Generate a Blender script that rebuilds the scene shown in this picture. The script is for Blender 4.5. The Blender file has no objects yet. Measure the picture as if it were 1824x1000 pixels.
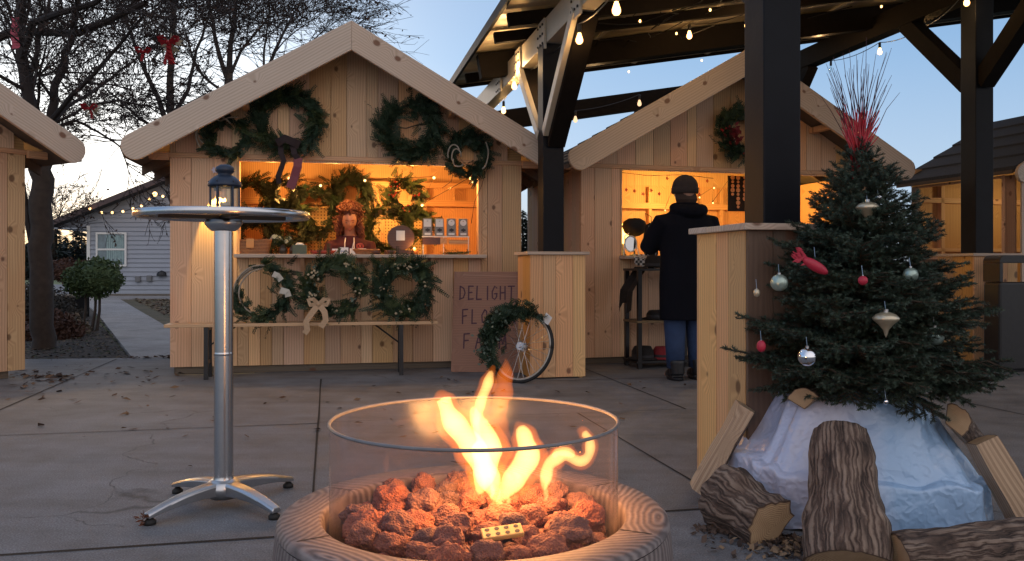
import bpy, bmesh, math, random
import numpy as np
from mathutils import Vector, Matrix, Euler, noise
R = math.radians
C = bpy.context.scene.collection
S = bpy.context.scene
PI = math.pi

# ---------------------------------------------------------------- camera
CAMZ = .94
cam_d = bpy.data.cameras.new('camera'); cam = bpy.data.objects.new('camera', cam_d); C.objects.link(cam)
cam.location = (0, 0, CAMZ); cam.rotation_euler = (R(90), 0, 0)
cam_d.sensor_width = 36; cam_d.lens = 36 * 1500 / 1824; cam_d.shift_y = -25 / 1824
cam_d.clip_start = .05; cam_d.clip_end = 2000
S.camera = cam
# ---------------------------------------------------------------- sky, sun, exposure
SUN_AZ, SUN_EL = -27.0, 2.2          # degrees left of the view direction, height of the afterglow
W = bpy.data.worlds.new('World'); S.world = W; W.use_nodes = True
nt = W.node_tree; bgn = nt.nodes['Background']
sky = nt.nodes.new('ShaderNodeTexSky'); sky.sky_type = 'NISHITA'; sky.sun_disc = False
sky.sun_elevation = R(SUN_EL); sky.sun_rotation = R(SUN_AZ); sky.altitude = 200
sky.air_density = 1.0; sky.dust_density = 1.0; sky.ozone_density = 3
bgn.inputs[1].default_value = .15
def _wm(op, a, b=0, c=None):
    x = nt.nodes.new('ShaderNodeMath'); x.operation = op
    for i, q in ((0, a), (1, b), (2, c)):
        if q is None: continue
        if hasattr(q, 'links'): nt.links.new(q, x.inputs[i])
        else: x.inputs[i].default_value = q
    return x.outputs[0]
def _wmix(a, b, f, mode='MIX'):
    x = nt.nodes.new('ShaderNodeMix'); x.data_type = 'RGBA'; x.blend_type = mode; x.clamp_factor = mode == 'MIX'
    for i, q in ((0, f), (6, a), (7, b)):
        if hasattr(q, 'links'): nt.links.new(q, x.inputs[i])
        else: x.inputs[i].default_value = q if i == 0 else (*q, 1)
    return x.outputs[2]
EXPO = 1.6
KW = 1 / (.15 * 2 ** EXPO)
_tc = nt.nodes.new('ShaderNodeTexCoord'); _sp = nt.nodes.new('ShaderNodeSeparateXYZ'); nt.links.new(_tc.outputs['Generated'], _sp.inputs[0])
_r = nt.nodes.new('ShaderNodeValToRGB'); nt.links.new(_sp.outputs[2], _r.inputs[0]); _e = _r.color_ramp.elements
_st = [(0, (.50, .58, .66)), (.10, (.48, .64, .84)), (.24, (.29, .49, .77)), (.40, (.26, .40, .66)), (1, (.34, .42, .58))]
while len(_e) < len(_st): _e.new(.5)
for _i, (_p, _c) in enumerate(_st): _e[_i].position = _p; _e[_i].color = (*[v * KW for v in _c], 1)
_sx, _sy = math.sin(R(SUN_AZ)), math.cos(R(SUN_AZ)); _el = R(4); 
_flat = _wm('ADD', _wm('MULTIPLY', _sp.outputs[0], _sx), _wm('MULTIPLY', _sp.outputs[1], _sy))
_dot = _wm('MAXIMUM', _wm('ADD', _wm('MULTIPLY', _flat, math.cos(_el)), _wm('MULTIPLY', _sp.outputs[2], math.sin(_el))), 0)
_c = _wmix(_r.outputs[0], tuple(v * KW for v in (1.02, .96, .98)), _wm('MULTIPLY', _wm('MAXIMUM', _wm('MULTIPLY_ADD', _flat, -1.3, .1), 0), .9))      # rosy sky opposite the sunset
_c = _wmix(_c, tuple(v * KW for v in (1.25, 1.08, .80)), _wm('POWER', _dot, 26), 'ADD')
_c = _wmix(_c, tuple(v * KW for v in (.16, .16, .15)), _wm('POWER', _dot, 4), 'ADD')
_low = _wm('POWER', _wm('MAXIMUM', _wm('SUBTRACT', 1, _wm('MULTIPLY', _wm('ABSOLUTE', _sp.outputs[2]), 9)), 0), 1.4)
_c = _wmix(_c, (1.0, .66, .30), _wm('MULTIPLY', _low, _wm('POWER', _dot, 9)), 'MULTIPLY')
_c = _wmix(_c, sky.outputs[0], .04)
nt.links.new(_c, bgn.inputs[0])
sl = bpy.data.lights.new('sun', 'SUN'); sun = bpy.data.objects.new('sun', sl); C.objects.link(sun)
sl.energy = .12; sl.angle = R(25); sl.color = (1, .72, .5)
sd = Vector((math.sin(R(SUN_AZ)) * math.cos(R(SUN_EL + 3)), math.cos(R(SUN_AZ)) * math.cos(R(SUN_EL + 3)), math.sin(R(SUN_EL + 3))))
sun.rotation_euler = sd.to_track_quat('Z', 'Y').to_euler()
S.view_settings.view_transform = 'Standard'; S.view_settings.look = 'None'
S.view_settings.gamma = 1; S.view_settings.use_curve_mapping = False
S.view_settings.exposure = EXPO
S.cycles.max_bounces = 8; S.cycles.transparent_max_bounces = 24
S.cycles.sample_clamp_indirect = 6
S.cycles.use_denoising = True

# ---------------------------------------------------------------- frames: pixel <-> world
class Fr:
    """A vertical frame: s to the right, d away from the camera, z up."""
    def __init__(s, x, y, a):
        s.x, s.y, s.deg, s.a = x, y, a, R(a)
        s.u = Vector((math.cos(s.a), math.sin(s.a), 0)); s.n = Vector((-math.sin(s.a), math.cos(s.a), 0)); s.o = Vector((x, y, 0))
    def P(s, a, d, z): return s.o + s.u * a + s.n * d + Vector((0, 0, z))
    def L(s, w): v = Vector(w) - s.o; return Vector((v.dot(s.u), v.dot(s.n), v.z))
    def hit(s, px, py, d):
        r = Vector(((px - 912) / 1500, 1, (475 - py) / 1500)); c = Vector((0, 0, CAMZ))
        t = (d - (c - s.o).dot(s.n)) / r.dot(s.n); return c + r * t
def at(px, py, Y): return Vector(((px - 912) / 1500 * Y, Y, CAMZ + (475 - py) / 1500 * Y))
def gnd(px, py): return at(px, py, 1410 / (py - 475))
FA = Fr(-2.97, 7.31, 11.3); FB = Fr(.66, 8.06, 14.6); FC = Fr(-4.14, 7.16, 57)
PV = Fr(.336, 7.30, 12.1)      # pavilion: origin at its middle post

# ---------------------------------------------------------------- mesh builder
def V(*a): return Vector(a)
class MB:
    def __init__(s): s.v = []; s.f = []; s.uv = []; s.m = []; s.cur = 0; s.pc = []
    def face(s, idx, uvs=None):
        s.f.append(idx); s.m.append(s.cur); s.uv.extend(uvs if uvs else [(0., 0.)] * len(idx))
    def prism(s, pts, ext, ua=None, va=None, off=None):
        """polygon pts (3d) pushed along ext; uv in metres along ua/va"""
        n = len(pts); b = len(s.v); s.pc.append((b, len(s.f), len(s.uv))); pts = [Vector(p) for p in pts]; ext = Vector(ext)
        s.v += [tuple(p) for p in pts] + [tuple(p + ext) for p in pts]
        if ua is None: ua = (pts[1] - pts[0]).normalized()
        ua = Vector(ua).normalized(); e = ext.normalized()
        va = Vector(va).normalized() if va is not None else ua.cross(e)
        off = off or (random.uniform(0, 60), random.uniform(0, 60))
        al = s.v[b:]
        def q(i):
            p = Vector(al[i]); return (p.dot(ua) + off[0], p.dot(va) + p.dot(e) + off[1])
        uvl = [q(i) for i in range(2 * n)]
        s.face(list(range(b + n - 1, b - 1, -1)), [uvl[i] for i in range(n - 1, -1, -1)])
        s.face(list(range(b + n, b + 2 * n)), [uvl[i] for i in range(n, 2 * n)])
        for i in range(n):
            j = (i + 1) % n; s.face([b + i, b + j, b + n + j, b + n + i], [uvl[i], uvl[j], uvl[n + j], uvl[n + i]])
    def box(s, x0, x1, y0, y1, z0, z1, ax='x'):
        pts = [(x0, y0, z0), (x1, y0, z0), (x1, y0, z1), (x0, y0, z1)]
        s.prism(pts, (0, y1 - y0, 0), {'x': (1, 0, 0), 'y': (0, 1, 0), 'z': (0, 0, 1)}[ax], {'x': (0, 0, 1), 'y': (1, 0, 0), 'z': (1, 0, 0)}[ax])
    def beam(s, a, b, w, h, up=(0, 0, 1)):
        """bar from a to b; h along up, w sideways"""
        a, b = Vector(a), Vector(b); t = (b - a).normalized(); sd = t.cross(Vector(up)).normalized(); u2 = sd.cross(t)
        p = [a - sd * w / 2 - u2 * h / 2, a + sd * w / 2 - u2 * h / 2, a + sd * w / 2 + u2 * h / 2, a - sd * w / 2 + u2 * h / 2]
        s.prism(p, b - a, t, sd)
    def tube(s, path, rad, seg=8, cap=True, flat=1.0):
        path = [Vector(p) for p in path]; n = len(path)
        if not hasattr(rad, '__len__'): rad = [rad] * n
        b = len(s.v); ref = Vector((0, 0, 1))
        t0 = (path[1] - path[0]).normalized()
        if abs(t0.z) > .9: ref = Vector((1, 0, 0))
        sd = t0.cross(ref).normalized(); L = 0; ro = random.uniform(0, 9)
        for i, p in enumerate(path):
            t = (path[min(i + 1, n - 1)] - path[max(i - 1, 0)])
            t = t.normalized() if t.length > 1e-9 else t0
            sd = (sd - t * sd.dot(t)); sd = sd.normalized() if sd.length > 1e-6 else t.orthogonal().normalized()
            w = sd.cross(t)
            for k in range(seg):
                a = 2 * PI * k / seg; s.v.append(tuple(p + sd * math.cos(a) * rad[i] + w * math.sin(a) * rad[i] * flat))
        for i in range(n - 1):
            l2 = L + (path[i + 1] - path[i]).length
            for k in range(seg):
                k2 = (k + 1) % seg; c = 2 * PI * rad[i]
                s.face([b + i * seg + k, b + i * seg + k2, b + (i + 1) * seg + k2, b + (i + 1) * seg + k],
                       [(L + ro, c * k / seg), (L + ro, c * (k + 1) / seg), (l2 + ro, c * (k + 1) / seg), (l2 + ro, c * k / seg)])
            L = l2
        if cap:
            s.face([b + k for k in range(seg - 1, -1, -1)]); s.face([b + (n - 1) * seg + k for k in range(seg)])
    def lathe(s, prof, seg=32, c=(0, 0, 0), sx=1, sy=1):
        """prof: list of (r,z); closed top/bottom if r==0"""
        b = len(s.v); c = Vector(c)
        for r, z in prof:
            for k in range(seg):
                a = 2 * PI * k / seg; s.v.append((c.x + r * sx * math.cos(a), c.y + r * sy * math.sin(a), c.z + z))
        for i in range(len(prof) - 1):
            for k in range(seg):
                k2 = (k + 1) % seg; r = max(prof[i][0], prof[i + 1][0])
                s.face([b + i * seg + k, b + i * seg + k2, b + (i + 1) * seg + k2, b + (i + 1) * seg + k],
                       [(6.28 * r * k / seg, prof[i][1] + prof[i][0]), (6.28 * r * (k + 1) / seg, prof[i][1] + prof[i][0]), (6.28 * r * (k + 1) / seg, prof[i + 1][1] + prof[i + 1][0]), (6.28 * r * k / seg, prof[i + 1][1] + prof[i + 1][0])])
    def disc(s, c, r, z=0, seg=32, flip=False):
        b = len(s.v)
        for k in range(seg): a = 2 * PI * k / seg; s.v.append((c[0] + r * math.cos(a), c[1] + r * math.sin(a), c[2] + z))
        s.face(list(range(b, b + seg))[::-1 if flip else 1])
    def ball(s, c, r, seg=12, rings=8, sc=(1, 1, 1), f=None):
        b = len(s.v); c = Vector(c)
        for i in range(rings + 1):
            th = PI * i / rings
            for k in range(seg):
                a = 2 * PI * k / seg; d = Vector((math.sin(th) * math.cos(a), math.sin(th) * math.sin(a), math.cos(th)))
                q = Vector((d.x * sc[0], d.y * sc[1], d.z * sc[2])) * r
                if f: q = f(q, d)
                s.v.append(tuple(c + q))
        for i in range(rings):
            for k in range(seg):
                k2 = (k + 1) % seg; s.face([b + i * seg + k, b + (i + 1) * seg + k, b + (i + 1) * seg + k2, b + i * seg + k2])
    def tri(s, a, b, c):
        i = len(s.v); s.v += [tuple(a), tuple(b), tuple(c)]; s.face([i, i + 1, i + 2])
    def quad(s, a, b, c, d, uvs=None):
        i = len(s.v); s.v += [tuple(a), tuple(b), tuple(c), tuple(d)]; s.face([i, i + 1, i + 2, i + 3], uvs)
    def leaf(s, p, t, w, L, up=None):
        t = t.normalized(); sd = t.cross(up if up is not None else Vector((0, 0, 1)))
        sd = sd.normalized() if sd.length > 1e-4 else Vector((1, 0, 0))
        s.quad(p, p + t * L * .45 + sd * w / 2, p + t * L, p + t * L * .45 - sd * w / 2)
    def build_each(s, name, mats, parent=None, **k):
        out = []; pc = s.pc + [(len(s.v), len(s.f), len(s.uv))]
        for (b, f, u), (b2, f2, u2) in zip(pc, pc[1:]):
            q = MB(); q.v = s.v[b:b2]; q.f = [[i - b for i in x] for x in s.f[f:f2]]; q.uv = s.uv[u:u2]; q.m = s.m[f:f2]
            out.append(q.build(name, mats, parent, **k))
        return out
    def build(s, name, mats, parent=None, smooth=False, bevel=0, xf=None, weld=False):
        me = bpy.data.meshes.new(name)
        if xf is not None: s.v = [tuple(xf @ Vector(p)) for p in s.v]
        me.from_pydata(s.v, [], s.f); 
        if not isinstance(mats, (list, tuple)): mats = [mats]
        for m in mats: me.materials.append(m)
        ul = me.uv_layers.new(name='UVMap'); ul.data.foreach_set('uv', np.array(s.uv, dtype=np.float32).ravel())
        if len(mats) > 1: me.polygons.foreach_set('material_index', s.m)
        if smooth: me.polygons.foreach_set('use_smooth', [True] * len(me.polygons))
        me.update()
        if weld:
            bm = bmesh.new(); bm.from_mesh(me); bmesh.ops.remove_doubles(bm, verts=bm.verts, dist=1e-5); bmesh.ops.recalc_face_normals(bm, faces=bm.faces); bm.to_mesh(me); bm.free()
        o = bpy.data.objects.new(name, me); C.objects.link(o)
        if parent is not None: o.parent = parent
        if bevel:
            b = o.modifiers.new('bevel', 'BEVEL'); b.width = bevel; b.segments = 2; b.limit_method = 'ANGLE'; b.angle_limit = R(40)
        return o

def tag(o, label, cat=None, group=None, kind=None):
    if label: o['label'] = label
    if cat: o['category'] = cat
    if group: o['group'] = group
    if kind: o['kind'] = kind
    return o
def thing(name, label, cat, loc=(0, 0, 0), rz=0, group=None):
    o = bpy.data.objects.new(name, None); o.empty_display_size = .1; C.objects.link(o)
    o.location = loc; o.rotation_euler = (0, 0, rz); return tag(o, label, cat, group)
def dup(root, loc, rot=None, label=None, scale=None, group=None, parent=None):
    r = root.copy(); C.objects.link(r); r.location = loc
    if rot is not None: r.rotation_euler = rot
    if scale is not None: r.scale = scale
    if label: r['label'] = label
    if group: r['group'] = group
    if parent: r.parent = parent
    for ch in list(root.children):
        c = ch.copy(); C.objects.link(c); c.parent = r
        for g in list(ch.children):
            d = g.copy(); C.objects.link(d); d.parent = c
    return r
def light(name, loc, e, col, rad=.03, parent=None):
    l = bpy.data.lights.new(name, 'POINT'); l.energy = e; l.color = col; l.shadow_soft_size = rad
    o = bpy.data.objects.new(name, l); C.objects.link(o); o.location = loc
    if parent: o.parent = parent
    return o

# ---------------------------------------------------------------- materials
def nmat(name):
    m = bpy.data.materials.new(name); m.use_nodes = True; n = m.node_tree; p = n.nodes['Principled BSDF']; return m, n, p
def N(n, t, **k):
    x = n.nodes.new(t)
    for a, b in k.items():
        if a in x.inputs.keys() if isinstance(a, str) else False: x.inputs[a].default_value = b
        else: setattr(x, a, b)
    return x
def ramp(n, fac, stops):
    r = n.nodes.new('ShaderNodeValToRGB'); e = r.color_ramp.elements
    while len(e) < len(stops): e.new(.5)
    for i, (p, c) in enumerate(stops):
        e[i].position = p; e[i].color = (*c, 1) if len(c) == 3 else c
    n.links.new(fac, r.inputs[0]); return r.outputs[0]
def g(v): return (v, v, v)
def mix(n, a, b, f, mode='MIX'):
    x = n.nodes.new('ShaderNodeMix'); x.data_type = 'RGBA'; x.blend_type = mode
    for i, q in ((0, f), (6, a), (7, b)):
        if hasattr(q, 'default_value') or hasattr(q, 'links'): n.links.new(q, x.inputs[i])
        else: x.inputs[i].default_value = q if i == 0 else (*q, 1)
    return x.outputs[2]
def mth(n, op, a, b=0, c=None):
    x = n.nodes.new('ShaderNodeMath'); x.operation = op
    for i, q in ((0, a), (1, b), (2, c)):
        if q is None: continue
        if hasattr(q, 'links'): n.links.new(q, x.inputs[i])
        else: x.inputs[i].default_value = q
    return x.outputs[0]
def bump(n, p, h, st=.3, d=.01):
    b = n.nodes.new('ShaderNodeBump'); b.inputs['Strength'].default_value = st; b.inputs['Distance'].default_value = d
    n.links.new(h, b.inputs['Height']); n.links.new(b.outputs[0], p.inputs['Normal'])
def simple(name, col, rough=.6, metal=0, var=.0, scale=8, bmp=0, coat=0, spec=None, obj_var=0):
    m, n, p = nmat(name); p.inputs['Roughness'].default_value = rough; p.inputs['Metallic'].default_value = metal
    p.inputs['Coat Weight'].default_value = coat
    if spec is not None: p.inputs['Specular IOR Level'].default_value = spec
    tc = n.nodes.new('ShaderNodeTexCoord'); no = N(n, 'ShaderNodeTexNoise'); no.inputs['Scale'].default_value = scale; no.inputs['Detail'].default_value = 6
    n.links.new(tc.outputs['Object'], no.inputs['Vector'])
    c = mix(n, tuple(x * (1 - var) for x in col), tuple(min(1, x * (1 + var)) for x in col), no.outputs['Fac'])
    if obj_var:
        oi = n.nodes.new('ShaderNodeObjectInfo'); hs = n.nodes.new('ShaderNodeHueSaturation'); n.links.new(c, hs.inputs['Color'])
        n.links.new(mth(n, 'MULTIPLY_ADD', oi.outputs['Random'], 2 * obj_var, 1 - obj_var), hs.inputs['Value']); c = hs.outputs[0]
    n.links.new(c, p.inputs['Base Color'])
    if bmp: bump(n, p, no.outputs['Fac'], bmp, .01)
    return m
def emis(name, col, st):
    m = bpy.data.materials.new(name); m.use_nodes = True; n = m.node_tree; n.nodes.clear()
    e = n.nodes.new('ShaderNodeEmission'); e.inputs[0].default_value = (*col, 1); e.inputs[1].default_value = st
    o = n.nodes.new('ShaderNodeOutputMaterial'); n.links.new(e.outputs[0], o.inputs[0]); return m
def wood(name, base, dark, rough=.62, knots=True, vary=.16, bmp=.25, redden=.0, grain=.5, kn=.5):
    m, n, p = nmat(name); uv = N(n, 'ShaderNodeUVMap', uv_map='UVMap'); geo = n.nodes.new('ShaderNodeNewGeometry')
    sep = n.nodes.new('ShaderNodeSeparateXYZ'); n.links.new(uv.outputs[0], sep.inputs[0]); u, v = sep.outputs[0], sep.outputs[1]
    def comb(a, b, c=0):
        x = n.nodes.new('ShaderNodeCombineXYZ')
        for i, q in enumerate((a, b, c)):
            if hasattr(q, 'links'): n.links.new(q, x.inputs[i])
            else: x.inputs[i].default_value = q
        return x.outputs[0]
    vor = N(n, 'ShaderNodeTexVoronoi', voronoi_dimensions='2D'); vor.inputs['Scale'].default_value = 1
    n.links.new(comb(mth(n, 'MULTIPLY', u, 4.6), mth(n, 'MULTIPLY', v, 6.2)), vor.inputs['Vector'])
    cs = n.nodes.new('ShaderNodeSeparateColor'); n.links.new(vor.outputs['Color'], cs.inputs[0])
    gate = mth(n, 'GREATER_THAN', cs.outputs[0], 1 - kn)
    size = mth(n, 'MULTIPLY_ADD', cs.outputs[1], .16, .03)
    kd = mth(n, 'SUBTRACT', size, vor.outputs['Distance'])
    knot = mth(n, 'MULTIPLY', mth(n, 'SMOOTH_MIN', mth(n, 'MAXIMUM', mth(n, 'MULTIPLY', kd, 14), 0), 1, .1), gate)
    ring = mth(n, 'MULTIPLY', mth(n, 'MAXIMUM', mth(n, 'SUBTRACT', .42, vor.outputs['Distance']), 0), gate)
    nz = N(n, 'ShaderNodeTexNoise'); nz.inputs['Scale'].default_value = 1; nz.inputs['Detail'].default_value = 5; nz.inputs['Roughness'].default_value = .6
    wob = N(n, 'ShaderNodeTexNoise'); wob.inputs['Scale'].default_value = 1; wob.inputs['Detail'].default_value = 2
    n.links.new(comb(mth(n, 'MULTIPLY', u, 1.1), mth(n, 'MULTIPLY', v, 3)), wob.inputs['Vector'])
    vv = mth(n, 'ADD', mth(n, 'MULTIPLY_ADD', ring, .16, v), mth(n, 'MULTIPLY', wob.outputs['Fac'], .05))
    n.links.new(comb(mth(n, 'MULTIPLY', u, 1.6), mth(n, 'MULTIPLY', vv, 60)), nz.inputs['Vector'])
    w = N(n, 'ShaderNodeTexWave', wave_type='BANDS', bands_direction='Y'); w.inputs['Scale'].default_value = 14; w.inputs['Distortion'].default_value = 1.2; w.inputs['Detail'].default_value = 2
    n.links.new(comb(mth(n, 'MULTIPLY', u, .35), vv), w.inputs['Vector'])
    gr = mth(n, 'MULTIPLY_ADD', w.outputs['Fac'], .45, mth(n, 'MULTIPLY', nz.outputs['Fac'], .6))
    col = mix(n, base, dark, mth(n, 'MULTIPLY', mth(n, 'MAXIMUM', mth(n, 'MULTIPLY_ADD', gr, 1.6, -.45), 0), grain))
    pn = N(n, 'ShaderNodeTexNoise'); pn.inputs['Scale'].default_value = 1; n.links.new(comb(mth(n, 'MULTIPLY', u, .5), mth(n, 'MULTIPLY', v, 2.5), 7), pn.inputs['Vector'])
    if redden: col = mix(n, col, tuple(a * b for a, b in zip(base, (.85, .58, .5))), mth(n, 'MULTIPLY', mth(n, 'MAXIMUM', mth(n, 'MULTIPLY_ADD', pn.outputs['Fac'], 5, -2.7), 0), redden))
    if knots: col = mix(n, col, (.13, .052, .022), mth(n, 'MULTIPLY', knot, .85))
    hs = n.nodes.new('ShaderNodeHueSaturation'); n.links.new(col, hs.inputs['Color'])
    rp = geo.outputs['Random Per Island']
    n.links.new(mth(n, 'MULTIPLY_ADD', rp, 2 * vary, 1 - vary), hs.inputs['Value'])
    r2 = mth(n, 'FRACT', mth(n, 'MULTIPLY', rp, 17.31))
    n.links.new(mth(n, 'MULTIPLY_ADD', r2, .018, .491), hs.inputs['Hue'])
    n.links.new(mth(n, 'MULTIPLY_ADD', mth(n, 'FRACT', mth(n, 'MULTIPLY', rp, 5.7)), .25, .88), hs.inputs['Saturation'])
    n.links.new(hs.outputs[0], p.inputs['Base Color']); p.inputs['Roughness'].default_value = rough
    if bmp: bump(n, p, gr, bmp, .002)
    return m
def foliage(name, a, b, rough=.6, sat=1):
    m, n, p = nmat(name); geo = n.nodes.new('ShaderNodeNewGeometry'); tc = n.nodes.new('ShaderNodeTexCoord')
    no = N(n, 'ShaderNodeTexNoise'); no.inputs['Scale'].default_value = 9; n.links.new(tc.outputs['Object'], no.inputs['Vector'])
    f = mth(n, 'ADD', mth(n, 'MULTIPLY', geo.outputs['Random Per Island'], .6), mth(n, 'MULTIPLY_ADD', no.outputs['Fac'], 1.6, -.6))
    n.links.new(mix(n, a, b, f), p.inputs['Base Color']); p.inputs['Roughness'].default_value = rough
    p.inputs['Specular IOR Level'].default_value = .3
    return m
M = {}
M['pine'] = wood('pine planks', (.70, .445, .255), (.40, .205, .10), redden=.6, kn=.34, grain=.62, vary=.2)
M['pine_grey'] = wood('weathered pale pine', (.55, .45, .36), (.34, .26, .19), redden=.2, kn=.38, vary=.09, grain=.7)
M['cedar'] = wood('orange cedar boards', (.70, .405, .175), (.40, .19, .07), vary=.24, grain=.65, redden=.4, kn=.45)
M['ply'] = wood('plywood', (.62, .36, .15), (.45, .22, .075), knots=False, vary=.05, grain=.9)
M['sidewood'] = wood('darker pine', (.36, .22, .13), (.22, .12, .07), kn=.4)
M['skid'] = wood('grey treated timber', (.15, .12, .085), (.08, .062, .045), kn=.3)
M['signwood'] = wood('brown plywood sign', (.30, .165, .105), (.18, .09, .06), knots=False, vary=.12, grain=.5)
M['benchwood'] = wood('varnished bench board', (.62, .42, .24), (.45, .28, .15), kn=.2, rough=.4)
M['black'] = simple('black painted steel', (.012, .012, .014), .42, 0, .3, 20, .1)
M['post'] = simple('dark stained post', (.0045, .0055, .009), .5, 0, .35, 9, .15, spec=.18)
M['boxshade'] = wood('shaded weathered box boards', (.13, .085, .055), (.075, .048, .03), kn=.5)  # near box front: shade of that side put into a darker board colour
M['beam'] = simple('dark brown timber', (.009, .007, .006), .8, 0, .4, 12, .2, spec=.12)
M['shingle'] = simple('charcoal shingles', (.028, .031, .040), .85, 0, .35, 40, .5)
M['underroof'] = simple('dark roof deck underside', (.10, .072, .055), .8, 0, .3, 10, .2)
M['metal'] = simple('polished aluminium', (.60, .60, .61), .24, 1, .05, 30, .02)
M['metal2'] = simple('cast aluminium', (.55, .55, .56), .28, 1, .08, 40, .05)
M['rubber'] = simple('black rubber', (.012, .012, .012), .7)
M['white'] = simple('white paint', (.75, .74, .72), .5, 0, .06, 20)
M['paper'] = simple('white paper', (.72, .72, .70), .8, 0, .06, 20)
M['inkblue'] = simple('blue ink', (.08, .16, .42), .7)
M['ink'] = simple('dark ink', (.03, .03, .035), .7)
M['paintpurple'] = simple('dark purple lettering paint', (.055, .012, .028), .6, 0, .4, 60)
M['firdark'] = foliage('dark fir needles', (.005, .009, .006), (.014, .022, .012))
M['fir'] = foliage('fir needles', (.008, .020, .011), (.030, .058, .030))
M['fir2'] = foliage('cedar sprays', (.016, .030, .012), (.06, .085, .03))
M['fir3'] = foliage('pale green sprigs', (.05, .085, .035), (.13, .16, .06))
M['euc'] = foliage('eucalyptus leaves', (.05, .08, .06), (.14, .18, .14))
M['spruce'] = foliage('spruce needles', (.014, .028, .020), (.058, .086, .058), .5)
M['berry'] = simple('red berries', (.32, .012, .012), .3, coat=.4)
M['berryw'] = simple('pale berries', (.5, .40, .26), .5, var=.2)
M['vine'] = simple('pale driftwood vine', (.30, .26, .21), .8, 0, .3, 30)
M['vine2'] = simple('brown vine', (.055, .035, .022), .8, 0, .3, 30)
M['ribbonblack'] = simple('black velvet ribbon', (.018, .008, .010), .8)
M['ribbonred'] = simple('plum ribbon', (.17, .035, .05), .6, var=.2)
M['ribbonburlap'] = simple('burlap ribbon', (.42, .28, .17), .8, 0, .2, 60)
M['bowred'] = simple('red bow', (.40, .02, .03), .5, var=.2)
M['cream'] = simple('cream tulle', (.55, .50, .36), .7)
M['redstick'] = simple('red lacquered twigs', (.42, .012, .025), .35, var=.4, scale=30)
M['darkstick'] = simple('dark twig tips', (.07, .02, .03), .6)
M['skin'] = simple('skin', (.42, .21, .14), .55, 0, .08, 12)
M['hair'] = simple('auburn curls', (.115, .030, .014), .6, 0, .4, 60)
M['bark'] = simple('tree bark', (.060, .042, .032), .9, 0, .5, 14, .8)
M['twig'] = simple('twigs', (.035, .025, .022), .9)
M['deadleaf'] = simple('clinging dead leaves', (.050, .026, .018), .9, 0, .4, 5)
def ringmat():
    m, n, p = nmat('growth rings'); uv = N(n, 'ShaderNodeUVMap', uv_map='UVMap'); sp = n.nodes.new('ShaderNodeSeparateXYZ'); n.links.new(uv.outputs[0], sp.inputs[0]); tc = n.nodes.new('ShaderNodeTexCoord'); no = N(n, 'ShaderNodeTexNoise'); no.inputs['Scale'].default_value = 18; no.inputs['Detail'].default_value = 5; n.links.new(tc.outputs['Object'], no.inputs['Vector'])
    s = mth(n, 'MULTIPLY_ADD', mth(n, 'SINE', mth(n, 'MULTIPLY', mth(n, 'MULTIPLY_ADD', no.outputs['Fac'], .10, sp.outputs[0]), 75)), .3, mth(n, 'MULTIPLY', no.outputs['Fac'], .9))
    c = mix(n, (.55, .39, .23), (.30, .18, .09), s); c = mix(n, c, (.10, .06, .04), ramp(n, sp.outputs[0], [(.90, g(0)), (.96, g(1))])); n.links.new(c, p.inputs['Base Color']); p.inputs['Roughness'].default_value = .8; bump(n, p, s, .5, .004); return m
M['grey'] = simple('grey plastic box', (.16, .16, .17), .5)
# ================================================================ SETTING: ground, patio, path
def ground_mat(name, stops, sc=3, rough=.95, bmp=.4, fine=60, spot=None):
    m, n, p = nmat(name); tc = n.nodes.new('ShaderNodeTexCoord')
    a = N(n, 'ShaderNodeTexNoise'); a.inputs['Scale'].default_value = sc; a.inputs['Detail'].default_value = 8; a.inputs['Roughness'].default_value = .62
    b = N(n, 'ShaderNodeTexNoise'); b.inputs['Scale'].default_value = fine; b.inputs['Detail'].default_value = 4
    for x in (a, b): n.links.new(tc.outputs['Object'], x.inputs['Vector'])
    f = mth(n, 'MULTIPLY_ADD', b.outputs['Fac'], .5, mth(n, 'MULTIPLY', a.outputs['Fac'], .5))
    n.links.new(ramp(n, f, stops), p.inputs['Base Color']); p.inputs['Roughness'].default_value = rough
    bump(n, p, b.outputs['Fac'], bmp, .01); return m
M['grass'] = ground_mat('field grass', [(.35, (.07, .085, .028)), (.55, (.13, .15, .055)), (.7, (.20, .18, .09))], .6, fine=25)
M['lawn'] = ground_mat('winter lawn', [(.3, (.03, .022, .012)), (.5, (.09, .07, .032)), (.7, (.17, .12, .07))], 2, fine=40)
M['mulch'] = ground_mat('bark mulch', [(.3, (.012, .009, .007)), (.5, (.05, .036, .026)), (.68, (.13, .10, .075))], 3, fine=45, bmp=1)
M['asphalt'] = ground_mat('driveway', [(.3, (.12, .12, .125)), (.7, (.2, .2, .21))], 3)
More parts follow.
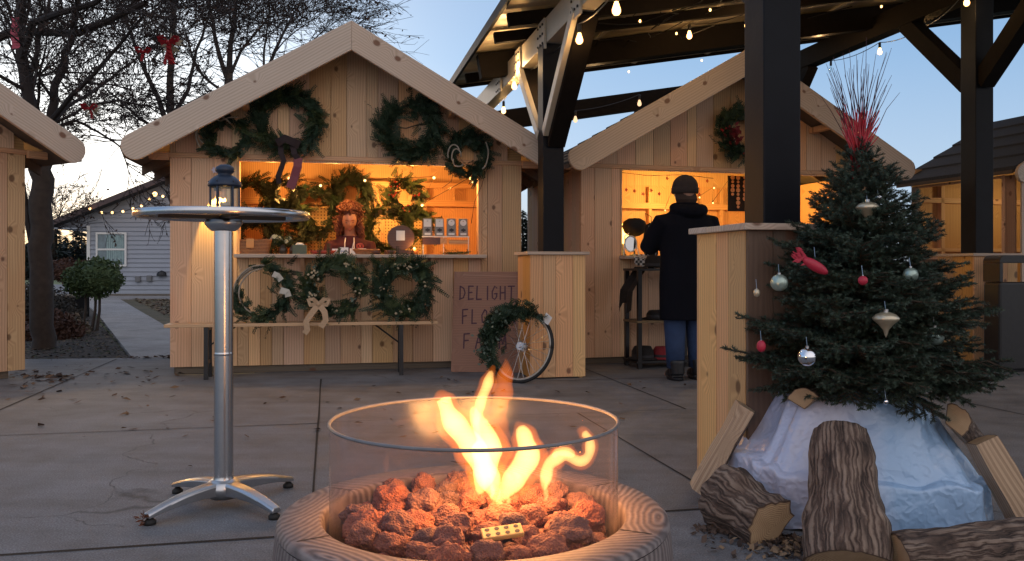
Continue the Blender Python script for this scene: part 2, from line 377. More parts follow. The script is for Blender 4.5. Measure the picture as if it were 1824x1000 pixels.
def concrete(name, base):
    m, n, p = nmat(name); tc = n.nodes.new('ShaderNodeTexCoord')
    def nz(sc, det=6, r=.6, map_=None):
        x = N(n, 'ShaderNodeTexNoise'); x.inputs['Scale'].default_value = sc; x.inputs['Detail'].default_value = det; x.inputs['Roughness'].default_value = r
        if map_:
            mp = n.nodes.new('ShaderNodeMapping'); mp.inputs['Scale'].default_value = map_; mp.inputs['Rotation'].default_value = (0, 0, R(12)); n.links.new(tc.outputs['Object'], mp.inputs[0]); n.links.new(mp.outputs[0], x.inputs['Vector'])
        else: n.links.new(tc.outputs['Object'], x.inputs['Vector'])
        return x.outputs['Fac']
    big, mid, fine, streak = nz(.7, 5, .7), nz(4, 8, .7), nz(160, 3), nz(2.2, 6, .65, (.5, 3.5, 1))
    f = mth(n, 'ADD', mth(n, 'MULTIPLY', big, .35), mth(n, 'ADD', mth(n, 'MULTIPLY', mid, .45), mth(n, 'MULTIPLY', streak, .20)))
    c = ramp(n, f, [(.36, tuple(x * .45 for x in base)), (.48, tuple(x * .95 for x in base)), (.64, tuple(x * 1.5 for x in base))])
    c = mix(n, c, ramp(n, fine, [(.35, g(.45)), (.58, g(1.0)), (.72, g(1.55))]), .85, 'MULTIPLY')
    vo = N(n, 'ShaderNodeTexVoronoi'); vo.inputs['Scale'].default_value = 7; n.links.new(tc.outputs['Object'], vo.inputs['Vector'])
    c = mix(n, c, tuple(x * .35 for x in base), ramp(n, vo.outputs['Distance'], [(.03, g(.6)), (.06, g(0))]))
    # hairline cracks with a shape of their own
    wv = N(n, 'ShaderNodeTexNoise'); wv.inputs['Scale'].default_value = 1.7; wv.inputs['Detail'].default_value = 6; n.links.new(tc.outputs['Object'], wv.inputs['Vector'])
    va = n.nodes.new('ShaderNodeVectorMath'); va.operation = 'MULTIPLY_ADD'; n.links.new(wv.outputs['Color'], va.inputs[0]); va.inputs[1].default_value = (.9, .9, 0); n.links.new(tc.outputs['Object'], va.inputs[2])
    ve = N(n, 'ShaderNodeTexVoronoi', feature='DISTANCE_TO_EDGE'); ve.inputs['Scale'].default_value = .42; n.links.new(va.outputs[0], ve.inputs['Vector'])
    crack = mth(n, 'MULTIPLY', ramp(n, ve.outputs['Distance'], [(.0012, g(1)), (.0035, g(0))]), ramp(n, big, [(.51, g(0)), (.57, g(.8))]))
    c = mix(n, c, tuple(x * .22 for x in base), crack)
    n.links.new(c, p.inputs['Base Color'])
    n.links.new(ramp(n, mid, [(.3, g(.62)), (.7, g(.85))]), p.inputs['Roughness'])
    bump(n, p, mth(n, 'ADD', mth(n, 'MULTIPLY', fine, .6), mid), .35, .004); return m
M['concrete'] = concrete('worn patio concrete', (.165, .172, .186))
M['concrete2'] = concrete('path concrete', (.30, .275, .26))
M['joint'] = simple('dirty joint', (.018, .015, .013), .95, 0, .3, 30)
def sheet(name, pts, z, mat, kind='structure', top_thick=0):
    mb = MB(); pts = [(x, y, z) for x, y in pts]
    if top_thick: mb.prism([(x, y, z - top_thick) for x, y, z in pts], (0, 0, top_thick))
    else:
        i = len(mb.v); mb.v += pts; mb.face(list(range(i, i + len(pts))))
    return tag(mb.build(name, mat), None, kind=kind)
gb = MB()
def gz(x, y): return -.06 + (.25 * noise.noise(Vector((x * .02, y * .02, 0))) if abs(x) + abs(y) > 70 else 0)
sz = [-900, -400, -200, -120, -80, -50, -30, -20, -10, 0, 10, 20, 30, 50, 80, 120, 200, 400, 900]
sy = [-60, -20, 0, 10, 20, 30, 40, 60, 80, 120, 200, 400, 900]
for j, y in enumerate(sy):
    for i, x in enumerate(sz): gb.v.append((x, y, gz(x, y)))
for j in range(len(sy) - 1):
    for i in range(len(sz) - 1):
        b = j * len(sz) + i; gb.face([b, b + 1, b + 1 + len(sz), b + len(sz)])
tag(gb.build('ground', M['grass'], smooth=True), None, kind='structure')
pe = [gnd(45, 640), gnd(232, 638)]
sheet('patio', [(-9, -4), (14, -4), (14, 16), (1.5, 16), (-.5, 9.6), (-2.9, 8.75), (pe[1].x, pe[1].y), (pe[0].x, pe[0].y), (-9, 7.7)], 0, M['concrete'], top_thick=.12)
sheet('path', [(-3.92, 8.70), (-2.80, 8.80), (-5.4, 13.2), (-8.6, 19.2), (-11.3, 24.3), (-12.6, 24.6), (-8.16, 16.6)], -.004, M['concrete2'], top_thick=.1)
sheet('path', [(-14.2, 26.0), (-13.0, 24.3), (-5, 25.8), (-5, 27.6), (-14.2, 27.4)], -.012, M['concrete2'], top_thick=.1)
sheet('driveway', [(-60, 29), (-16, 27), (-14.6, 30), (-14.6, 45), (-60, 47)], -.03, M['asphalt'])
sheet('planting_bed', [(-9, 7.75), (pe[0].x, pe[0].y + .01), (pe[1].x - .02, pe[1].y + .04), (-8.3, 16.7), (-10.8, 22), (-16, 22), (-16, 9)], -.025, M['mulch'])
sheet('lawn', [(-3.1, 8.9), (-1, 9.8), (-1, 25.6), (-11.6, 24.9), (-5.7, 13.2)], -.03, M['lawn'])
# joints between the slabs
jn = MB(); cj, sj = math.cos(R(12.3)), math.sin(R(12.3))
def pq(p, q): return Vector((p * cj - q * sj, p * sj + q * cj, 0))
def joint(p0, q0, p1, q1, w=.012):
    a, b = pq(p0, q0), pq(p1, q1); t = (b - a).normalized(); sd = Vector((-t.y, t.x, 0)) * w / 2; k = 16
    last = None
    for i in range(k + 1):
        c = a.lerp(b, i / k) + sd * random.Random(i * 7 + int(p0 * 10)).uniform(-.4, .4); c.z = .003; ww = random.Random(i + int(q0 * 9)).uniform(.6, 1.2)
        cur = (c + sd * ww, c - sd * ww)
        if last: jn.quad(last[0], last[1], cur[1], cur[0])
        last = cur
for p0, q0, p1, q1, w in [(-.06, -2, -.06, 7.2, .012), (-2.1, -2, -2.1, 9.2, .012), (2.3, 5.17, 2.3, 12, .012), (1.556, -2, 1.556, 5.17, .010), (-8, 3.03, 12, 3.03, .016), (-8, 5.17, -.06, 5.17, .010),
                         (1.3, 6.68, 2.3, 6.68, .010), (-.06, 5.2, 2.3, 5.17, .006), (4.3, -2, 4.3, 12, .012), (-4.2, -2, -4.2, 8, .012), (2.3, 6.68, 12, 6.68, .01), (-8, .9, 12, .9, .012), (-4.2, 7.3, -2.1, 7.3, .008)]:
    joint(p0, q0, p1, q1, w)
tag(jn.build('patio_joints', M['joint']), None, kind='structure')

# ================================================================ MARKET STALLS
# one shed, 3.1 m wide, gable to the front; local frame s (right), d (back), z
SL = .575                      # roof slope
def shed_parts(t, sc, w, opening, depth, rnd, front=True, side='l', mats=None, cut=None, peak=3.055, half=1.87, front_over=.38, shelf=True):
    """t: root empty. opening=(s0,s1,z0,z1)"""
    mt = {'wall': M['pine'], 'barge': M['pine_grey'], 'in': M['ply']}
    if mats: mt.update(mats)
    o0, o1, oz0, oz1 = opening
    under = lambda s: peak - .163 - SL * abs(s - sc)          # underside of the roof deck at s
    # front planks
    fw = MB(); pl = .145; k = 0; s = 0.0
    widths = []
    while s < w - .01:
        a = min(rnd.choice([.185, .18, .19, .14, .175, .10]), w - s)
        if w - s - a < .05: a = w - s
        widths.append((s, s + a)); s += a
    for a, b in widths:
        j = rnd.uniform(0, .0035)
        def pk(x0, x1, z0, z1):
            if x1 - x0 > .012 and z1 - z0 > .012: fw.box(x0 + .0022, x1 - .0022, -.0 - j, .02, z0, z1, ax='z')
        if b <= o0 or a >= o1: pk(a, b, .065, 1.895)
        else:
            pk(a, min(b, o0), .065, 1.895) if a < o0 else None
            pk(max(a, o1), b, .065, 1.895) if b > o1 else None
            pk(max(a, o0), min(b, o1), .065, oz0); pk(max(a, o0), min(b, o1), oz1, 1.895)
    fw.build('front_wall', mt['wall'], t)
    gp = MB()
    for a, b in [(x[0] + .05, x[1] + .05) for x in widths if x[1] + .05 <= w] + [(0, widths[0][0] + .05)]:
        if b - a < .02: continue
        zs = [under(a), under(b)]; pts = [(a + .002, -.012 - rnd.uniform(0, .003), 1.93), (b - .002, -.012, 1.93)]
        if a < sc < b: pts += [(b - .002, -.012, zs[1]), (sc, -.012, under(sc)), (a + .002, -.012, zs[0])]
        else: pts += [(b - .002, -.012, max(zs[1], 1.94)), (a + .002, -.012, max(zs[0], 1.94))]
        gp.prism(pts, (0, .02, 0), (0, 0, 1), (1, 0, 0))
    gp.build('gable_panel', mt['wall'], t)
    tr = MB(); tr.box(-.002, w + .002, -.016, .0, 1.888, 1.9285); tr.build('trim_board', mt['wall'], t, bevel=.003)
    # backing behind the planks (with the opening)
    bk = MB(); Y0, Y1 = .0205, .034
    bk.box(.0, o0 - .001, Y0, Y1, .07, 1.93); bk.box(o1 + .001, w, Y0, Y1, .07, 1.93); bk.box(o0 - .001, o1 + .001, Y0, Y1, .07, oz0 - .002); bk.box(o0 - .001, o1 + .001, Y0, Y1, oz1 + .002, 1.93)
    bk.prism([(0, Y0, 1.93), (w, Y0, 1.93), (w, Y0, under(w)), (sc, Y0, under(sc)), (0, Y0, under(0))], (0, Y1 - Y0, 0))
    # side walls and back wall
    bk.build('wall_backing', mt['in'], t)
    for sx, nm in ((0, 0), (w, 1)):
        sw = MB(); d = .036
        while d < depth:
            b = min(d + .12, depth)
            if sx == 0: sw.prism([(0, d + .002, .065), (0, b - .002, .065), (0, b - .002, 1.9), (0, d + .002, 1.9)], (.018, 0, 0), (0, 0, 1), (0, 1, 0))
            else: sw.prism([(w - .018, d + .002, .065), (w - .018, b - .002, .065), (w - .018, b - .002, 1.9), (w - .018, d + .002, 1.9)], (.018, 0, 0), (0, 0, 1), (0, 1, 0))
            d = b
        sw.build('side_wall', mt['wall'], t)
        iw = MB(); x = .022 if sx == 0 else w - .032
        iw.prism([(x, .06, .075), (x, depth - .02, .075), (x, depth - .02, 1.9), (x, .06, 1.9)], (.01, 0, 0), (0, 0, 1), (0, 1, 0)); iw.build('inner_panel', mt['in'], t)
    bw = MB(); bw.box(.036, w - .036, depth - .02, depth, .07, 1.93, ax='z')
    bw.prism([(0.036, depth - .02, 1.93), (w - .036, depth - .02, 1.93), (w - .036, depth - .02, under(w)), (sc, depth - .02, under(sc) - .01), (.036, depth - .02, under(0))], (0, .02, 0), (0, 0, 1)); bw.build('back_wall', mt['in'], t)
    fl = MB(); fl.box(.04, w - .04, .04, depth - .03, .06, .085); fl.build('floor_deck', mt['in'], t)
    sk = MB(); sk.box(.04, w - .12, .03, .075, 0, .062); sk.box(.04, w - .04, depth - .1, depth - .03, 0, .062); sk.box(.02, .075, .08, depth - .12, 0, .062, ax='y'); sk.build('skid', M['skid'], t, bevel=.004)
    # roof: two slabs, deck below, shingles on top
    cs, sn = 1 / math.sqrt(1 + SL * SL), SL / math.sqrt(1 + SL * SL)
    for sg in (-1, 1):
        rf = MB(); x1 = sc + sg * (half - .03); zt = lambda x, o: peak - .10 - o - SL * abs(x - sc)
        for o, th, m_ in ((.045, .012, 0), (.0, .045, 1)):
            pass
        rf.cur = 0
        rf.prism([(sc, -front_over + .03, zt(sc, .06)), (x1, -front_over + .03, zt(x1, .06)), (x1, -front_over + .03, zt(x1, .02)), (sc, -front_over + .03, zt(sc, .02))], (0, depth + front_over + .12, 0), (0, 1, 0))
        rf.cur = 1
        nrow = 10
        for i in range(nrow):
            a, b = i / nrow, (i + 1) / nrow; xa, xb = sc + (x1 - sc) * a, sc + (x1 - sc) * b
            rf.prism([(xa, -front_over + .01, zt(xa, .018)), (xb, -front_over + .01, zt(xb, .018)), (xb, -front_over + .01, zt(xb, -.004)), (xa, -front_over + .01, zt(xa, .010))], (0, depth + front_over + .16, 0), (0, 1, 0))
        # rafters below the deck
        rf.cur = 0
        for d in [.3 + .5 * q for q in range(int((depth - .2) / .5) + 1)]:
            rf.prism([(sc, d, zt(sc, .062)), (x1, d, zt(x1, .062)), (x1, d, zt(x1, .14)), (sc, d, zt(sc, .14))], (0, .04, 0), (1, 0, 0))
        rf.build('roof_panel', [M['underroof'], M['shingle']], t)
        # purlin end blocks under the overhang
        pb = MB(); xa = sc + sg * (half - .33)
        zc = zt(xa, .062) - .075
        xa2 = 0 if sg < 0 else w
        pb.box(xa2 - .001 - (.16 if sg < 0 else 0), xa2 + .001 + (0 if sg < 0 else .16), -.06, -.02, 1.86, 1.925)
        pb.box(sc - .03 + sg * .9, sc + .03 + sg * .9, -front_over + .03, -.02, zt(sc + sg * .9, .062) - .07, zt(sc + sg * .9, .062) - .01, ax='y')
        pb.build_each('lookout_block', mt['wall'], t, bevel=.003)
        # barge board with a rounded foot
        bb = MB(); H = .255; y0 = -front_over - .012
        L = half; pts = [(sc, y0, peak), (sc, y0, peak - H)]
        x2 = sc + sg * (L - .17)
        c = Vector((sc + sg * (L - .12), 0, peak - H / 2 - SL * (L - .12))); rr = H / 2 * cs
        nx, nz = -sg * sn, -cs     # normal pointing to the lower edge
        for i in range(9):
            a = PI * i / 8; d1 = Vector((nx, 0, nz)); d2 = Vector((sg * cs, 0, -sn)); q = c + d1 * rr * math.cos(a) + d2 * rr * math.sin(a) * .9
            pts.append((q.x, y0, q.z))
        if sg > 0: pts = pts[::-1]
        bb.prism(pts, (0, .038, 0), (sg * cs, 0, -sn), (sn * sg, 0, cs)); bb.build('barge_board', mt['barge'], t, bevel=.006)
    if shelf:
        sh = MB(); sh.box(o0 - .01, o1 + .03, -.16, .30, oz0 - .028, oz0 + .004); sh.build('counter_shelf', M['pine_grey'], t, bevel=.005)
        br = MB()
        for q in (.25, .5, .78):
            x = o0 + (o1 - o0) * q; br.prism([(x, -.003, oz0 - .03), (x, -.12, oz0 - .03), (x, -.003, oz0 - .15)], (.035, 0, 0))
        br.build_each('shelf_bracket', mt['wall'], t)
        of = MB(); of.box(o1 - .028, o1, -.014, .09, oz0 + .006, oz1, ax='z'); of.box(o0, o0 + .02, -.006, .09, oz0 + .006, oz1, ax='z'); of.build_each('opening_frame', mt['wall'], t, bevel=.002)

def fairy(name, label, pts, root=None, cat='string lights', group=None, bulb=.011, st=30, e=0, mat=None, drop=.02, wire=True):
    """small lit bulbs on a wire through pts; parts: wire, bulbs"""
    t = root or thing(name, label, cat, pts[0], 0, group)
    o = t.location.copy()
    if wire:
        w = MB(); w.tube([Vector(p) - o for p in pts], .0035, 5); w.build('wire', M['black'], t)
    return t
M['glow'] = emis('warm filament glow', (1, .50, .14), 4)
M['glowsmall'] = emis('fairy light glow', (1, .52, .16), 2.2)
M['lampglow'] = emis('lit lamp shade', (1, .55, .10), 2.5)
WARM = (1, .47, .11)
rnd = random.Random(5)
# --- stall A: the wreath seller
PEG = None
def peg_mat():
    m, n, p = nmat('pegboard'); uv = N(n, 'ShaderNodeTexCoord'); mp = n.nodes.new('ShaderNodeMapping'); mp.inputs['Scale'].default_value = (28, 28, 28); n.links.new(uv.outputs['Object'], mp.inputs[0])
    sp = n.nodes.new('ShaderNodeSeparateXYZ'); n.links.new(mp.outputs[0], sp.inputs[0])
    fx = mth(n, 'SUBTRACT', mth(n, 'FRACT', sp.outputs[0]), .5); fz = mth(n, 'SUBTRACT', mth(n, 'FRACT', sp.outputs[2]), .5)
    d = mth(n, 'ADD', mth(n, 'MULTIPLY', fx, fx), mth(n, 'MULTIPLY', fz, fz))
    n.links.new(ramp(n, d, [(.035, (.06, .04, .02)), (.06, (.52, .36, .17))]), p.inputs['Base Color']); p.inputs['Roughness'].default_value = .6; return m
M['peg'] = peg_mat()
stA = thing('market_stall', 'pale pine stall hung with wreaths, a woman behind its counter', 'market stall', FA.P(0, 0, 0), FA.a, 'pine market stalls')
DA = 2.0
shed_parts(stA, 1.545, 3.12, (.56, 2.735, 1.045, 1.868), DA, rnd)
pg = MB(); pg.box(.9, 1.9, DA - .045, DA - .03, .8, 1.62); pg.box(1.92, 2.36, DA - .045, DA - .03, .8, 1.62); pg.build('pegboard', M['peg'], stA)
sd_ = MB()
for x in (.88, 1.9, 2.37): sd_.box(x, x + .04, DA - .10, DA - .046, .1, 1.9, ax='z')
sd_.box(.05, 3.05, DA - .11, DA - .046, 1.63, 1.70); sd_.box(.05, 3.05, DA - .13, DA - .112, 1.84, 1.9)
for x in (.75, 1.25, 1.62, 2.2, 2.7): sd_.box(x, x + .04, DA - .10, DA - .05, 1.70, 1.84, ax='z')
sd_.build_each('wall_stud', M['ply'], stA)
# --- stall B: the hat seller
rnd = random.Random(9)
stB = thing('market_stall', 'pine stall behind the near black post, a customer in a dark coat at its counter', 'market stall', FB.P(0, 0, 0), FB.a, 'pine market stalls')
DB = 1.9
shed_parts(stB, 1.60, 3.16, (.40, 2.82, 1.04, 1.876), DB, rnd)
sd_ = MB()
for x in (.45, .92, 1.5, 2.1, 2.45): sd_.box(x, x + .045, DB - .09, DB - .022, .1, 1.9, ax='z')
sd_.box(.05, 3.1, DB - .10, DB - .022, 1.64, 1.71); sd_.build_each('wall_stud', M['ply'], stB)
# --- stall C: at the left edge, turned to the right
rnd = random.Random(12)
stC = thing('market_stall', 'pine stall at the left edge of which only a corner and a roof end show', 'market stall', FC.P(0, 0, 0), FC.a, 'pine market stalls')
cC = Fr(*FC.P(-3.12, 0, 0)[:2], 57)
stC.location = cC.o
shed_parts(stC, 1.575, 3.12, (.56, 2.735, 1.045, 1.868), 2.0, rnd)
# --- stall D: right background with a side opening
D0 = Vector((5.05, 8.5, 0)) ; FD = Fr(5.05, 8.5, 15.4)
stD = thing('market_stall', 'smaller stall with dark shingled roof, lit yellow inside, behind the far right post', 'market stall', D0, FD.a, 'pine market stalls')
def stall_d():
    t = stD; half = 1.4; z0, zp, L = 1.93, 2.73, 1.66; sl = (zp - z0) / half
    for sg in (-1, 1):
        rf = MB(); xe = half - half * 1 if sg < 0 else 2 * half
        ze = lambda x: zp - sl * abs(x - half)
        rf.cur = 0; rf.prism([(half, 0, zp - .05), (xe, 0, z0 - .05), (xe, 0, z0 - .012), (half, 0, zp - .012)], (0, L, 0), (0, 1, 0)); rf.cur = 1
        for i in range(5):
            a, b = i / 5, (i + 1) / 5; xa, xb = half + (xe - half) * a, half + (xe - half) * b
            rf.prism([(xa, -.03, ze(xa) - .012), (xb, -.03, ze(xb) - .012), (xb, -.03, ze(xb) + .024), (xa, -.03, ze(xa) + .004)], (0, L + .06, 0), (0, 1, 0))
        rf.build('roof_panel', [M['underroof'], M['shingle']], t)
        bb = MB(); pts = [(half, -.075, zp + .02), (half, -.075, zp - .22)]
        cs, sn = 1 / math.hypot(1, sl), sl / math.hypot(1, sl); c = Vector((half + sg * (half - .09), 0, z0 - .05)); rr = .10
        for i in range(9):
            a = PI * i / 8; q = c + Vector((-sg * sn, 0, -cs)) * rr * math.cos(a) + Vector((sg * cs, 0, -sn)) * rr * math.sin(a); pts.append((q.x, -.075, q.z))
        if sg > 0: pts = pts[::-1]
        bb.prism(pts, (0, .038, 0), (sg * cs, 0, -sn), (sn, 0, cs)); bb.build('barge_board', M['pine_grey'], t, bevel=.005)
    x0, x1 = .12, 2.68
    sw = MB()   # left side wall: opening between d .22 and 1.42
    def sp(a, b, z0, z1): sw.prism([(x0, a + .002, z0), (x0, b - .002, z0), (x0, b - .002, z1), (x0, a + .002, z1)], (.02, 0, 0), (0, 0, 1), (0, 1, 0))
    sp(.08, .22, .06, 1.88); sp(1.42, 1.55, .06, 1.88); d = .22
    while d < 1.41: sp(d, d + .12, .06, 1.02); d += .12
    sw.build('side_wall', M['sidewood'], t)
    sh = MB(); sh.box(x0 - .05, x0 + .12, .20, 1.44, 1.022, 1.045, ax='y'); sh.box(x0 - .01, x0 + .03, .2, .24, 1.046, 1.86, ax='z'); sh.box(x0 - .01, x0 + .03, .2, 1.44, 1.86, 1.885, ax='y'); sh.build_each('opening_frame', M['pine'], t)
    iw = MB(); iw.box(x0 + .05, x1 - .02, 1.555, 1.575, .06, 2.1, ax='z')
    for i in range(20): iw.prism([(x1 - .04, .1 + i * .073, .1), (x1 - .04, .17 + i * .073, .1), (x1 - .04, .17 + i * .073, 1.9), (x1 - .04, .1 + i * .073, 1.9)], (.015, 0, 0), (0, 0, 1), (0, 1, 0))
    iw.build('inner_panel', M['ply'], t)
    st = MB(); 
    for x in (.5, 1.2, 1.9): st.box(x, x + .05, 1.49, 1.553, .06, 1.9, ax='z')
    st.box(.2, 2.6, 1.49, 1.553, 1.70, 1.76); st.box(.2, 2.6, 1.49, 1.553, 1.12, 1.16); st.build_each('wall_stud', M['pine'], t)
    fw = MB(); x = x0
    for i in range(18): fw.box(x + .002, x + .14, -.0, .02, .06, 1.88, ax='z'); x += .142
    fw.build('front_wall', M['pine_grey'], t)
    gp = MB(); gp.prism([(x0, .005, 1.885), (x1, .005, 1.885), (half, .005, 2.62)], (0, .02, 0), (0, 0, 1)); gp.prism([(x0, 1.555, 1.885), (x1, 1.555, 1.885), (half, 1.555, 2.62)], (0, .02, 0), (0, 0, 1)); gp.build('gable_panel', M['pine'], t)
    fl = MB(); fl.box(x0, x1, .03, 1.55, .03, .055); fl.build('floor_deck', M['ply'], t)
    light('lamp', (1.3, .8, 1.75), 3.6, (1, .80, .36), .05, t)
stall_d()
# lamps inside the stalls
for x, d, z, e in ((.95, 1.2, 1.72, 9), (1.9, 1.45, 1.70, 11), (2.5, .6, 1.74, 8), (1.4, .35, 1.80, 8), (.85, .25, 1.78, 4), (2.1, .22, 1.80, 5)): light('lamp', (x, d, z), e, WARM, .03, stA)
for x, d, z, e in ((.55, .9, 1.35, 6), (1.6, 1.3, 1.80, 10), (2.5, .9, 1.75, 8)): light('lamp', (x, d, z), e, (1, .58, .14), .03, stB)

for x, d, z, e in ((1.0, .45, 1.75, 9), (2.4, .5, 1.75, 14)): light('lamp', (x, d, z), e, (1, .60, .22), .04, stC)
# ================================================================ PAVILION
pav = thing('pavilion', 'open pavilion of dark posts and braces under a metal roof, sheltering the right side', 'pavilion', PV.o, PV.a)
HB = .24
def metal_roof_mat():
    m, n, p = nmat('ribbed metal roof sheet'); tc = n.nodes.new('ShaderNodeTexCoord')
    a = N(n, 'ShaderNodeTexNoise'); a.inputs['Scale'].default_value = 1.6; a.inputs['Detail'].default_value = 5; n.links.new(tc.outputs['Object'], a.inputs['Vector'])
    n.links.new(ramp(n, a.outputs['Fac'], [(.35, (.34, .29, .20)), (.65, (.72, .63, .48))]), p.inputs['Base Color']); p.inputs['Metallic'].default_value = .35
    n.links.new(ramp(n, a.outputs['Fac'], [(.3, g(.28)), (.7, g(.5))]), p.inputs['Roughness']); return m
M['roofmetal'] = metal_roof_mat()
M['creamsteel'] = simple('pale painted steel', (.46, .42, .34), .45, 0, .12, 6, .05)
RS = .172                                      # roof slope rising to the right
rz = lambda s: 3.22 + RS * s                   # underside of the roof sheet
mb = MB(); d0, d1, s0, s1 = -5.2, 3.15, -.42, 9.0
nx = 118
for i in range(nx):                            # ribs run up the slope
    a = d0 + (d1 - d0) * i / nx; b = d0 + (d1 - d0) * (i + 1) / nx; h = [0, 0, 0, .022][i % 4]; h2 = [0, 0, 0, .022][(i + 1) % 4]
    p = [(s0, a, rz(s0) + h), (s1, a, rz(s1) + h), (s1, b, rz(s1) + h2), (s0, b, rz(s0) + h2)]
    mb.quad(*p)
    q = [(x, y, z + .012 + .03) for x, y, z in p]; mb.quad(*q[::-1])
mb.build('roof_sheet', M['roofmetal'], pav)
mb = MB(); mb.beam((s0 - .02, d0, rz(s0) + .01), (s0 - .02, d1, rz(s0) + .01), .03, .09); mb.build('eave_flashing', M['post'], pav)
mb = MB(); mb.beam((s0, d1 + .01, rz(s0) - .0), (s1, d1 + .01, rz(s1)), .025, .08); mb.build('end_flashing', M['beam'], pav)
# main beams along the depth
bl = MB(); bl.beam((0, -5.0, 2.96), (0, 3.9, 2.96), .13, .22); bl.build('main_beam', M['creamsteel'], pav, bevel=.004)
bl = MB(); bl.beam((4.285, -5.0, 3.68), (4.285, 3.9, 3.68), .16, .24); bl.build('main_beam', M['beam'], pav, bevel=.004)
# rafters across
for d, w_, h_ in ((-4.2, .07, .14), (-2.65, .07, .14), (-1.75, .10, .2), (-.9, .06, .12), (0.1, .06, .12), (.72, .06, .10), (1.57, .13, .25), (2.45, .06, .10), (3.75, .15, .24)):
    r_ = MB(); low = .02 if d < 3.4 else .30
    sa = -.36 if d < 3.4 else -.36
    sb = 8.8 if d < 3.4 else 4.36
    r_.beam((sa, d, rz(sa) - h_ / 2 - low), (sb, d, rz(sb) - h_ / 2 - low), w_, h_); r_.build('rafter', M['beam'], pav, bevel=.003)
for s_ in (.9, 1.9, 2.9, 3.7, 5.4):            # pale battens along the depth, under the sheet
    r_ = MB(); r_.beam((s_, d0 + .1, rz(s_) - .012), (s_, d1 - .05, rz(s_) - .012), .05, .02); r_.build('batten', M['creamsteel'], pav)
def post(s, d, ztop, zbot=0.0, w=.185, box=True, cap_z=1.065):
    pm = MB(); pm.box(s - w / 2, s + w / 2, d - w / 2, d + w / 2, zbot, ztop, ax='z'); pm.build('post', M['post'], pav, bevel=.006)
    if not box: return
    b = HB
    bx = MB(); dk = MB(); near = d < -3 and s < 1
    def planks(f, a, c, z1):
        x = a
        while x < c - .005:
            y = min(x + rnd.choice([.11, .13, .15]), c)
            if c - y < .04: y = c
            f(x + .0018, y - .0018, z1); x = y
    z1 = cap_z - .028
    ff = lambda yy, t_: (lambda a, c, z: bx.prism([(s + a, yy, .012), (s + c, yy, .012), (s + c, yy, z), (s + a, yy, z)], (0, t_, 0), (0, 0, 1), (1, 0, 0)))
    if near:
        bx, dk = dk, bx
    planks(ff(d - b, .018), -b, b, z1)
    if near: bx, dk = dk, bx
    planks(ff(d + b - .018, .018), -b, b, z1)
    fs = lambda xx, t_: (lambda a, c, z: bx.prism([(xx, d + a, .012), (xx, d + c, .012), (xx, d + c, z), (xx, d + a, z)], (t_, 0, 0), (0, 0, 1), (0, 1, 0)))
    planks(fs(s - b - .001, .018), -b + .019, b - .019, z1); planks(fs(s + b - .017, .018), -b + .019, b - .019, z1)
    for sx in (-1, 1):
        for dy in (-1, 1): bx.box(s + sx * (b - .035) - .015, s + sx * (b - .035) + .015, d + dy * (b - .035) - .015, d + dy * (b - .035) + .015, .0, z1 - .002, ax='z')
    bx.build('post_box', M['cedar'], pav)
    if dk.f: dk.build('post_box', M['boxshade'], pav)
    cp = MB(); k = b + .028; i_ = w / 2 + .003
    cp.box(s - k, s + k, d - k, d - i_, z1 + .0015, cap_z); cp.box(s - k, s + k, d + i_, d + k, z1 + .0015, cap_z)
    cp.box(s - k, s - i_, d - i_ + .002, d + i_ - .002, z1 + .0015, cap_z - .001, ax='y'); cp.box(s + i_, s + k, d - i_ + .002, d + i_ - .002, z1 + .0015, cap_z - .001, ax='y'); cp.build('box_cap', M['pine_grey'], pav, bevel=.003)
rnd = random.Random(3)
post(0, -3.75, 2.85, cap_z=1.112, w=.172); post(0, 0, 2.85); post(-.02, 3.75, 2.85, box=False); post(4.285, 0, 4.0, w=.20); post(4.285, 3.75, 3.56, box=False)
post(4.285, -3.75, 3.56, box=True)
# second leaf of the far right post
def brace(a, b, w, h, mat=M['beam'], nm='brace'):
    q = MB(); q.beam(a, b, w, h); return q.build(nm, mat, pav, bevel=.003)
def pl_(s, px, py):   # point in the depth plane s=const through a pixel
    r = Vector(((px - 912) / 1500, 1, (475 - py) / 1500)); c = Vector((0, 0, CAMZ)); t = (s - (c - PV.o).dot(PV.u)) / r.dot(PV.u); return PV.L(c + r * t)
# middle post: thick dark brace towards the camera, pale steel straps on its left face
brace((0.02, -.06, 2.02), (0.02, -1.0, 2.87), .15, .17)
brace((0.02, .06, 2.02), (0.02, .98, 2.87), .15, .15)
brace((0, 3.7, 2.2), (0, 3.0, 2.87), .13, .13)
brace((-.075, -.10, 2.08), (-.075, -1.0, 2.86), .05, .085, M['creamsteel'], 'strut')
brace((-.075, .08, 2.08), (-.075, .92, 2.86), .05, .085, M['creamsteel'], 'strut')
brace((-.105, 0, 1.95), (-.105, 0, 2.86), .035, .08, M['creamsteel'], 'strut')
# gusset plates and bolts on the left face of the beam
gp = MB(); bo = MB()
for d, hh in ((-1.05, .26), (.0, .24), (.95, .26), (-3.75, .3), (1.9, .2)):
    gp.box(-.088, -.0665, d - .11, d + .11, 2.95 - hh / 2 - .03, 3.06)
    for a in (-.08, 0, .08):
        for z in (2.85, 2.93, 3.01):
            bo.prism([(-.092, d + a + .011 * math.cos(q * PI / 3), z + .011 * math.sin(q * PI / 3)) for q in range(6)], (-.010, 0, 0))
gp.build_each('gusset_plate', M['creamsteel'], pav, bevel=.002); bo.build_each('bolt', M['black'], pav)
# near post braces
brace((.0, -3.7, 2.15), (.0, -2.75, 2.86), .14, .15, M['post'])
brace((-.1, -3.75, 2.2), (-.1, -4.6, 2.86), .05, .085, M['creamsteel'], 'strut')
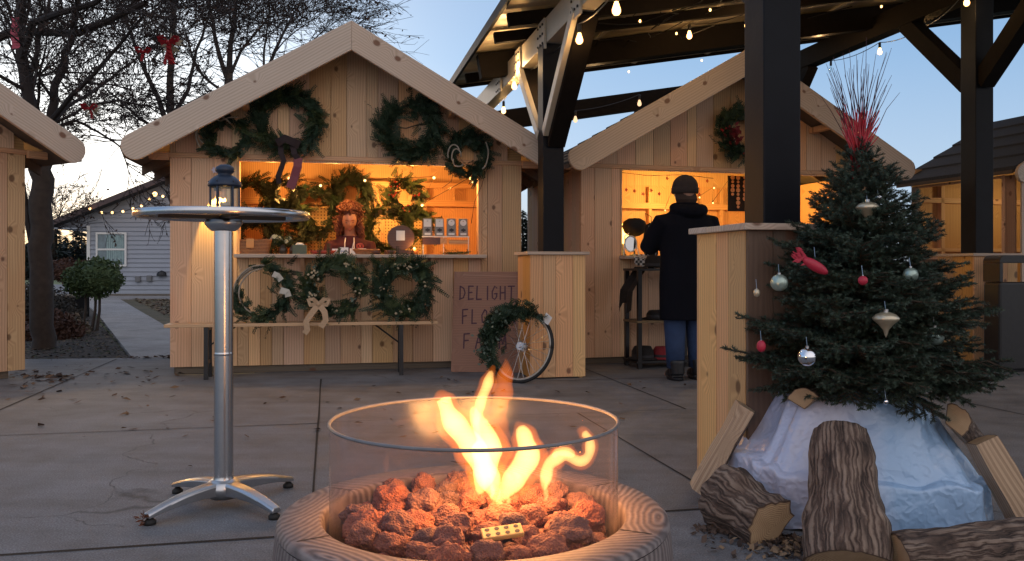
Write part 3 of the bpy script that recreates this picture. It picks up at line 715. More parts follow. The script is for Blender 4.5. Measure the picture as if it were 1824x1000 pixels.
# far right post: Y of braces in the depth plane
brace((4.285, .08, 2.72), (4.285, 1.0, 3.58), .15, .17); brace((4.285, -.08, 2.72), (4.285, -1.0, 3.58), .15, .17)
brace((4.285, 3.67, 2.75), (4.285, 2.9, 3.58), .14, .15); brace((4.285, -3.67, 2.75), (4.285, -2.9, 3.58), .14, .15)
# dark wire clutter and lit fairy strings under the roof are added with the lights
# ================================================================ BACKGROUND: house, trees, shrubs
def siding_mat():
    m, n, p = nmat('grey lap siding'); tc = n.nodes.new('ShaderNodeTexCoord'); sp = n.nodes.new('ShaderNodeSeparateXYZ'); n.links.new(tc.outputs['Object'], sp.inputs[0])
    no = N(n, 'ShaderNodeTexNoise'); no.inputs['Scale'].default_value = 2; n.links.new(tc.outputs['Object'], no.inputs['Vector'])
    n.links.new(mix(n, (.29, .315, .375), (.36, .385, .44), no.outputs['Fac']), p.inputs['Base Color']); p.inputs['Roughness'].default_value = .6; return m
M['siding'] = siding_mat()
M['win'] = simple('window pane with reflections', (.10, .16, .19), .12, 0, .7, 6, 0, 0, .8)
M['curtain'] = simple('pale curtain', (.30, .42, .42), .8, 0, .4, 9)
def house():
    Y = 28.2; t = thing('house', 'low grey house with lap siding, one window and bulbs along its sloping eave', 'house', (-14.2, Y, 0))
    w, ez, sl = 13.4, 2.30, .40
    wl = MB(); n_ = 17; h = .15
    ridge = w / 2
    z = .02
    while z < 2.3 + (ridge + 1) * sl - .1:      # lapped boards
        z1 = z + h
        xa = 0 if z < ez - .07 else max(-1.0, (z - ez - .05) / sl - 1.0); xb = w - xa; xa1 = 0 if z < ez - .07 else max(-1.0, (z1 - ez - .05) / sl - 1.0); xb1 = w - xa1
        wl.quad((xa, -.035, z), (xb, -.035, z), (xb1, 0, z1), (xa1, 0, z1)); wl.quad((xa, 0.0, z - .002), (xb, 0.0, z - .002), (xb, -.035, z), (xa, -.035, z)); z = z1
    wl.box(0, .05, 0, 8, 0, ez); wl.box(w - .05, w, 0, 8, 0, ez); wl.build('wall', M['siding'], t)
    fo = MB(); fo.box(.01, w, -.03, .1, -.1, .05); fo.build('foundation', M['skid'], t)
    cn = MB(); cn.box(-.02, .09, -.05, -.036, .02, ez); cn.build('corner_trim', M['white'], t)
    rf = MB()
    for sg in (-1, 1):
        xe = -1.05 if sg < 0 else w + 1.05; ze = ez - .05; zr = ez + (ridge + 1.05) * sl - .05
        rf.cur = 0; rf.prism([(xe, -.55, ze), (ridge, -.55, zr), (ridge, -.55, zr + .16), (xe, -.55, ze + .16)], (0, 9, 0), (0, 1, 0))
    rr = rf.build('roof', [M['shingle']], t)
    fa = MB()
    for sg in (-1, 1):
        xe = -1.05 if sg < 0 else w + 1.05; fa.prism([(xe, -.58, ez - .08), (ridge, -.58, zr - .03), (ridge, -.58, zr + .13), (xe, -.58, ez + .10)], (0, .028, 0))
    fa.build_each('fascia', simple('brown fascia', (.09, .06, .06), .7), t)
    so = MB(); so.box(-1.0, -.01, -.5, 8, ez - .12, ez - .08); so.build('soffit', M['siding'], t)
    x0, x1, z0, z1 = .36, 1.26, 1.0, 2.02
    f = MB()
    for a in ((x0 - .06, x0, z0 - .06, z1 + .06), (x1, x1 + .06, z0 - .06, z1 + .06), (x0, x1, z1, z1 + .06), (x0, x1, z0 - .06, z0), (x0, x1, (z0 + z1) / 2 - .03, (z0 + z1) / 2 + .03)): f.box(a[0], a[1], -.09, -.04, a[2], a[3])
    fr = f.build('window', M['white'], t)
    q = MB(); q.box(x0, x1, -.062, -.052, z0, z1); q.build('pane', M['win'], fr)
    q = MB()
    for i in range(9): q.box(x0 + .3 + i * .065, x0 + .34 + i * .065, -.068, -.063, z0 + .1 + .1 * (i % 2), z1 - .05)
    q.build('curtain', M['curtain'], fr)
    for x, z, s_ in ((1.62, .42, .17), (2.0, .44, .17)):
        q = MB(); q.box(x, x + s_, -.13, -.036, z, z + .2); q.build('meter_box', M['grey'], t, bevel=.02)
    q = MB(); q.lathe([(.0, 0), (.16, 0), (.16, .05), (.12, .14), (.0, .19)], 14, (2.5, -.08, .62)); q.build('vent_hood', M['black'], t)
    # bulbs strung below the gable edge
    fs = thing('string_lights', 'string of round bulbs along the sloping eave of the grey house', 'string lights', (-14.2, Y - .7, 0), 0, 'strings of lit bulbs')
    pts = []
    for px, py in ((160, 372), (181, 379), (200, 379), (219, 377), (237, 372), (252, 367), (266, 355), (276, 346), (290, 350)):
        p = at(px, py, Y - .7); pts.append(V(p.x + 14.2, 0, p.z))
    wr = MB(); wr.tube(pts, .012, 4); wr.build('wire', M['black'], fs)
    for i, p in enumerate(pts): b = MB(); b.ball(p, .042 + .035 * (i == 7), 10, 7); b.build('bulb', M['glow2'], fs, smooth=True)
M['glow2'] = emis('bulb glow', (1, .52, .2), 1.6)
house()

def cards(mb, n, fpos, size, rn, up=None):
    for _ in range(n):
        p = fpos(); a = Vector((rn.gauss(0, 1), rn.gauss(0, 1), rn.gauss(0, 1))).normalized(); b = a.orthogonal().normalized()
        s = size * rn.uniform(.6, 1.4); mb.quad(p - a * s, p - b * s * .5, p + a * s, p + b * s * .5)
def topiary(lab, px, py, Y, lobes, trunks, mat, seed, cat='shrub', den=1.0, grp=None):
    rn = random.Random(seed); c = at(px, py, Y); t = thing('topiary_shrub', lab, cat, (c.x, c.y, -.03), 0, grp)
    mb = MB()
    for (dx, dy, dz, r) in lobes:
        cc = V(dx, dy, c.z + .03 + dz)
        def fp():
            d = Vector((rn.gauss(0, 1), rn.gauss(0, 1), rn.gauss(0, 1))).normalized(); k = 1 + .26 * noise.noise(d * 2.6 + cc)
            return cc + Vector((d.x, d.y, d.z * .85)) * r * k * rn.uniform(.78, 1.06)
        cards(mb, int(2600 * den * (r / .4) ** 1.5), fp, .028, rn)
        core = MB(); mb.ball(cc, r * .82, 14, 9, (1, 1, .85))
    mb.build('crown', mat, t)
    tr = MB()
    for (dx, dx2) in trunks: tr.tube([(dx2, 0, -.02), ((dx + dx2) / 2 + .02, 0, c.z * .4), (dx, 0, c.z)], [.026, .020, .018], 7)
    tr.build('trunk', M['bark'], t); return t
M['topi'] = foliage('clipped juniper', (.028, .055, .020), (.085, .12, .045))
M['topibrown'] = foliage('rusty clipped shrub', (.050, .022, .014), (.095, .045, .028))
topiary('round clipped green shrub with forked stems beside the path', 172, 495, 12.6, [(.02, 0, 0, .34), (-.27, .1, -.05, .26)], [(.0, -.08), (-.15, -.22), (.05, .0)], M['topi'], 3)
topiary('rusty brown clipped shrub growing in the dark planter box', 118, 482, 16.5, [(0, 0, 0, .27), (.22, .3, .03, .2)], [(.05, .06)], M['topibrown'], 4, den=.8)
topiary('paler green clipped shrub behind the rusty brown one', 148, 488, 18.5, [(0, 0, 0, .26)], [(.0, .0)], M['topi'], 14, den=.8)
pb = thing('planter_box', 'low dark planter box holding clipped shrubs beyond the tree', 'planter', (-9.1, 15.9, -.03))
q = MB(); q.box(-.15, .95, -.35, .35, 0, .40); q.build('box', M['beam'], pb, bevel=.01); q = MB(); q.box(-.19, .99, -.39, .39, .401, .43); q.build('rim', M['skid'], pb)
def lowshrub(lab, px, py, r, seed, mat=None, Y=None):
    rn = random.Random(seed); p = gnd(px, py); t = thing('low_shrub', lab, 'shrub', (p.x, p.y, -.03)); mb = MB()
    def fp():
        d = Vector((rn.gauss(0, 1), rn.gauss(0, 1), abs(rn.gauss(0, .8)))).normalized(); k = 1 + .35 * noise.noise(d * 2.5 + Vector((seed, 0, 0)))
        q = d * r * k * rn.uniform(.45, 1); return Vector((q.x, q.y, max(.01, q.z)))
    cards(mb, int(3000 * r / .4), fp, .03, rn)
    mb.build('foliage', mat or M['darkshrub'], t)
    st = MB()
    for i in range(9):
        a = rn.uniform(0, 6.28); st.tube([(0, 0, 0), (.5 * r * math.cos(a), .5 * r * math.sin(a), r * rn.uniform(.5, .9))], [.012, .005], 5)
    st.build('stems', M['twig'], t)
M['darkshrub'] = foliage('dark low shrub', (.020, .020, .018), (.05, .042, .034))
lowshrub('dark bush at the wall of the left stall behind the tree trunk', 52, 570, .72, 21)
lowshrub('dark juniper bush to the right of the big tree trunk', 104, 566, .42, 22)
lowshrub('reddish bare bush low at the foot of the big trunk', 88, 600, .42, 23, M['topibrown'])
lowshrub('tufty dry bush between the trunk and the clipped shrub', 120, 592, .30, 24, foliage('dry tuft', (.06, .045, .03), (.16, .12, .08)))
# dead leaves and mulch chips
def litter(name, label, n, fpos, mats, size, seed, flat=.25):
    rn = random.Random(seed); mb = MB()
    for _ in range(n):
        p = fpos(rn); a = rn.uniform(0, 6.28); s = size * rn.uniform(.5, 1.3); t = Vector((math.cos(a), math.sin(a), rn.uniform(-flat, flat))); b = Vector((-math.sin(a), math.cos(a), rn.uniform(-flat, flat)))
        mb.cur = rn.randrange(len(mats)); z = Vector((0, 0, .004 + s * rn.uniform(0, .35)))
        p = p + z; mb.quad(p - t * s, p - b * s * .55, p + t * s + Vector((0, 0, s * rn.uniform(-.1, .4))), p + b * s * .55 + Vector((0, 0, s * rn.uniform(0, .4))))
    return tag(mb.build(name, mats), label, None, kind='stuff')
LM = [simple('dead leaf brown', (.075, .038, .022), .9), simple('dead leaf dark', (.035, .018, .012), .9), simple('dead leaf tan', (.14, .085, .05), .9)]
def lp(rn):
    if rn.random() < .55: return gnd(rn.uniform(40, 130), 668 + rn.gauss(0, 1) ** 2 * 5 + 3)
    p = gnd(rn.uniform(10, 330), 655 + abs(rn.gauss(0, 26))); return p
litter('fallen_leaves', 'brown fallen leaves scattered over the concrete on the left', 150, lp, LM, .035, 7)
litter('fallen_leaves', 'curled dry leaves dotted over the middle of the patio', 85, lambda rn: gnd(rn.uniform(60, 1250), rn.uniform(662, 720) + abs(rn.gauss(0, 55))), LM, .028, 8)
litter('fallen_leaves', 'line of dry leaves gathered at the end of the path', 90, lambda rn: (lambda a: Vector((-3.95 + a * 1.0 + rn.gauss(0, .03), 8.62 + a * .12 + rn.gauss(0, .05), 0)))(rn.random() ** .8), LM, .035, 9)
def bedp(rn):
    while True:
        x, y = rn.uniform(-9, -4), rn.uniform(7.9, 15)
        if x < -3.95 - (y - 8.7) * .53: return Vector((x, y, -.02))
litter('mulch_chips', 'loose bark mulch and dry leaves in the planting bed', 9000, bedp, [simple('chip a', (.085, .055, .036), .95), simple('chip b', (.035, .025, .02), .95), simple('chip c', (.14, .10, .065), .95), simple('moss', (.045, .055, .02), .95)], .022, 10)
def lawnp(rn):
    y = rn.uniform(9, 25); x0 = -2.75 - (y - 8.9) * .53; return Vector((x0 + rn.random() ** 1.2 * 4 , y, -.03))
litter('leaf_litter', 'dry leaves on the winter lawn right of the path', 6000, lawnp, [LM[0], LM[2], simple('straw', (.20, .15, .08), .95)], .045, 11)

# far evergreens
M['farfir'] = foliage('far evergreens', (.010, .018, .018), (.026, .036, .030))
def conifer(x, y, h, r, seed, lab):
    rn = random.Random(seed); t = thing('pine_tree', lab, 'tree', (x, y, -.1), 0, 'dark evergreens along the far edge of the field'); mb = MB()
    n = 900
    for _ in range(n):
        k = rn.random() ** .7; z = h * (1 - k * .96); rr = r * k * (1 + .35 * math.sin(z * 5 + seed)); a = rn.uniform(0, 6.28); q = rr * math.sqrt(rn.uniform(.25, 1))
        p = Vector((q * math.cos(a), q * math.sin(a), z - .12 * q)); o = Vector((math.cos(a), math.sin(a), -.25 + rn.uniform(-.3, .3))); s = .35 * rn.uniform(.5, 1.2); b = Vector((-o.y, o.x, rn.uniform(-.3, .3)))
        mb.quad(p - o * s * .3, p + b * s * .35, p + o * s, p - b * s * .35)
    mb.build('crown', M['farfir'], t); tr = MB(); tr.tube([(0, 0, 0), (0, 0, h * .9)], [.15, .03], 6); tr.build('trunk', M['bark'], t)
FL = ['dark evergreen in the row across the field at the left', 'dark evergreen seen through the gap beside the middle post']
rn = random.Random(77)
k = 0
for px in range(20, 178, 9):
    Y = 66 + rn.uniform(-5, 8); p = at(px + rn.uniform(-3, 3), 475, Y); conifer(p.x, Y, rn.uniform(2.6, 3.6) + (1.4 if px in (83, 92, 101, 137, 146) else 0), rn.uniform(1.0, 1.6), k, FL[0]); k += 1
for px, h in ((918, 3.4), (931, 4.6), (942, 3.8), (953, 4.2)):
    p = at(px, 475, 52); conifer(p.x, 52, h, 1.3, k, FL[1]); k += 1

# ---------------------------------------------------------------- bare trees
def grow(mb, lf, rn, p, d, L, r, lvl, maxl, twig=.004, leaf=.0, droop=0.0, spread=.55, lfsz=.03, seg=None, kids=None):
    n = 4 if lvl < maxl else 3; pts = [p.copy()]; rad = [r]; q = p.copy(); dd = d.normalized()
    for i in range(n):
        dd = (dd + Vector((rn.gauss(0, .13), rn.gauss(0, .13), rn.gauss(0, .10) + .03 - droop))).normalized(); q = q + dd * (L / n); pts.append(q.copy()); rad.append(max(twig * .6, r * (1 - .72 * (i + 1) / n)))
    mb.tube(pts, rad, 6 if r > .02 else (4 if r > .008 else 3), cap=False)
    if lvl >= maxl:
        if leaf and rn.random() < leaf:
            for _ in range(rn.randrange(1, 4)):
                c = pts[rn.randrange(1, len(pts))]; a = Vector((rn.gauss(0, 1), rn.gauss(0, 1), rn.gauss(0, 1) - .6)).normalized(); lf.leaf(c, a, lfsz * .7, lfsz * rn.uniform(.7, 1.5), Vector((rn.random(), rn.random(), rn.random())))
        return
    m = kids[lvl] if kids else rn.choice([4, 5])
    for i in range(m):
        f = rn.uniform(.25, 1) if i else 1.0; k = min(n - 1, int(f * n)); a = pts[k].lerp(pts[k + 1], f * n - k if f < 1 else 1)
        ax = Vector((rn.gauss(0, 1), rn.gauss(0, 1), rn.gauss(0, .8))).normalized(); dv = (dd + ax * spread * rn.uniform(.7, 1.5)).normalized()
        grow(mb, lf, rn, a, dv, L * rn.uniform(.5, .78), max(twig, rad[k] * rn.uniform(.45, .7)), lvl + 1, maxl, twig, leaf, droop, spread, lfsz, kids=kids)
def tree(name, label, base, limbs, seed, leaf=.5, extra=None, Y=None, twig=.004, grp='bare trees behind the stalls', lfsz=.03, maxl=3, kids=None, mat=None):
    """limbs: list of (pixel path at depth Y, [radii], n side branches, side length, depth offsets)"""
    rn = random.Random(seed); t = thing(name, label, 'tree', base, 0, grp); o = Vector(base)
    tk = MB(); cr = MB(); lf = MB()
    for li, (path, r0, r1, nb, bl) in enumerate(limbs):
        P = [at(x, y, Y + (dy if len(q_) else 0)) - o for (x, y, dy), q_ in ((pp if len(pp) == 3 else (*pp, 0), [1]) for pp in path)]
        pts = []; 
        for a, b in zip(P, P[1:]):
            for i in range(3): pts.append(a.lerp(b, i / 3) + Vector((rn.gauss(0, .01), rn.gauss(0, .01), 0)))
        pts.append(P[-1]); m = len(pts); rad = [r0 + (r1 - r0) * (i / (m - 1)) ** .8 for i in range(m)]
        (tk if li == 0 else cr).tube(pts, rad, 12 if r0 > .06 else 7, cap=False)
        for i in range(nb):
            f = rn.uniform(.15, 1) * (m - 1); k = min(m - 2, int(f)); a = pts[k].lerp(pts[k + 1], f - k); dd = (pts[k + 1] - pts[k]).normalized()
            ax = Vector((rn.gauss(0, 1), rn.gauss(0, 1), rn.gauss(0, 1))).normalized()
            grow(cr, lf, rn, a, (dd * .7 + ax * .8 + Vector((0, 0, .15))).normalized(), bl * rn.uniform(.5, 1.1), max(twig * 1.5, rad[k] * rn.uniform(.25, .45)), 0, maxl, twig, leaf, .02, .55, lfsz, kids=kids)
    tk.build('trunk', mat or M['bark'], t, smooth=True); cr.build('crown', M['twig'], t)
    if lf.f: tag(lf.build('dead_leaves', M['deadleaf'], t), None)
    print(name, len(cr.f), len(lf.f)); return t
b1 = gnd(76, 618)
TM = M['bark']
tree('bare_tree', 'big bare tree with a thick dark trunk growing from the planting bed', (b1.x, b1.y, -.05),
     [([(77, 625), (76, 560), (74, 500), (72, 440), (72, 380), (74, 320), (74, 270)], .128, .118, 0, 0),
      ([(74, 275), (58, 200), (42, 120), (38, 60), (40, -60)], .085, .05, 9, 1.5),
      ([(74, 280), (88, 215), (97, 165), (112, 120), (130, 50), (150, -40, -.5)], .065, .028, 9, 1.4),
      ([(38, 105), (60, 40, -.5), (110, 22, -1), (165, 5, -1.2), (230, -30, -1.5)], .045, .024, 8, 1.2),
      ([(-20, 75), (30, 55), (95, 58, -.4), (140, 60, -.8), (190, 38, -1), (260, 5, -1.2)], .055, .03, 9, 1.3),
      ([(60, 440), (48, 370), (36, 330), (20, 290)], .045, .03, 3, .9),
      ([(86, 222), (130, 170, -.5), (180, 120, -.8), (215, 75, -1), (262, 20, -1.4)], .035, .012, 9, 1.1),
      ([(80, 240), (120, 190, .5), (170, 160, .8), (235, 110, 1.0), (290, 70, 1.2)], .03, .010, 9, 1.1),
      ([(66, 230), (50, 150, .8), (70, 70, 1.2), (90, -20, 1.4)], .05, .02, 8, 1.2),
      ([(82, 235), (135, 215, .2), (175, 235, .2), (215, 262, .2), (228, 300, .2)], .025, .006, 7, .7),
      ([(85, 228), (150, 190, .2), (210, 180, .1), (265, 190, .1), (300, 215)], .022, .006, 7, .7)],
     41, leaf=.35, Y=b1.y, kids=[4, 5, 4, 3], twig=.0045, lfsz=.035)
b2 = at(300, 520, 16)
tree('bare_tree', 'bare tree behind the left roof end with brown seed clusters', (b2.x, 16, -.05),
     [([(318, 540), (314, 400), (306, 250), (303, 170), (306, 90), (308, 10), (312, -60)], .105, .04, 0, 0),
      ([(302, 200), (306, 90), (308, 10), (312, -60)], .05, .035, 14, 1.9),
      ([(302, 230), (270, 150), (240, 80), (215, 10)], .06, .02, 10, 1.6),
      ([(302, 220), (335, 160), (350, 90), (375, 20)], .05, .02, 10, 1.6),
      ([(302, 250), (260, 220), (225, 190), (190, 160)], .045, .012, 9, 1.4),
      ([(301, 270), (250, 250), (205, 250), (160, 240)], .03, .01, 8, 1.3)],
     43, leaf=.7, Y=16, lfsz=.062, kids=[4, 5, 4, 3], twig=.006)
b3 = at(408, 520, 15)
tree('bare_tree', 'bare tree rising behind the left slope of the wreath stall', (b3.x, 15, -.05),
     [([(406, 540), (407, 350), (407, 200), (408, 130)], .10, .07, 0, 0),
      ([(407, 135), (412, 80), (418, 20), (425, -50)], .058, .03, 12, 1.6),
      ([(407, 150), (385, 80), (375, 20), (365, -40)], .05, .02, 10, 1.5),
      ([(407, 140), (430, 90), (470, 40), (500, -10)], .035, .012, 10, 1.5),
      ([(407, 170), (365, 140), (345, 110), (330, 60)], .03, .012, 8, 1.2)],
     47, leaf=.6, Y=15, lfsz=.06, kids=[4, 5, 4, 3], twig=.006)
b4 = at(480, 520, 22)
tree('bare_tree', 'fine twigged bare tree farther back above the left roof slope', (b4.x, 22, -.05),
     [([(460, 540), (462, 350), (465, 200), (470, 140)], .15, .08, 0, 0),
      ([(468, 150), (490, 90), (510, 50), (535, 5)], .06, .02, 12, 2.0),
      ([(468, 160), (520, 105), (555, 75), (590, 40)], .04, .010, 12, 1.6),
      ([(468, 160), (470, 90), (480, 30)], .04, .02, 10, 2.0)],
     53, leaf=.12, Y=22, lfsz=.06, kids=[5, 4, 4, 3], twig=.006)
b5 = at(128, 470, 60)
tree('bare_tree', 'pale leafless tree far off above the evergreens at the left', (at(95, 470, 62).x, 62, -.1),
     [([(92, 480), (94, 440), (96, 410)], .22, .12, 0, 0), ([(96, 420), (104, 390), (112, 370)], .1, .04, 12, 2.2), ([(96, 420), (86, 395), (84, 370)], .1, .04, 10, 2.0)],
     59, leaf=0, Y=62, kids=[4, 4, 3], maxl=2, twig=.018, mat=M['bark'])

# red bows tied in the tree
def bow(lab, px, py, Y, s, seed, tails=1, cream=True, rz=0):
    rn = random.Random(seed); s *= .78; t = thing('ribbon_bow', lab, 'bow', at(px, py, Y), R(rz), 'red bows tied in the big bare tree'); q = MB()
    for sg in (-1, 1):
        for k in range(2):
            L = s * (.9 if k == 0 else .6); up = .35 if k == 0 else -.25
            pts = [Vector((0, 0, 0)), V(sg * L * .45, -.03 * k, up * L + .02), V(sg * L, -.02, up * L * 1.1), V(sg * L * .9, -.03, up * L * .4), V(sg * .1 * L, -.02, 0)]
            for a, b in zip(pts, pts[1:]): w_ = s * .22; q.quad(a + V(0, -w_ / 2, w_ / 2), b + V(0, -w_ / 2, w_ / 2), b + V(0, w_ / 2, -w_ / 2), a + V(0, w_ / 2, -w_ / 2))
    for k in range(tails + 1):
        x = 0; z = 0; a = rn.uniform(-.35, .35)
        for i in range(5):
            x2 = x + a * s * .3 + rn.uniform(-.05, .05) * s; z2 = z - s * .35; w_ = s * .16; q.quad((x - w_, -.02 * k, z), (x + w_, -.02, z), (x2 + w_, .01, z2), (x2 - w_, .01, z2)); x, z = x2, z2
            if i > 1 + tails: break
    q.ball((0, -.02, 0), s * .16, 8, 6); q.build('ribbon', M['bowred'], t)
    if cream:
        q = MB()
        for i in range(34):
            a = rn.uniform(0, 6.28); d = V(math.cos(a), .3, math.sin(a)); q.leaf(V(0, .04, 0), d, s * .22, s * rn.uniform(.7, 1.15), V(rn.random(), 1, rn.random()))
        q.build('tulle', M['cream'], t)
bow('large red bow with cream tulle high on the trunk above the roof', 301, 76, 9.0, .17, 1, 3)
bow('red bow with cream tulle hanging low between the two roof ends', 160, 194, 9.2, .13, 2, 0)
bow('small dark red bow on a thin branch left of the large bow', 255, 93, 9.1, .12, 3, 0, False, 20)
q = thing('ribbon_streamer', 'long pink ribbon hanging beside the leftmost upright limb', 'ribbon', at(25, 30, 9.3), 0)
m_ = MB(); z = 0
for i in range(9): m_.quad((-.035 + .01 * math.sin(i), 0, z), (.045 + .01 * math.sin(i), .02, z), (.045 + .01 * math.sin(i + 1), .02 * (i % 2), z - .04), (-.03 + .01 * math.sin(i + 1), 0, z - .04)); z -= .04
m_.build('ribbon', simple('pink ribbon', (.45, .06, .10), .5, var=.3, scale=20), q)
# ================================================================ WREATHS
def sprig(mb, p, d, L, rn, n=9, w=.010, nl=.03, nrm=None):
    d = d.normalized(); nrm = nrm or Vector((rn.gauss(0, 1), rn.gauss(0, 1), rn.gauss(0, 1))); sd = d.cross(nrm)
    sd = sd.normalized() if sd.length > 1e-3 else d.orthogonal().normalized(); up = sd.cross(d)
    for i in range(n):
        f = (i + .3) / n; q = p + d * L * f - up * L * .12 * f * f; k = nl * (1.15 - .65 * f)
        for sg in (-1, 1):
            t = (d * .65 + sd * sg + up * rn.uniform(-.35, .35)).normalized(); b = d.cross(t).cross(t).normalized() * w * .5
            mb.quad(q, q + t * k * .5 + b, q + t * k, q + t * k * .5 - b)
    mb.leaf(p, d, w * .8, L * 1.08, up)
def wreath(label, loc, rz, Rr, thick, seed, mat='fir', open_=None, vine=None, bow_=None, berries=0, euc=0, tilt=0, group='evergreen wreaths', den=1.0, mat2=None, tag_=False, cones=0, name='wreath', squash=1):
    """local frame: ring in xz, facing -y"""
    rn = random.Random(seed); t = thing(name, label, 'wreath', loc, rz, group); t.rotation_euler = (R(tilt), 0, rz)
    rg = MB(); pts = [V(Rr * math.cos(a * PI / 12), 0, Rr * math.sin(a * PI / 12) * squash) for a in range(25)]; rg.tube(pts, .012, 5); rg.build('ring', M[vine or 'vine2'], t)
    mb = MB(); m2 = MB(); n = int(250 * den * (Rr / .2) ** .9 * (thick / .07) ** .6)
    for i in range(n):
        a = rn.uniform(0, 2 * PI)
        if open_ and open_[0] < math.degrees(a) < open_[1] and rn.random() < .93: continue
        rr = Rr + rn.gauss(0, thick * .36); c = V(rr * math.cos(a), -rn.uniform(0, thick * .8), rr * math.sin(a) * squash)
        tang = V(-math.sin(a), 0, math.cos(a)) * (-1); out = V(math.cos(a), 0, math.sin(a))
        d = tang * rn.uniform(.5, 1.1) + out * rn.gauss(.05, .55) + V(0, -1, 0) * rn.uniform(-.1, .55)
        L = thick * rn.uniform(.8, 1.7)
        tgt = m2 if (mat2 and noise.noise(Vector((math.cos(a) * 2, math.sin(a) * 2, seed))) > .05) else mb
        sprig(tgt, c, d, L, rn, 8, .011, min(.048, thick * rn.uniform(.34, .52)))
    for i in range(int(34 * den * Rr / .2)):
        a = rn.uniform(0, 2 * PI)
        if open_ and open_[0] < math.degrees(a) < open_[1]: continue
        rr = Rr + rn.gauss(thick * .15, thick * .4); out = V(math.cos(a), 0, math.sin(a)); tg = V(math.sin(a), 0, -math.cos(a))
        sprig(mb, V(rr * math.cos(a), -thick * rn.uniform(.1, .9), rr * math.sin(a) * squash), tg * rn.uniform(-.4, 1.2) + out * rn.uniform(-.5, 1.3) + V(0, -.4, 0) * rn.random(), thick * rn.uniform(1.3, 2.1), rn, 10, .012, .034)
    mb.build('foliage', M[mat], t)
    if mat2 and m2.f: m2.build('foliage', M[mat2], t)
    if euc:
        q = MB()
        for i in range(euc):
            a = rn.uniform(0, 2 * PI)
            if open_ and open_[0] < math.degrees(a) < open_[1]: continue
            rr = Rr + rn.gauss(0, thick * .45); q.leaf(V(rr * math.cos(a), -thick * rn.uniform(.4, 1.0), rr * math.sin(a) * squash), V(rn.gauss(0, 1), rn.gauss(0, .4) - .3, rn.gauss(0, 1)), .022, .038, V(rn.gauss(0, 1), 1, rn.gauss(0, 1)))
        q.build('eucalyptus_leaves', M['euc'], t)
    if berries:
        kind = 'berry' if berries > 0 else 'berryw'
        for c_ in range(abs(berries)):
            a = rn.uniform(0, 2 * PI); q = MB()
            for _ in range(4): q.ball(V(Rr * math.cos(a) + rn.gauss(0, .02), -thick * rn.uniform(.8, 1.1), Rr * math.sin(a) * squash + rn.gauss(0, .02)), rn.uniform(.008, .013), 6, 5)
            q.build('berry_cluster', M[kind], t, smooth=True)
    for c_ in range(cones):
        a = rn.uniform(0, 2 * PI); q = MB(); q.ball(V(Rr * math.cos(a), -thick, Rr * math.sin(a)), .024, 8, 6, (1, 1, 1.2)); q.build('pine_cone', M['vine2'], t)
    return t
def ribbon(mb, pts, w, nrm=V(0, -1, 0)):
    pts = [Vector(p) for p in pts]
    for i, (a, b) in enumerate(zip(pts, pts[1:])):
        ta = (pts[min(i + 1, len(pts) - 1)] - pts[max(i - 1, 0)]).cross(nrm).normalized() * w / 2; tb = (pts[min(i + 2, len(pts) - 1)] - pts[i]).cross(nrm).normalized() * w / 2
        mb.quad(a - ta, a + ta, b + tb, b - tb)
def vloops(t, pts_list, r=.006, mat='vine', nm='vine_loop'):
    for pts in pts_list: q = MB(); q.tube([Vector(p) for p in pts], r, 6); q.build(nm, M[mat], t, smooth=True)
def arc(cx, cz, r, a0, a1, y=-.08, n=12, sx=1): return [(cx + sx * r * math.cos(R(a0 + (a1 - a0) * i / n)), y - .01 * math.sin(i), cz + r * math.sin(R(a0 + (a1 - a0) * i / n))) for i in range(n + 1)]
GW = 'wreaths hung on the gable'; 
w1 = wreath('small wreath with pale bare vines, highest left of the lantern', FA.P(.487, -.04, 2.075), FA.a, .15, .062, 1, 'fir', None, 'vine', group=GW, mat2='fir2')
vloops(w1, [arc(-.12, .02, .12, 60, 230), arc(-.09, .0, .16, 40, 190, -.1), arc(-.05, .0, .2, 100, 215, -.11), [(-.05, -.1, .12), (.02, -.11, .15), (.10, -.1, .155)]], .006)
w2 = wreath('large gable wreath with long black and plum ribbon tails', FA.P(1.0, -.05, 2.22), FA.a, .235, .085, 2, 'fir', group=GW, mat2='fir2', den=1.15)
q = MB(); ribbon(q, [(-.06, -.10, -.22), (-.055, -.13, -.30), (-.03, -.13, -.36), (-.055, -.12, -.43), (-.08, -.13, -.50), (-.07, -.12, -.56)], .045); ribbon(q, [(-.09, -.12, -.21), (-.02, -.16, -.17), (.06, -.13, -.2), (.10, -.11, -.22)], .07); ribbon(q, [(.04, -.11, -.22), (.06, -.13, -.3), (.09, -.12, -.34)], .05); q.build('black_ribbon', M['ribbonblack'], w2)
q = MB(); ribbon(q, [(.09, -.12, -.33), (.085, -.13, -.41), (.06, -.12, -.49), (.035, -.12, -.56), (.02, -.12, -.60)], .075); q.build('plum_ribbon', M['ribbonred'], w2)
w3 = wreath('large dark gable wreath with a bare twig across its middle', FA.P(2.08, -.05, 2.19), FA.a, .215, .10, 3, 'fir', (100, 128), group=GW, den=1.2)
vloops(w3, [[(-.17, -.05, .01), (-.05, -.07, -.005), (.05, -.06, .03), (.15, -.05, .04)]], .006, 'vine2', 'twig')
q = MB(); rn = random.Random(5)
for i in range(14): sprig(q, V(-.16 + rn.gauss(0, .03), -.03, .12 + rn.gauss(0, .05)), V(-.5, -.2, rn.uniform(.1, 1)), .14, rn, 9, .01, .035)
for i in range(22): sprig(q, V(-.12 + i * .02, -.05, -.2 - .02 * rn.random()), V(rn.uniform(-1, .3), -.3, rn.uniform(-.5, .2)), .13, rn, 9, .01, .03)
q.build('spray', M['fir'], w3)
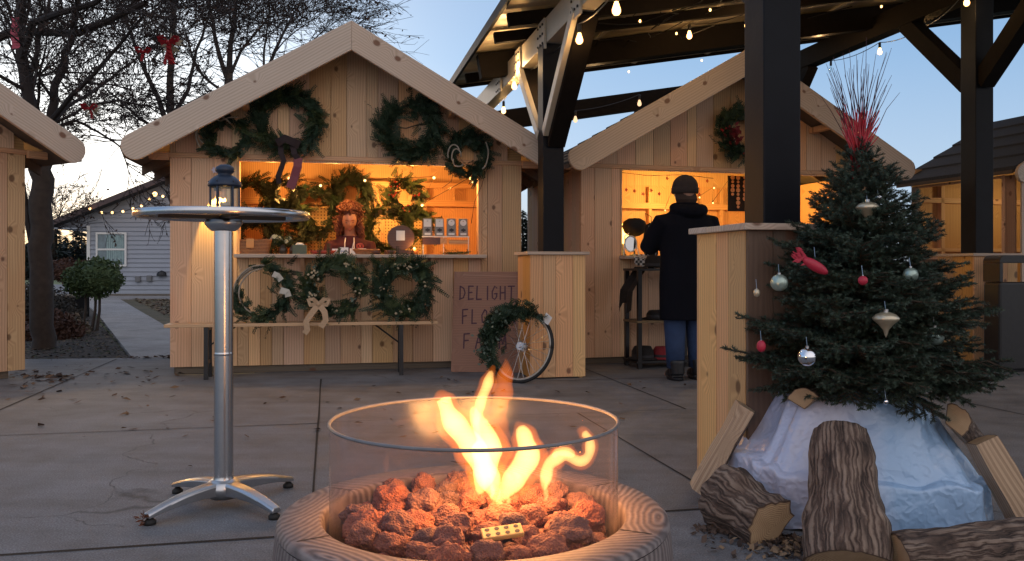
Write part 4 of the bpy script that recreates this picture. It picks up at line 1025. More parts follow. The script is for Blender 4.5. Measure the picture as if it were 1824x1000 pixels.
w4 = wreath('smaller gable wreath with pale looped vines and hanging fern at the opening corner', FA.P(2.60, -.06, 1.955), FA.a, .155, .075, 4, 'fir', group=GW, den=1.15)
vloops(w4, [arc(-.14, .0, .09, 20, 200, -.1, sx=.6), arc(-.12, -.02, .07, 0, 210, -.12, sx=.6), arc(.10, .02, .15, -75, 45, -.1, sx=.5), arc(-.1, -.06, .05, 160, 330, -.11)], .007)
vloops(w4, [[(-.14, -.07, -.15), (-.16, -.06, -.24), (-.24, -.05, -.30)], [(.17, -.05, -.12), (.12, -.04, -.28), (.06, -.03, -.42), (.03, -.02, -.62)]], .003, 'vine2', 'twig')
BWG = 'wreaths standing on the bench'; lean = -9
def bwp(px, py, d=-.26): w = FA.hit(px, py, d); return w
w5 = wreath('left bench wreath, half cane ring, with a white ribbon and burlap loop', bwp(466, 520), FA.a, .215, .072, 6, 'fir', (95, 190), 'vine', group=BWG, tilt=lean, mat2='fir2')
vloops(w5, [arc(0, 0, .225, 80, 250, -.03), arc(.02, -.01, .20, 95, 240, -.05)], .007)
q = MB(); ribbon(q, [(.10, -.10, .14), (.14, -.13, .12), (.17, -.12, .08)], .05); ribbon(q, [(.16, -.1, .0), (.22, -.13, -.02), (.23, -.12, -.06)], .055); q.build('ribbon', simple('cream satin', (.45, .42, .36), .6), w5)
w6 = wreath('middle bench wreath with white berries and a burlap bow whose tails hang below the bench', bwp(596, 514), FA.a, .205, .085, 7, 'fir2', (330, 358), group=BWG, tilt=lean, berries=-9, euc=90, mat2='fir', den=1.15)
bt = V(-.13, -.15, -.155)
q = MB()
for sg in (-1, 1): ribbon(q, [bt, bt + V(sg * .045, -.03, .04), bt + V(sg * .085, -.02, .036), bt + V(sg * .07, -.03, -.008), bt], .036)
ribbon(q, [bt, bt + V(-.05, -.04, -.07), bt + V(-.10, -.05, -.15), bt + V(-.09, -.05, -.22), bt + V(-.115, -.05, -.25)], .05); ribbon(q, [bt, bt + V(.05, -.04, -.07), bt + V(.06, -.05, -.14), bt + V(.02, -.05, -.20)], .05)
q.ball(bt, .025, 8, 6); q.build('burlap_bow', M['ribbonburlap'], w6)
w7 = wreath('right bench wreath, thick and round with pale berry clusters', bwp(718, 515), FA.a, .20, .095, 8, 'fir', group=BWG, tilt=lean, berries=-10, euc=60, den=1.3, mat2='fir2')
q = MB(); rn = random.Random(3)
for i in range(12): sprig(q, V(-.2 + rn.gauss(0, .04), -.05, .15 + rn.gauss(0, .05)), V(rn.uniform(-1, 0), -.3, rn.uniform(0, 1)), .12, rn, 8, .009, .03)
q.build('spray', M['fir2'], w7)
# inside the stall
IG = 'wreaths on the pegboard inside'
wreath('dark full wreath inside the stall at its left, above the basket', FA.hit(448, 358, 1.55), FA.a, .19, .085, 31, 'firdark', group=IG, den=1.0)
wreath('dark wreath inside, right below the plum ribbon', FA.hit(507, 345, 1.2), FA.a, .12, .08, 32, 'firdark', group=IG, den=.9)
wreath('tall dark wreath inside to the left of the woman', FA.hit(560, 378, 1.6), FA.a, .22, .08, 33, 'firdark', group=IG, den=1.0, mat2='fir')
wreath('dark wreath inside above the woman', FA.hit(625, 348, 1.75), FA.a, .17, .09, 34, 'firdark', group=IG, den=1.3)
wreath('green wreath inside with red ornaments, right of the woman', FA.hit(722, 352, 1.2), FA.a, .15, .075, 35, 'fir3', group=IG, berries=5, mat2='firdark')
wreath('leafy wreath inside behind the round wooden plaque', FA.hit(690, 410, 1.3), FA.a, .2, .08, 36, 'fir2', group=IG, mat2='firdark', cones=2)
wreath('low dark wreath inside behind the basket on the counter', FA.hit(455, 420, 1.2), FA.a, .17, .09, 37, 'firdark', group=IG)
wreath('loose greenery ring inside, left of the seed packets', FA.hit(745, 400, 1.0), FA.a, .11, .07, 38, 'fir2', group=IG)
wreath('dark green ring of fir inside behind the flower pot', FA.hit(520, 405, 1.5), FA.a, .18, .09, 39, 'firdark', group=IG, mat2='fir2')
# stall B gable wreath
w8 = wreath('dark gable wreath with red berries beside the near black post', FB.hit(1318, 238, -.07), FB.a, .20, .085, 51, 'fir', group='gable wreath of the hat stall', berries=4, mat2='fir2')
q = MB(); rn = random.Random(8)
for i in range(60): q.leaf(V(-.12 + rn.gauss(0, .03), -.09, -.03 + rn.gauss(0, .035)), V(rn.gauss(0, 1), -.6, rn.gauss(0, 1)), .035, .06, V(rn.random(), .3, rn.random()))
q.build('red_flower', simple('dark red petals', (.16, .012, .02), .7, var=.4), w8)

# ================================================================ BENCH, SIGN, WHEEL WREATH
bt_ = thing('bench', 'long folding bench with a pale plank and black steel legs below the counter', 'bench', FA.P(.03, -.30, 0), FA.a)
q = MB(); q.box(0, 2.26, -.11, .13, .435, .462); q.build('seat', M['benchwood'], bt_, bevel=.004)
for x in (.33, 1.94):
    q = MB(); q.beam((x, -.10, 0.0), (x, -.09, .433), .035, .035, (0, 1, 0)); q.beam((x, .10, 0.0), (x, .09, .433), .035, .035, (0, 1, 0)); q.beam((x, -.09, .14), (x, .09, .14), .02, .03); q.beam((x, -.10, .42), (x, .10, .42), .04, .025)
    q.build('leg', M['black'], bt_)
    q = MB(); sg = 1 if x < 1 else -1; q.tube([(x + sg * .01, 0, .27), (x + sg * .22, 0, .43)], .008, 6); q.build('leg_stay', M['black'], bt_)
sg_ = thing('wooden_sign', 'reddish plywood sign board hand lettered, leaning on the stall corner', 'sign', (-.545, 7.50, 0), R(-6))
sg_.rotation_euler = (R(-11), 0, R(-6))
q = MB(); q.box(0, .70, 0, .014, 0.002, .91, ax='x'); q.build('board', M['signwood'], sg_, bevel=.002)
def text(body, size, mat, parent, loc, rot=(R(90), 0, 0), name='lettering', ext=.0006, sx=1, space=1.0, off=0):
    cu = bpy.data.curves.new('t', 'FONT'); cu.body = body; cu.size = size; cu.extrude = ext; cu.space_character = space; cu.offset = off
    o = bpy.data.objects.new('t', cu); C.objects.link(o); dg = bpy.context.evaluated_depsgraph_get(); me = bpy.data.meshes.new_from_object(o.evaluated_get(dg)); bpy.data.objects.remove(o)
    me.materials.clear(); me.materials.append(mat); r = bpy.data.objects.new(name, me); C.objects.link(r); r.parent = parent; r.location = loc; r.rotation_euler = rot; r.scale = (sx, 1, 1); return r
def brush_text(word, x0, z0, h, w, gap, rn):
    """hand painted capitals made of strokes"""
    G = {'D': [[(0, 0), (0, 1)], [(0, 1), (.6, .85), (.85, .5), (.6, .12), (-.05, 0)]], 'E': [[(.05, 0), (0, 1)], [(0, 1), (.75, 1.0)], [(0, .5), (.6, .52)], [(.02, 0), (.8, .03)]], 'L': [[(0, 1), (.02, 0)], [(0, 0), (.7, .02)]],
         'I': [[(.3, 1), (.33, 0)]], 'G': [[(.85, .85), (.45, 1), (.08, .6), (.15, .12), (.55, 0), (.85, .2), (.85, .45)], [(.85, .45), (.5, .43)]], 'H': [[(0, 1), (.02, 0)], [(.75, 1), (.78, 0)], [(0, .5), (.78, .52)]],
         'T': [[(-.1, 1), (.9, 1.02)], [(.4, 1), (.42, 0)]], 'F': [[(0, 1), (.02, 0)], [(0, 1), (.75, 1.03)], [(0, .52), (.6, .55)]], 'O': [[(.45, 1), (.05, .6), (.12, .1), (.5, 0), (.85, .4), (.75, .9), (.45, 1)]],
         'W': [[(0, 1), (.22, 0)], [(.22, 0), (.45, .7)], [(.45, .7), (.68, 0)], [(.68, 0), (.95, 1)]], 'A': [[(0, 0), (.4, 1)], [(.4, 1), (.82, 0)], [(.15, .38), (.66, .4)]], 'R': [[(0, 0), (0, 1)], [(0, 1), (.7, .88), (.65, .55), (0, .48)], [(.2, .48), (.8, 0)]], 'M': [[(0, 0), (.1, 1)], [(.1, 1), (.45, .3)], [(.45, .3), (.8, 1)], [(.8, 1), (.92, 0)]]}
    x = x0
    for ch in word:
        q = MB()
        for st in G[ch]:
            pts = [V(x + a * w + rn.gauss(0, .001), -.0015 - .0003 * len(q.f) * .1, z0 + b * h + rn.gauss(0, .001)) for a, b in st]
            ribbon(q, pts, .0125)
            for p in pts: q.prism([(p.x + .0062 * math.cos(k * PI / 3), -.0012, p.z + .0062 * math.sin(k * PI / 3)) for k in range(6)], (0, .001, 0))
        q.build('letter', M['paintpurple'], sg_); x += w * (.6 if ch == 'I' else 1) + gap
rn = random.Random(2)
brush_text('DELIGHT', .06, .655, .12, .056, .022, rn); brush_text('FLOWER', .09, .435, .125, .060, .026, rn); brush_text('FARM', .11, .215, .125, .066, .04, rn)
q = MB(); q.beam((.08, -.0005, .88), (.62, -.0005, .865), .001, .006); q.build('chalk_line', simple('pale scuff', (.36, .22, .16), .9), sg_)
# bicycle wheel with greenery
whc = at(929, 610, 6.86); wr_r = .288
wh = thing('wheel_wreath', 'bicycle wheel half covered in dark greenery with a small white tag, leaning beside the sign', 'wreath', (whc.x, whc.y, wr_r + .0), FA.a + R(-44))
wh.rotation_euler = (R(-14), 0, FA.a + R(-44))
q = MB(); q.tube([V(wr_r * math.cos(a * PI / 24), 0, wr_r * math.sin(a * PI / 24)) for a in range(49)], .014, 8); q.build('tyre', M['rubber'], wh, smooth=True)
q = MB(); q.tube([V((wr_r - .018) * math.cos(a * PI / 24), 0, (wr_r - .018) * math.sin(a * PI / 24)) for a in range(49)], .010, 8, flat=1.3); q.build('rim', simple('aluminium rim', (.42, .38, .33), .4, .7), wh, smooth=True)
q = MB(); q.tube([(0, -.045, 0), (0, .045, 0)], .018, 10); q.tube([(0, -.03, 0), (0, -.026, 0)], .034, 12); q.tube([(0, .026, 0), (0, .03, 0)], .034, 12); q.build('hub', M['metal2'], wh)
q = MB()
for i in range(28):
    a = i * 2 * PI / 28; b = a + (.9 if i % 2 else -.9) ; q.tube([(.032 * math.cos(b), .028 * (1 if i % 4 < 2 else -1), .032 * math.sin(b)), ((wr_r - .025) * math.cos(a), 0, (wr_r - .025) * math.sin(a))], .0016, 4)
q.build('spokes', M['metal2'], wh)
q = MB(); rn = random.Random(17)
for i in range(300):
    a = R(rn.triangular(42, 235, 140)); rr = wr_r + rn.gauss(-.01, .035); c = V(rr * math.cos(a), -rn.uniform(0, .10), rr * math.sin(a)); out = V(math.cos(a), 0, math.sin(a)); tg = V(-math.sin(a), 0, math.cos(a))
    sprig(q, c, out * rn.gauss(.2, .5) + tg * rn.choice([-1, 1]) + V(0, -.5, 0) * rn.random(), rn.uniform(.07, .13), rn, 7, .012, .035)
q.build('foliage', M['fir'], wh)
q = MB()
for i in range(90):
    a = R(rn.uniform(120, 215)); rr = wr_r + rn.gauss(-.0, .05); q.leaf(V(rr * math.cos(a), -rn.uniform(.06, .13), rr * math.sin(a)), V(rn.gauss(0, 1), -.5, rn.gauss(0, 1)), .022, .035, V(rn.gauss(0, 1), 1, rn.gauss(0, 1)))
q.build('eucalyptus_leaves', M['euc'], wh)
q = MB(); c = V(.245, -.07, .225); q.quad(c + V(-.045, 0, -.02), c + V(.02, 0, -.05), c + V(.05, 0, .01), c + V(-.01, 0, .05)); q.build('tag', M['paper'], wh)

# ================================================================ ON THE COUNTER
def ctr(px, d=.08): w = FA.hit(px, 470, d); l = FA.L(w); return FA.P(l.x, d, 1.0495)
def woven(nm): 
    m, n, p = nmat(nm); tc = n.nodes.new('ShaderNodeTexCoord'); w = N(n, 'ShaderNodeTexWave', wave_type='BANDS', bands_direction='Z'); w.inputs['Scale'].default_value = 25; w.inputs['Distortion'].default_value = 2; w.inputs['Detail Scale'].default_value = 8
    n.links.new(tc.outputs['Object'], w.inputs['Vector']); n.links.new(mix(n, (.16, .055, .022), (.52, .26, .12), w.outputs['Fac']), p.inputs['Base Color']); bump(n, p, w.outputs['Fac'], .8, .006); p.inputs['Roughness'].default_value = .7; return m
M['wicker'] = woven('woven wicker')
def basket(label, px, w, dp, h, handles=True, d=.10, card=True):
    t = thing('basket', label, 'basket', ctr(px, d), FA.a, 'baskets on the counter'); q = MB(); n = 5
    prof = [(.42, 0), (.46, h * .5), (.5, h), (.47, h), (.43, h * .5), (.40, .012)]
    for (r0, z0), (r1, z1) in zip(prof, prof[1:]):
        k = 28
        for i in range(k):
            a, b = 2 * PI * i / k, 2 * PI * (i + 1) / k
            def e(r, a_): c_, s_ = math.cos(a_), math.sin(a_); ex = .5; return (math.copysign(abs(c_) ** ex, c_) * r * w, math.copysign(abs(s_) ** ex, s_) * r * dp)
            p1, p2, p3, p4 = e(r0, a), e(r0, b), e(r1, b), e(r1, a); q.quad((*p1, z0), (*p2, z0), (*p3, z1), (*p4, z1))
    q.box(-.4 * w, .4 * w, -.4 * dp, .4 * dp, .002, .010); q.build('basket_body', M['wicker'], t, smooth=False)
    rm = MB(); rm.tube([V(math.copysign(abs(math.cos(a)) ** .5, math.cos(a)) * .49 * w, math.copysign(abs(math.sin(a)) ** .5, math.sin(a)) * .49 * dp, h + .003 * math.sin(5 * a)) for a in [i * PI / 14 for i in range(29)]], .008, 6); rm.build('rim', M['wicker'], t)
    if handles:
        for sg in (-1, 1): m = MB(); m.tube([(sg * .46 * w, -.03, h), (sg * .53 * w, -.03, h + .04), (sg * .53 * w, .03, h + .04), (sg * .46 * w, .03, h)], .008, 6); m.build('handle', M['vine'], t)
    if card: m = MB(); m.box(-.03, .035, -.5 * dp - .008, -.5 * dp - .004, h * .45, h + .012); m.build('card', simple('orange card', (.65, .30, .10), .7), t)
    return t
b_ = basket('long wicker basket with two handles and an orange card, leftmost on the counter', 447, .36, .18, .125)
q = MB(); rn = random.Random(4)
for i in range(40): q.ball((rn.uniform(-.14, .14), rn.uniform(-.06, .06), .085 + rn.uniform(-.02, .02)), .014, 6, 5)
q.build('contents', M['berryw'], b_)
b_ = basket('shallow brown wicker basket with folded papers, right of the white cards', 652, .24, .14, .045, False, card=False)
q = MB(); q.box(-.09, .0, -.03, .05, .03, .055); q.box(.0, .08, -.05, .03, .035, .05); q.build('papers', M['paper'], b_, bevel=.002)
dsh = thing('dish', 'flat red rimmed dish left of the white cards on the counter', 'dish', ctr(575, .08), FA.a)
q = MB(); q.lathe([(0, 0), (.09, 0), (.125, .035), (.12, .035), (.088, .008), (0, .008)], 28, sy=.8); q.build('bowl', simple('red glaze', (.32, .05, .035), .35), dsh, smooth=True)
q = MB(); q.lathe([(.085, .004), (.108, .022), (.104, .024)], 28, sy=.8); q.build('band', simple('cream band', (.6, .42, .25), .5), dsh)
# flower arrangement
fp = thing('flower_arrangement', 'white and yellow flowers in a small glass vase behind the counter edge', 'flowers', ctr(504, .10), FA.a)
q = MB(); q.lathe([(0, 0), (.032, 0), (.04, .04), (.028, .08), (.034, .09)], 16); q.build('vase', simple('dark glass vase', (.05, .04, .03), .1), fp, smooth=True)
q = MB(); rn = random.Random(6)
for i in range(60): sprig(q, V(0, 0, .08), V(rn.gauss(0, 1), rn.gauss(0, .7), rn.uniform(.2, 1)), .10, rn, 5, .012, .03)
q.build('leaves', M['fir2'], fp)
for i in range(7):
    q = MB(); c = V(rn.uniform(-.10, .08), rn.uniform(-.06, .02), .13 + rn.uniform(-.02, .03))
    for k in range(9): a = k * 6.28 / 9; q.leaf(c, V(math.cos(a), -.4, math.sin(a)), .018, .024, V(0, 1, 0))
    q.ball(c + V(0, -.008, 0), .008, 6, 5); q.build('flower', simple('white petals %d' % i, (.62, .6, .38), .6), fp)
gbx = thing('gift_box', 'grey green square box with white tissue on the counter', 'box', ctr(534, .10), FA.a)
q = MB(); q.box(-.062, .062, -.05, .05, 0, .085); q.build('box', simple('grey green card', (.08, .115, .085), .7), gbx, bevel=.003); q = MB(); q.ball((0, 0, .088), .03, 8, 6, (1.4, 1, .6), lambda p, d: p * (1 + .3 * noise.noise(d * 3))); q.build('tissue', M['paper'], gbx)
bt2 = thing('bottle', 'small dark bottle between the flowers and the grey green box', 'bottle', ctr(519, .07), FA.a); q = MB(); q.lathe([(0, 0), (.018, 0), (.018, .05), (.008, .065), (.008, .085), (0, .085)], 14); q.build('glass', simple('brown glass', (.04, .02, .01), .15), bt2, smooth=True)
def card(label, px, w, h, d=.0, blue=False):
    t = thing('card_holder', label, 'card holder', ctr(px, d), FA.a, 'white cards on the counter'); q = MB(); q.prism([(-w / 2, 0, 0), (w / 2, 0, 0), (w / 2, .02, h), (-w / 2, .02, h)], (0, .03, 0)); q.build('card', M['paper'], t, bevel=.001)
    if blue:
        q = MB(); 
        for i, x in enumerate((-.024, -.010, .004, .018)):
            z = h * .42; q.tube([(x, -.001 + .02 * z / h - .001, z - .008), (x, .02 * z / h - .002, z + .010)], .0018, 4); q.tube([(x, .02 * z / h - .002, z - .006), (x + .008, .02 * z / h - .002, z - .002), (x + .003, .02 * z / h - .002, z + .005)], .0018, 4)
        q.build('blue_writing', M['inkblue'], t)
    return t
card('small white card holder left of the one with blue writing', 597, .055, .052, .05); card('white card with blue handwriting in front of the woman', 613, .075, .062, -.04, True); card('small white card holder right of the one with blue writing', 628, .05, .055, .05)
pn_ = thing('pen', 'white pen standing slanted in the right white holder', 'pen', ctr(627, .06) + V(0, 0, .045), FA.a); q = MB(); q.tube([(0, 0, 0), (.012, 0, .05)], .004, 6); q.tube([(.012, 0, .05), (.016, 0, .065)], .005, 6); q.build('barrel', M['white'], pn_)
# round wooden plaque
M['darkwood'] = wood('dark brown slab', (.12, .05, .032), (.06, .025, .016), knots=False, rough=.35)
pq_ = thing('wooden_plaque', 'round dark wooden slab on a stand with a blank white label', 'plaque', ctr(714, .06), FA.a)
q = MB(); q.prism([(.125 * math.cos(a * PI / 18), -.012, .155 + .115 * math.sin(a * PI / 18)) for a in range(36)], (0, .024, 0), (1, 0, 0)); q.build('disc', M['darkwood'], pq_, bevel=.004); q = MB(); q.prism([(.15 * math.cos(a * PI / 18), .08 * math.sin(a * PI / 18), 0.0) for a in range(36)], (0, 0, .04), (1, 0, 0)); q.build('base', M['darkwood'], pq_, bevel=.004)
q = MB(); q.box(-.043, .036, -.016, -.013, .13, .22); q.build('label', M['paper'], pq_)
cd = thing('candle_jar', 'small lit candle jar glowing beside the dark wooden slab', 'candle', ctr(738, .05), FA.a)
q = MB(); q.lathe([(0, 0), (.034, 0), (.04, .02), (.038, .05), (.036, .05), (.036, .02), (0, .004)], 20); q.build('jar', simple('amber jar', (.35, .14, .04), .15), cd, smooth=True); q = MB(); q.ball((0, 0, .05), .012, 8, 6, (1, 1, 1.6)); q.build('flame', M['glowsmall'], cd); light('flame_light', (0, -.05, .075), .35, WARM, .02, cd)
for i, (px, lab) in enumerate(((670, 'small dark carved block left of the wooden slab'), (697, 'small dark bowl in front of the wooden slab'))):
    o = thing('wooden_bowl', lab, 'bowl', ctr(px, -.06), FA.a, 'small bowls on the counter'); q = MB(); q.lathe([(0, 0), (.03, 0), (.045, .03), (.042, .032), (.028, .008), (0, .006)], 18); q.build('bowl', M['darkwood'], o, smooth=True)
# rack with four packets
rk = thing('display_rack', 'small wooden display rack on thin legs holding four grey packets', 'rack', ctr(795, .12), FA.a)
q = MB(); q.box(-.225, .215, -.03, .05, .165, .175); q.build('shelf', M['white'], rk); q = MB(); q.box(-.225, -.06, -.035, -.02, .095, .16); q.build('panel', M['darkwood'], rk); q = MB(); q.box(-.06, -.0, -.036, -.02, .10, .155); q.build('block', M['ply'], rk)
q = MB(); q.box(.02, .215, -.03, -.02, .10, .14); q.build('rail', M['ply'], rk)
for x in (-.22, -.03, .205):
    q = MB(); q.tube([(x, -.03, 0), (x, -.03, .165)], .0045, 6); q.build('leg', M['white'], rk)
M['pouch'] = simple('grey foil pouch', (.20, .19, .18), .4, .3, .15, 30)
for i in range(4):
    lab = ['leftmost grey packet on the rack, with a square white label', 'second grey packet on the rack, with a square white label', 'third grey packet on the rack, with a round white label', 'rightmost grey packet on the rack, with a round white label'][i]
    pk = thing('seed_packet', lab, 'packet', FA.P(FA.L(ctr(795, .12)).x - .178 + i * .112, .11, 1.0495 + .176), FA.a, 'grey packets on the rack')
    q = MB(); q.prism([(-.046, -.02, 0), (.046, -.02, 0), (.042, -.004, .165), (-.042, -.004, .165)], (0, .022, 0)); q.build('pouch', M['pouch'], pk, bevel=.006)
    q = MB(); yy = lambda z: -.0225 + .016 * z / .165
    if i < 2: q.prism([(-.034, yy(.085), .085), (.034, yy(.085), .085), (.034, yy(.155), .155), (-.034, yy(.155), .155)], (0, .001, 0))
    else: q.prism([(.03 * math.cos(a * PI / 10), yy(.125 + .03 * math.sin(a * PI / 10)), .125 + .03 * math.sin(a * PI / 10)) for a in range(20)], (0, .001, 0))
    q.build('label', M['paper'], pk)
    q = MB(); q.prism([(-.009, yy(.14) - .001, .143), (0, yy(.14) - .001, .134), (.009, yy(.14) - .001, .143), (0, yy(.14) - .001, .139)], (0, .001, 0)); q.prism([(.022 * math.cos(a * PI / 6), yy(.055 + .016 * math.sin(a * PI / 6)) - .0012, .055 + .018 * math.sin(a * PI / 6) * (1 if a % 2 else .6)) for a in range(12)], (0, .001, 0)); q.build('emblem', M['ink'], pk)
    q = MB(); q.prism([(-.028, yy(.012), .008), (.028, yy(.012), .008), (.028, yy(.03), .028), (-.028, yy(.03), .028)], (0, .001, 0)); q.build('strip', M['paper'], pk)
gl = thing('greenery_sprig', 'loose sprigs lying at the right end of the counter', 'greenery', ctr(812, .02), FA.a); q = MB(); rn = random.Random(8)
for i in range(26): sprig(q, V(rn.uniform(-.12, .12), rn.uniform(-.05, .05), .01), V(rn.gauss(0, 1), rn.gauss(0, .4), rn.uniform(0, .3)), .09, rn, 6, .007, .022)
q.build('foliage', M['fir2'], gl)
# fairy lights in stall A and stall B
def bulbs(name, label, F_, plist, grp, r=.013, wire=True, e=0):
    t = thing(name, label, 'string lights', F_.P(0, 0, 0), F_.a, grp); P = [F_.L(F_.hit(px, py, d)) for px, py, d in plist]
    if wire: w = MB(); w.tube([p + V(0, .012, .012) for p in P], .003, 4); w.build('wire', M['black'], t)
    for p in P: b = MB(); b.ball(p, r, 8, 6); b.build('bulb', M['glowsmall'], t, smooth=True)
    return t
bulbs('fairy_lights', 'small lit bulbs strung inside the wreath stall', FA, [(515, 318, 1.0), (571, 331, 1.1), (650, 322, 1.2), (773, 317, .5), (752, 366, .9), (838, 318, .03), (842, 324, .03)], 'fairy lights')
bulbs('fairy_lights', 'tiny lit beads strung inside the hat stall', FB, [(1185, 375, 1.0), (1198, 340, 1.2), (1246, 352, 1.0), (1272, 335, 1.0), (1270, 362, 1.0), (1302, 318, .6), (1328, 332, .6)], 'fairy lights', .008)

# hanging wall lamp on the left planks
wl = thing('hanging_lamp', 'small hanging solar lamp with a white flower charm throwing yellow light down the planks', 'lamp', FA.P(.40, -.04, 1.60), FA.a)
q = MB(); q.lathe([(0, .09), (.03, .085), (.034, .07), (.03, .0), (.026, 0)], 16); q.build('lamp_body', simple('clear lamp shell', (.2, .2, .2), .2), wl, smooth=True); q = MB(); q.tube([(0, 0, .09), (0, .03, .16)], .003, 5); q.build('hook', M['black'], wl)
q = MB(); q.ball((0, 0, .01), .012, 8, 6); q.build('bulb', M['glowsmall'], wl)
q = MB(); 
for k in range(6): a = k * 1.047; q.leaf(V(-.02, -.01, .18), V(math.cos(a), -.2, math.sin(a)), .025, .032, V(0, 1, 0))
q.build('flower_charm', simple('lavender petals', (.5, .48, .62), .6), wl)
sp_ = bpy.data.lights.new('lamp_beam', 'SPOT'); sp_.energy = 14; sp_.color = (1, .62, .12); sp_.spot_size = R(62); sp_.spot_blend = .15; sp_.shadow_soft_size = .01
so_ = bpy.data.objects.new('lamp_beam', sp_); C.objects.link(so_); so_.parent = wl; so_.location = (.0, -.05, -.01); so_.rotation_euler = (R(30), R(0), 0)

# ================================================================ HAT STALL GOODS
def bctr(px, d): w = FB.hit(px, 470, d); return FB.P(FB.L(w).x, d, 1.0445)
M['hatblack'] = simple('black felt', (.010, .009, .010), .9, 0, .3, 30, .3)
hs_ = thing('hat_stand', 'wide black hat on a stand at the left of the hat stall opening', 'hat', bctr(1130, .12), FB.a)
q = MB(); q.lathe([(0, 0), (.05, 0), (.05, .01), (.008, .02), (.008, .24), (0, .24)], 14); q.build('stand', M['black'], hs_)
q = MB(); q.lathe([(0, .19), (.055, .20), (.10, .23), (.125, .29), (.11, .34), (.06, .37), (0, .375)], 24, (0, 0, 0), 1, .9); q.build('hat', M['hatblack'], hs_, smooth=True)
lm = thing('table_lamp', 'bright yellow lit lamp behind the black hat', 'lamp', FB.P(FB.L(FB.hit(1108, 385, .35)).x, .35, 1.09), FB.a)
q = MB(); q.lathe([(.05, .08), (.09, .08), (.07, .28), (.05, .28)], 20); q.build('lamp_shade', M['lampglow'], lm, smooth=True); q = MB(); q.lathe([(0, -.045), (.05, -.045), (.03, .0), (.012, .03), (.012, .1), (0, .1)], 14); q.build('base', M['black'], lm, smooth=True)
light('lamp', (.0, -.15, .18), 3, (1, .62, .12), .05, lm)
mr = thing('mirror', 'small oval white framed mirror standing at the corner of the hat stall counter', 'mirror', bctr(1124, -.02), FB.a)
mc = V(0, 0, .115)
q = MB(); q.tube([V(.062 * math.cos(a * PI / 14), .01, .115 + .075 * math.sin(a * PI / 14)) for a in range(29)], .008, 8); q.build('frame', M['white'], mr, smooth=True)
q = MB(); q.prism([(.058 * math.cos(a * PI / 14), .008, .115 + .07 * math.sin(a * PI / 14)) for a in range(28)], (0, .006, 0)); q.build('glass', simple('mirror glass', (.5, .5, .5), .05, 1), mr)
q = MB(); q.tube([(-.075, 0, 0), (-.06, .01, .19), (-.02, .01, .215)], .006, 6); q.tube([(.085, 0, 0), (.062, .01, .1)], .006, 6); q.build('stand', M['white'], mr)
def checker():
    m, n, p = nmat('black and white check'); tc = n.nodes.new('ShaderNodeTexCoord'); c = N(n, 'ShaderNodeTexChecker'); c.inputs['Scale'].default_value = 42; c.inputs[1].default_value = (.6, .6, .6, 1); c.inputs[2].default_value = (.03, .03, .035, 1); n.links.new(tc.outputs['Object'], c.inputs['Vector']); n.links.new(c.outputs[0], p.inputs['Base Color']); return m
sc_ = thing('checked_scarf', 'black and white checked scarf hanging over the counter by the oval mirror', 'scarf', bctr(1138, -.10), FB.a)
q = MB()
for i in range(10):
    for j in range(6):
        f = lambda i, j: V(-.08 + i * .022, -.06 - .02 * (j > 2) - .008 * math.sin(i * 1.7), .012 - max(0, j - 2) * .022 - .006 * i * (j > 2) - .01 * abs(math.sin(i)) ) if j > 2 else V(-.08 + i * .022, .05 - j * .04, .012)
        q.quad(f(i, j), f(i + 1, j), f(i + 1, j + 1), f(i, j + 1))
q.build('cloth', checker(), sc_)
def blob(label, name, cat, loc, rz, r, sc, mat, seed, grp=None, part='cloth', amp=.22):
    t = thing(name, label, cat, loc, rz, grp); q = MB(); q.ball((0, 0, r * sc[2]), r, 24, 16, sc, lambda p, d: p * (1 + amp * noise.noise(d * 2.2 + Vector((seed, 0, 0))) + .06 * noise.noise(d * 8))); q.build(part, mat, t, smooth=True); return t
vst = thing('jacket', 'black jacket with grey stripes hung beside the customer above the counter', 'jacket', FB.P(FB.L(FB.hit(1160, 470, -.12)).x, -.12, 1.00), FB.a)
q = MB(); q.ball((0, 0, .17), .11, 20, 16, (.75, .5, 1.7), lambda p, d: p * (1 + .18 * noise.noise(d * 3 + V(4, 0, 0)))); q.build('cloth', M['hatblack'], vst, smooth=True)
for x in (-.05, .03): q = MB(); ribbon(q, [(x, -.06, .33), (x - .005, -.07, .26), (x, -.075, .2), (x - .01, -.07, .1), (x - .015, -.06, .02)], .010); q.build('stripe', simple('grey stripe', (.2, .2, .22), .6), vst)
q = MB(); q.tube([(0, 0, .36), (0, .0, .42), (.0, .14, .46)], .004, 5); q.build('hook', M['black'], vst)
# black shelf rack in front of the stall
ro = FB.P(FB.L(FB.hit(1190, 652, -.42)).x, -.32, 0)
rck = thing('shelf_rack', 'black steel shelf rack with hats below the counter of the hat stall', 'rack', ro, FB.a)
for x, y in ((-.30, -.13), (.30, -.13), (-.30, .17), (.30, .17)):
    q = MB(); q.beam((x, y, 0.0), (x, y, .90), .038, .038, (0, 1, 0)); q.build('leg', M['black'], rck)
for z in (.05, .42, .90):
    q = MB(); q.box(-.33, .33, -.15, .19, z, z + .022); q.build('shelf', M['black'] if z != .42 else simple('straw mat shelf', (.22, .15, .08), .8, var=.3, scale=60), rck, bevel=.003)
RG = 'hats on the black rack'
def rp(x, y, z): return ro + FB.u * x + FB.n * y + V(0, 0, z)
M['hatred'] = simple('dark red felt', (.22, .018, .025), .9, 0, .2, 30)
def hat(label, loc, mat, r=.11, h=.11, rz=0):
    t = thing('hat', label, 'hat', loc, rz, RG); q = MB(); q.lathe([(0, 0.001), (r * 1.25, .002), (r * 1.28, .012), (r * .95, .02), (r * .93, h * .6), (r * .7, h * .95), (0, h)], 24); q.build('crown', mat, t, smooth=True)
    q = MB(); q.lathe([(r * .955, .022), (r * .955, .045)], 24); q.build('hat_band', M['ink'], t)
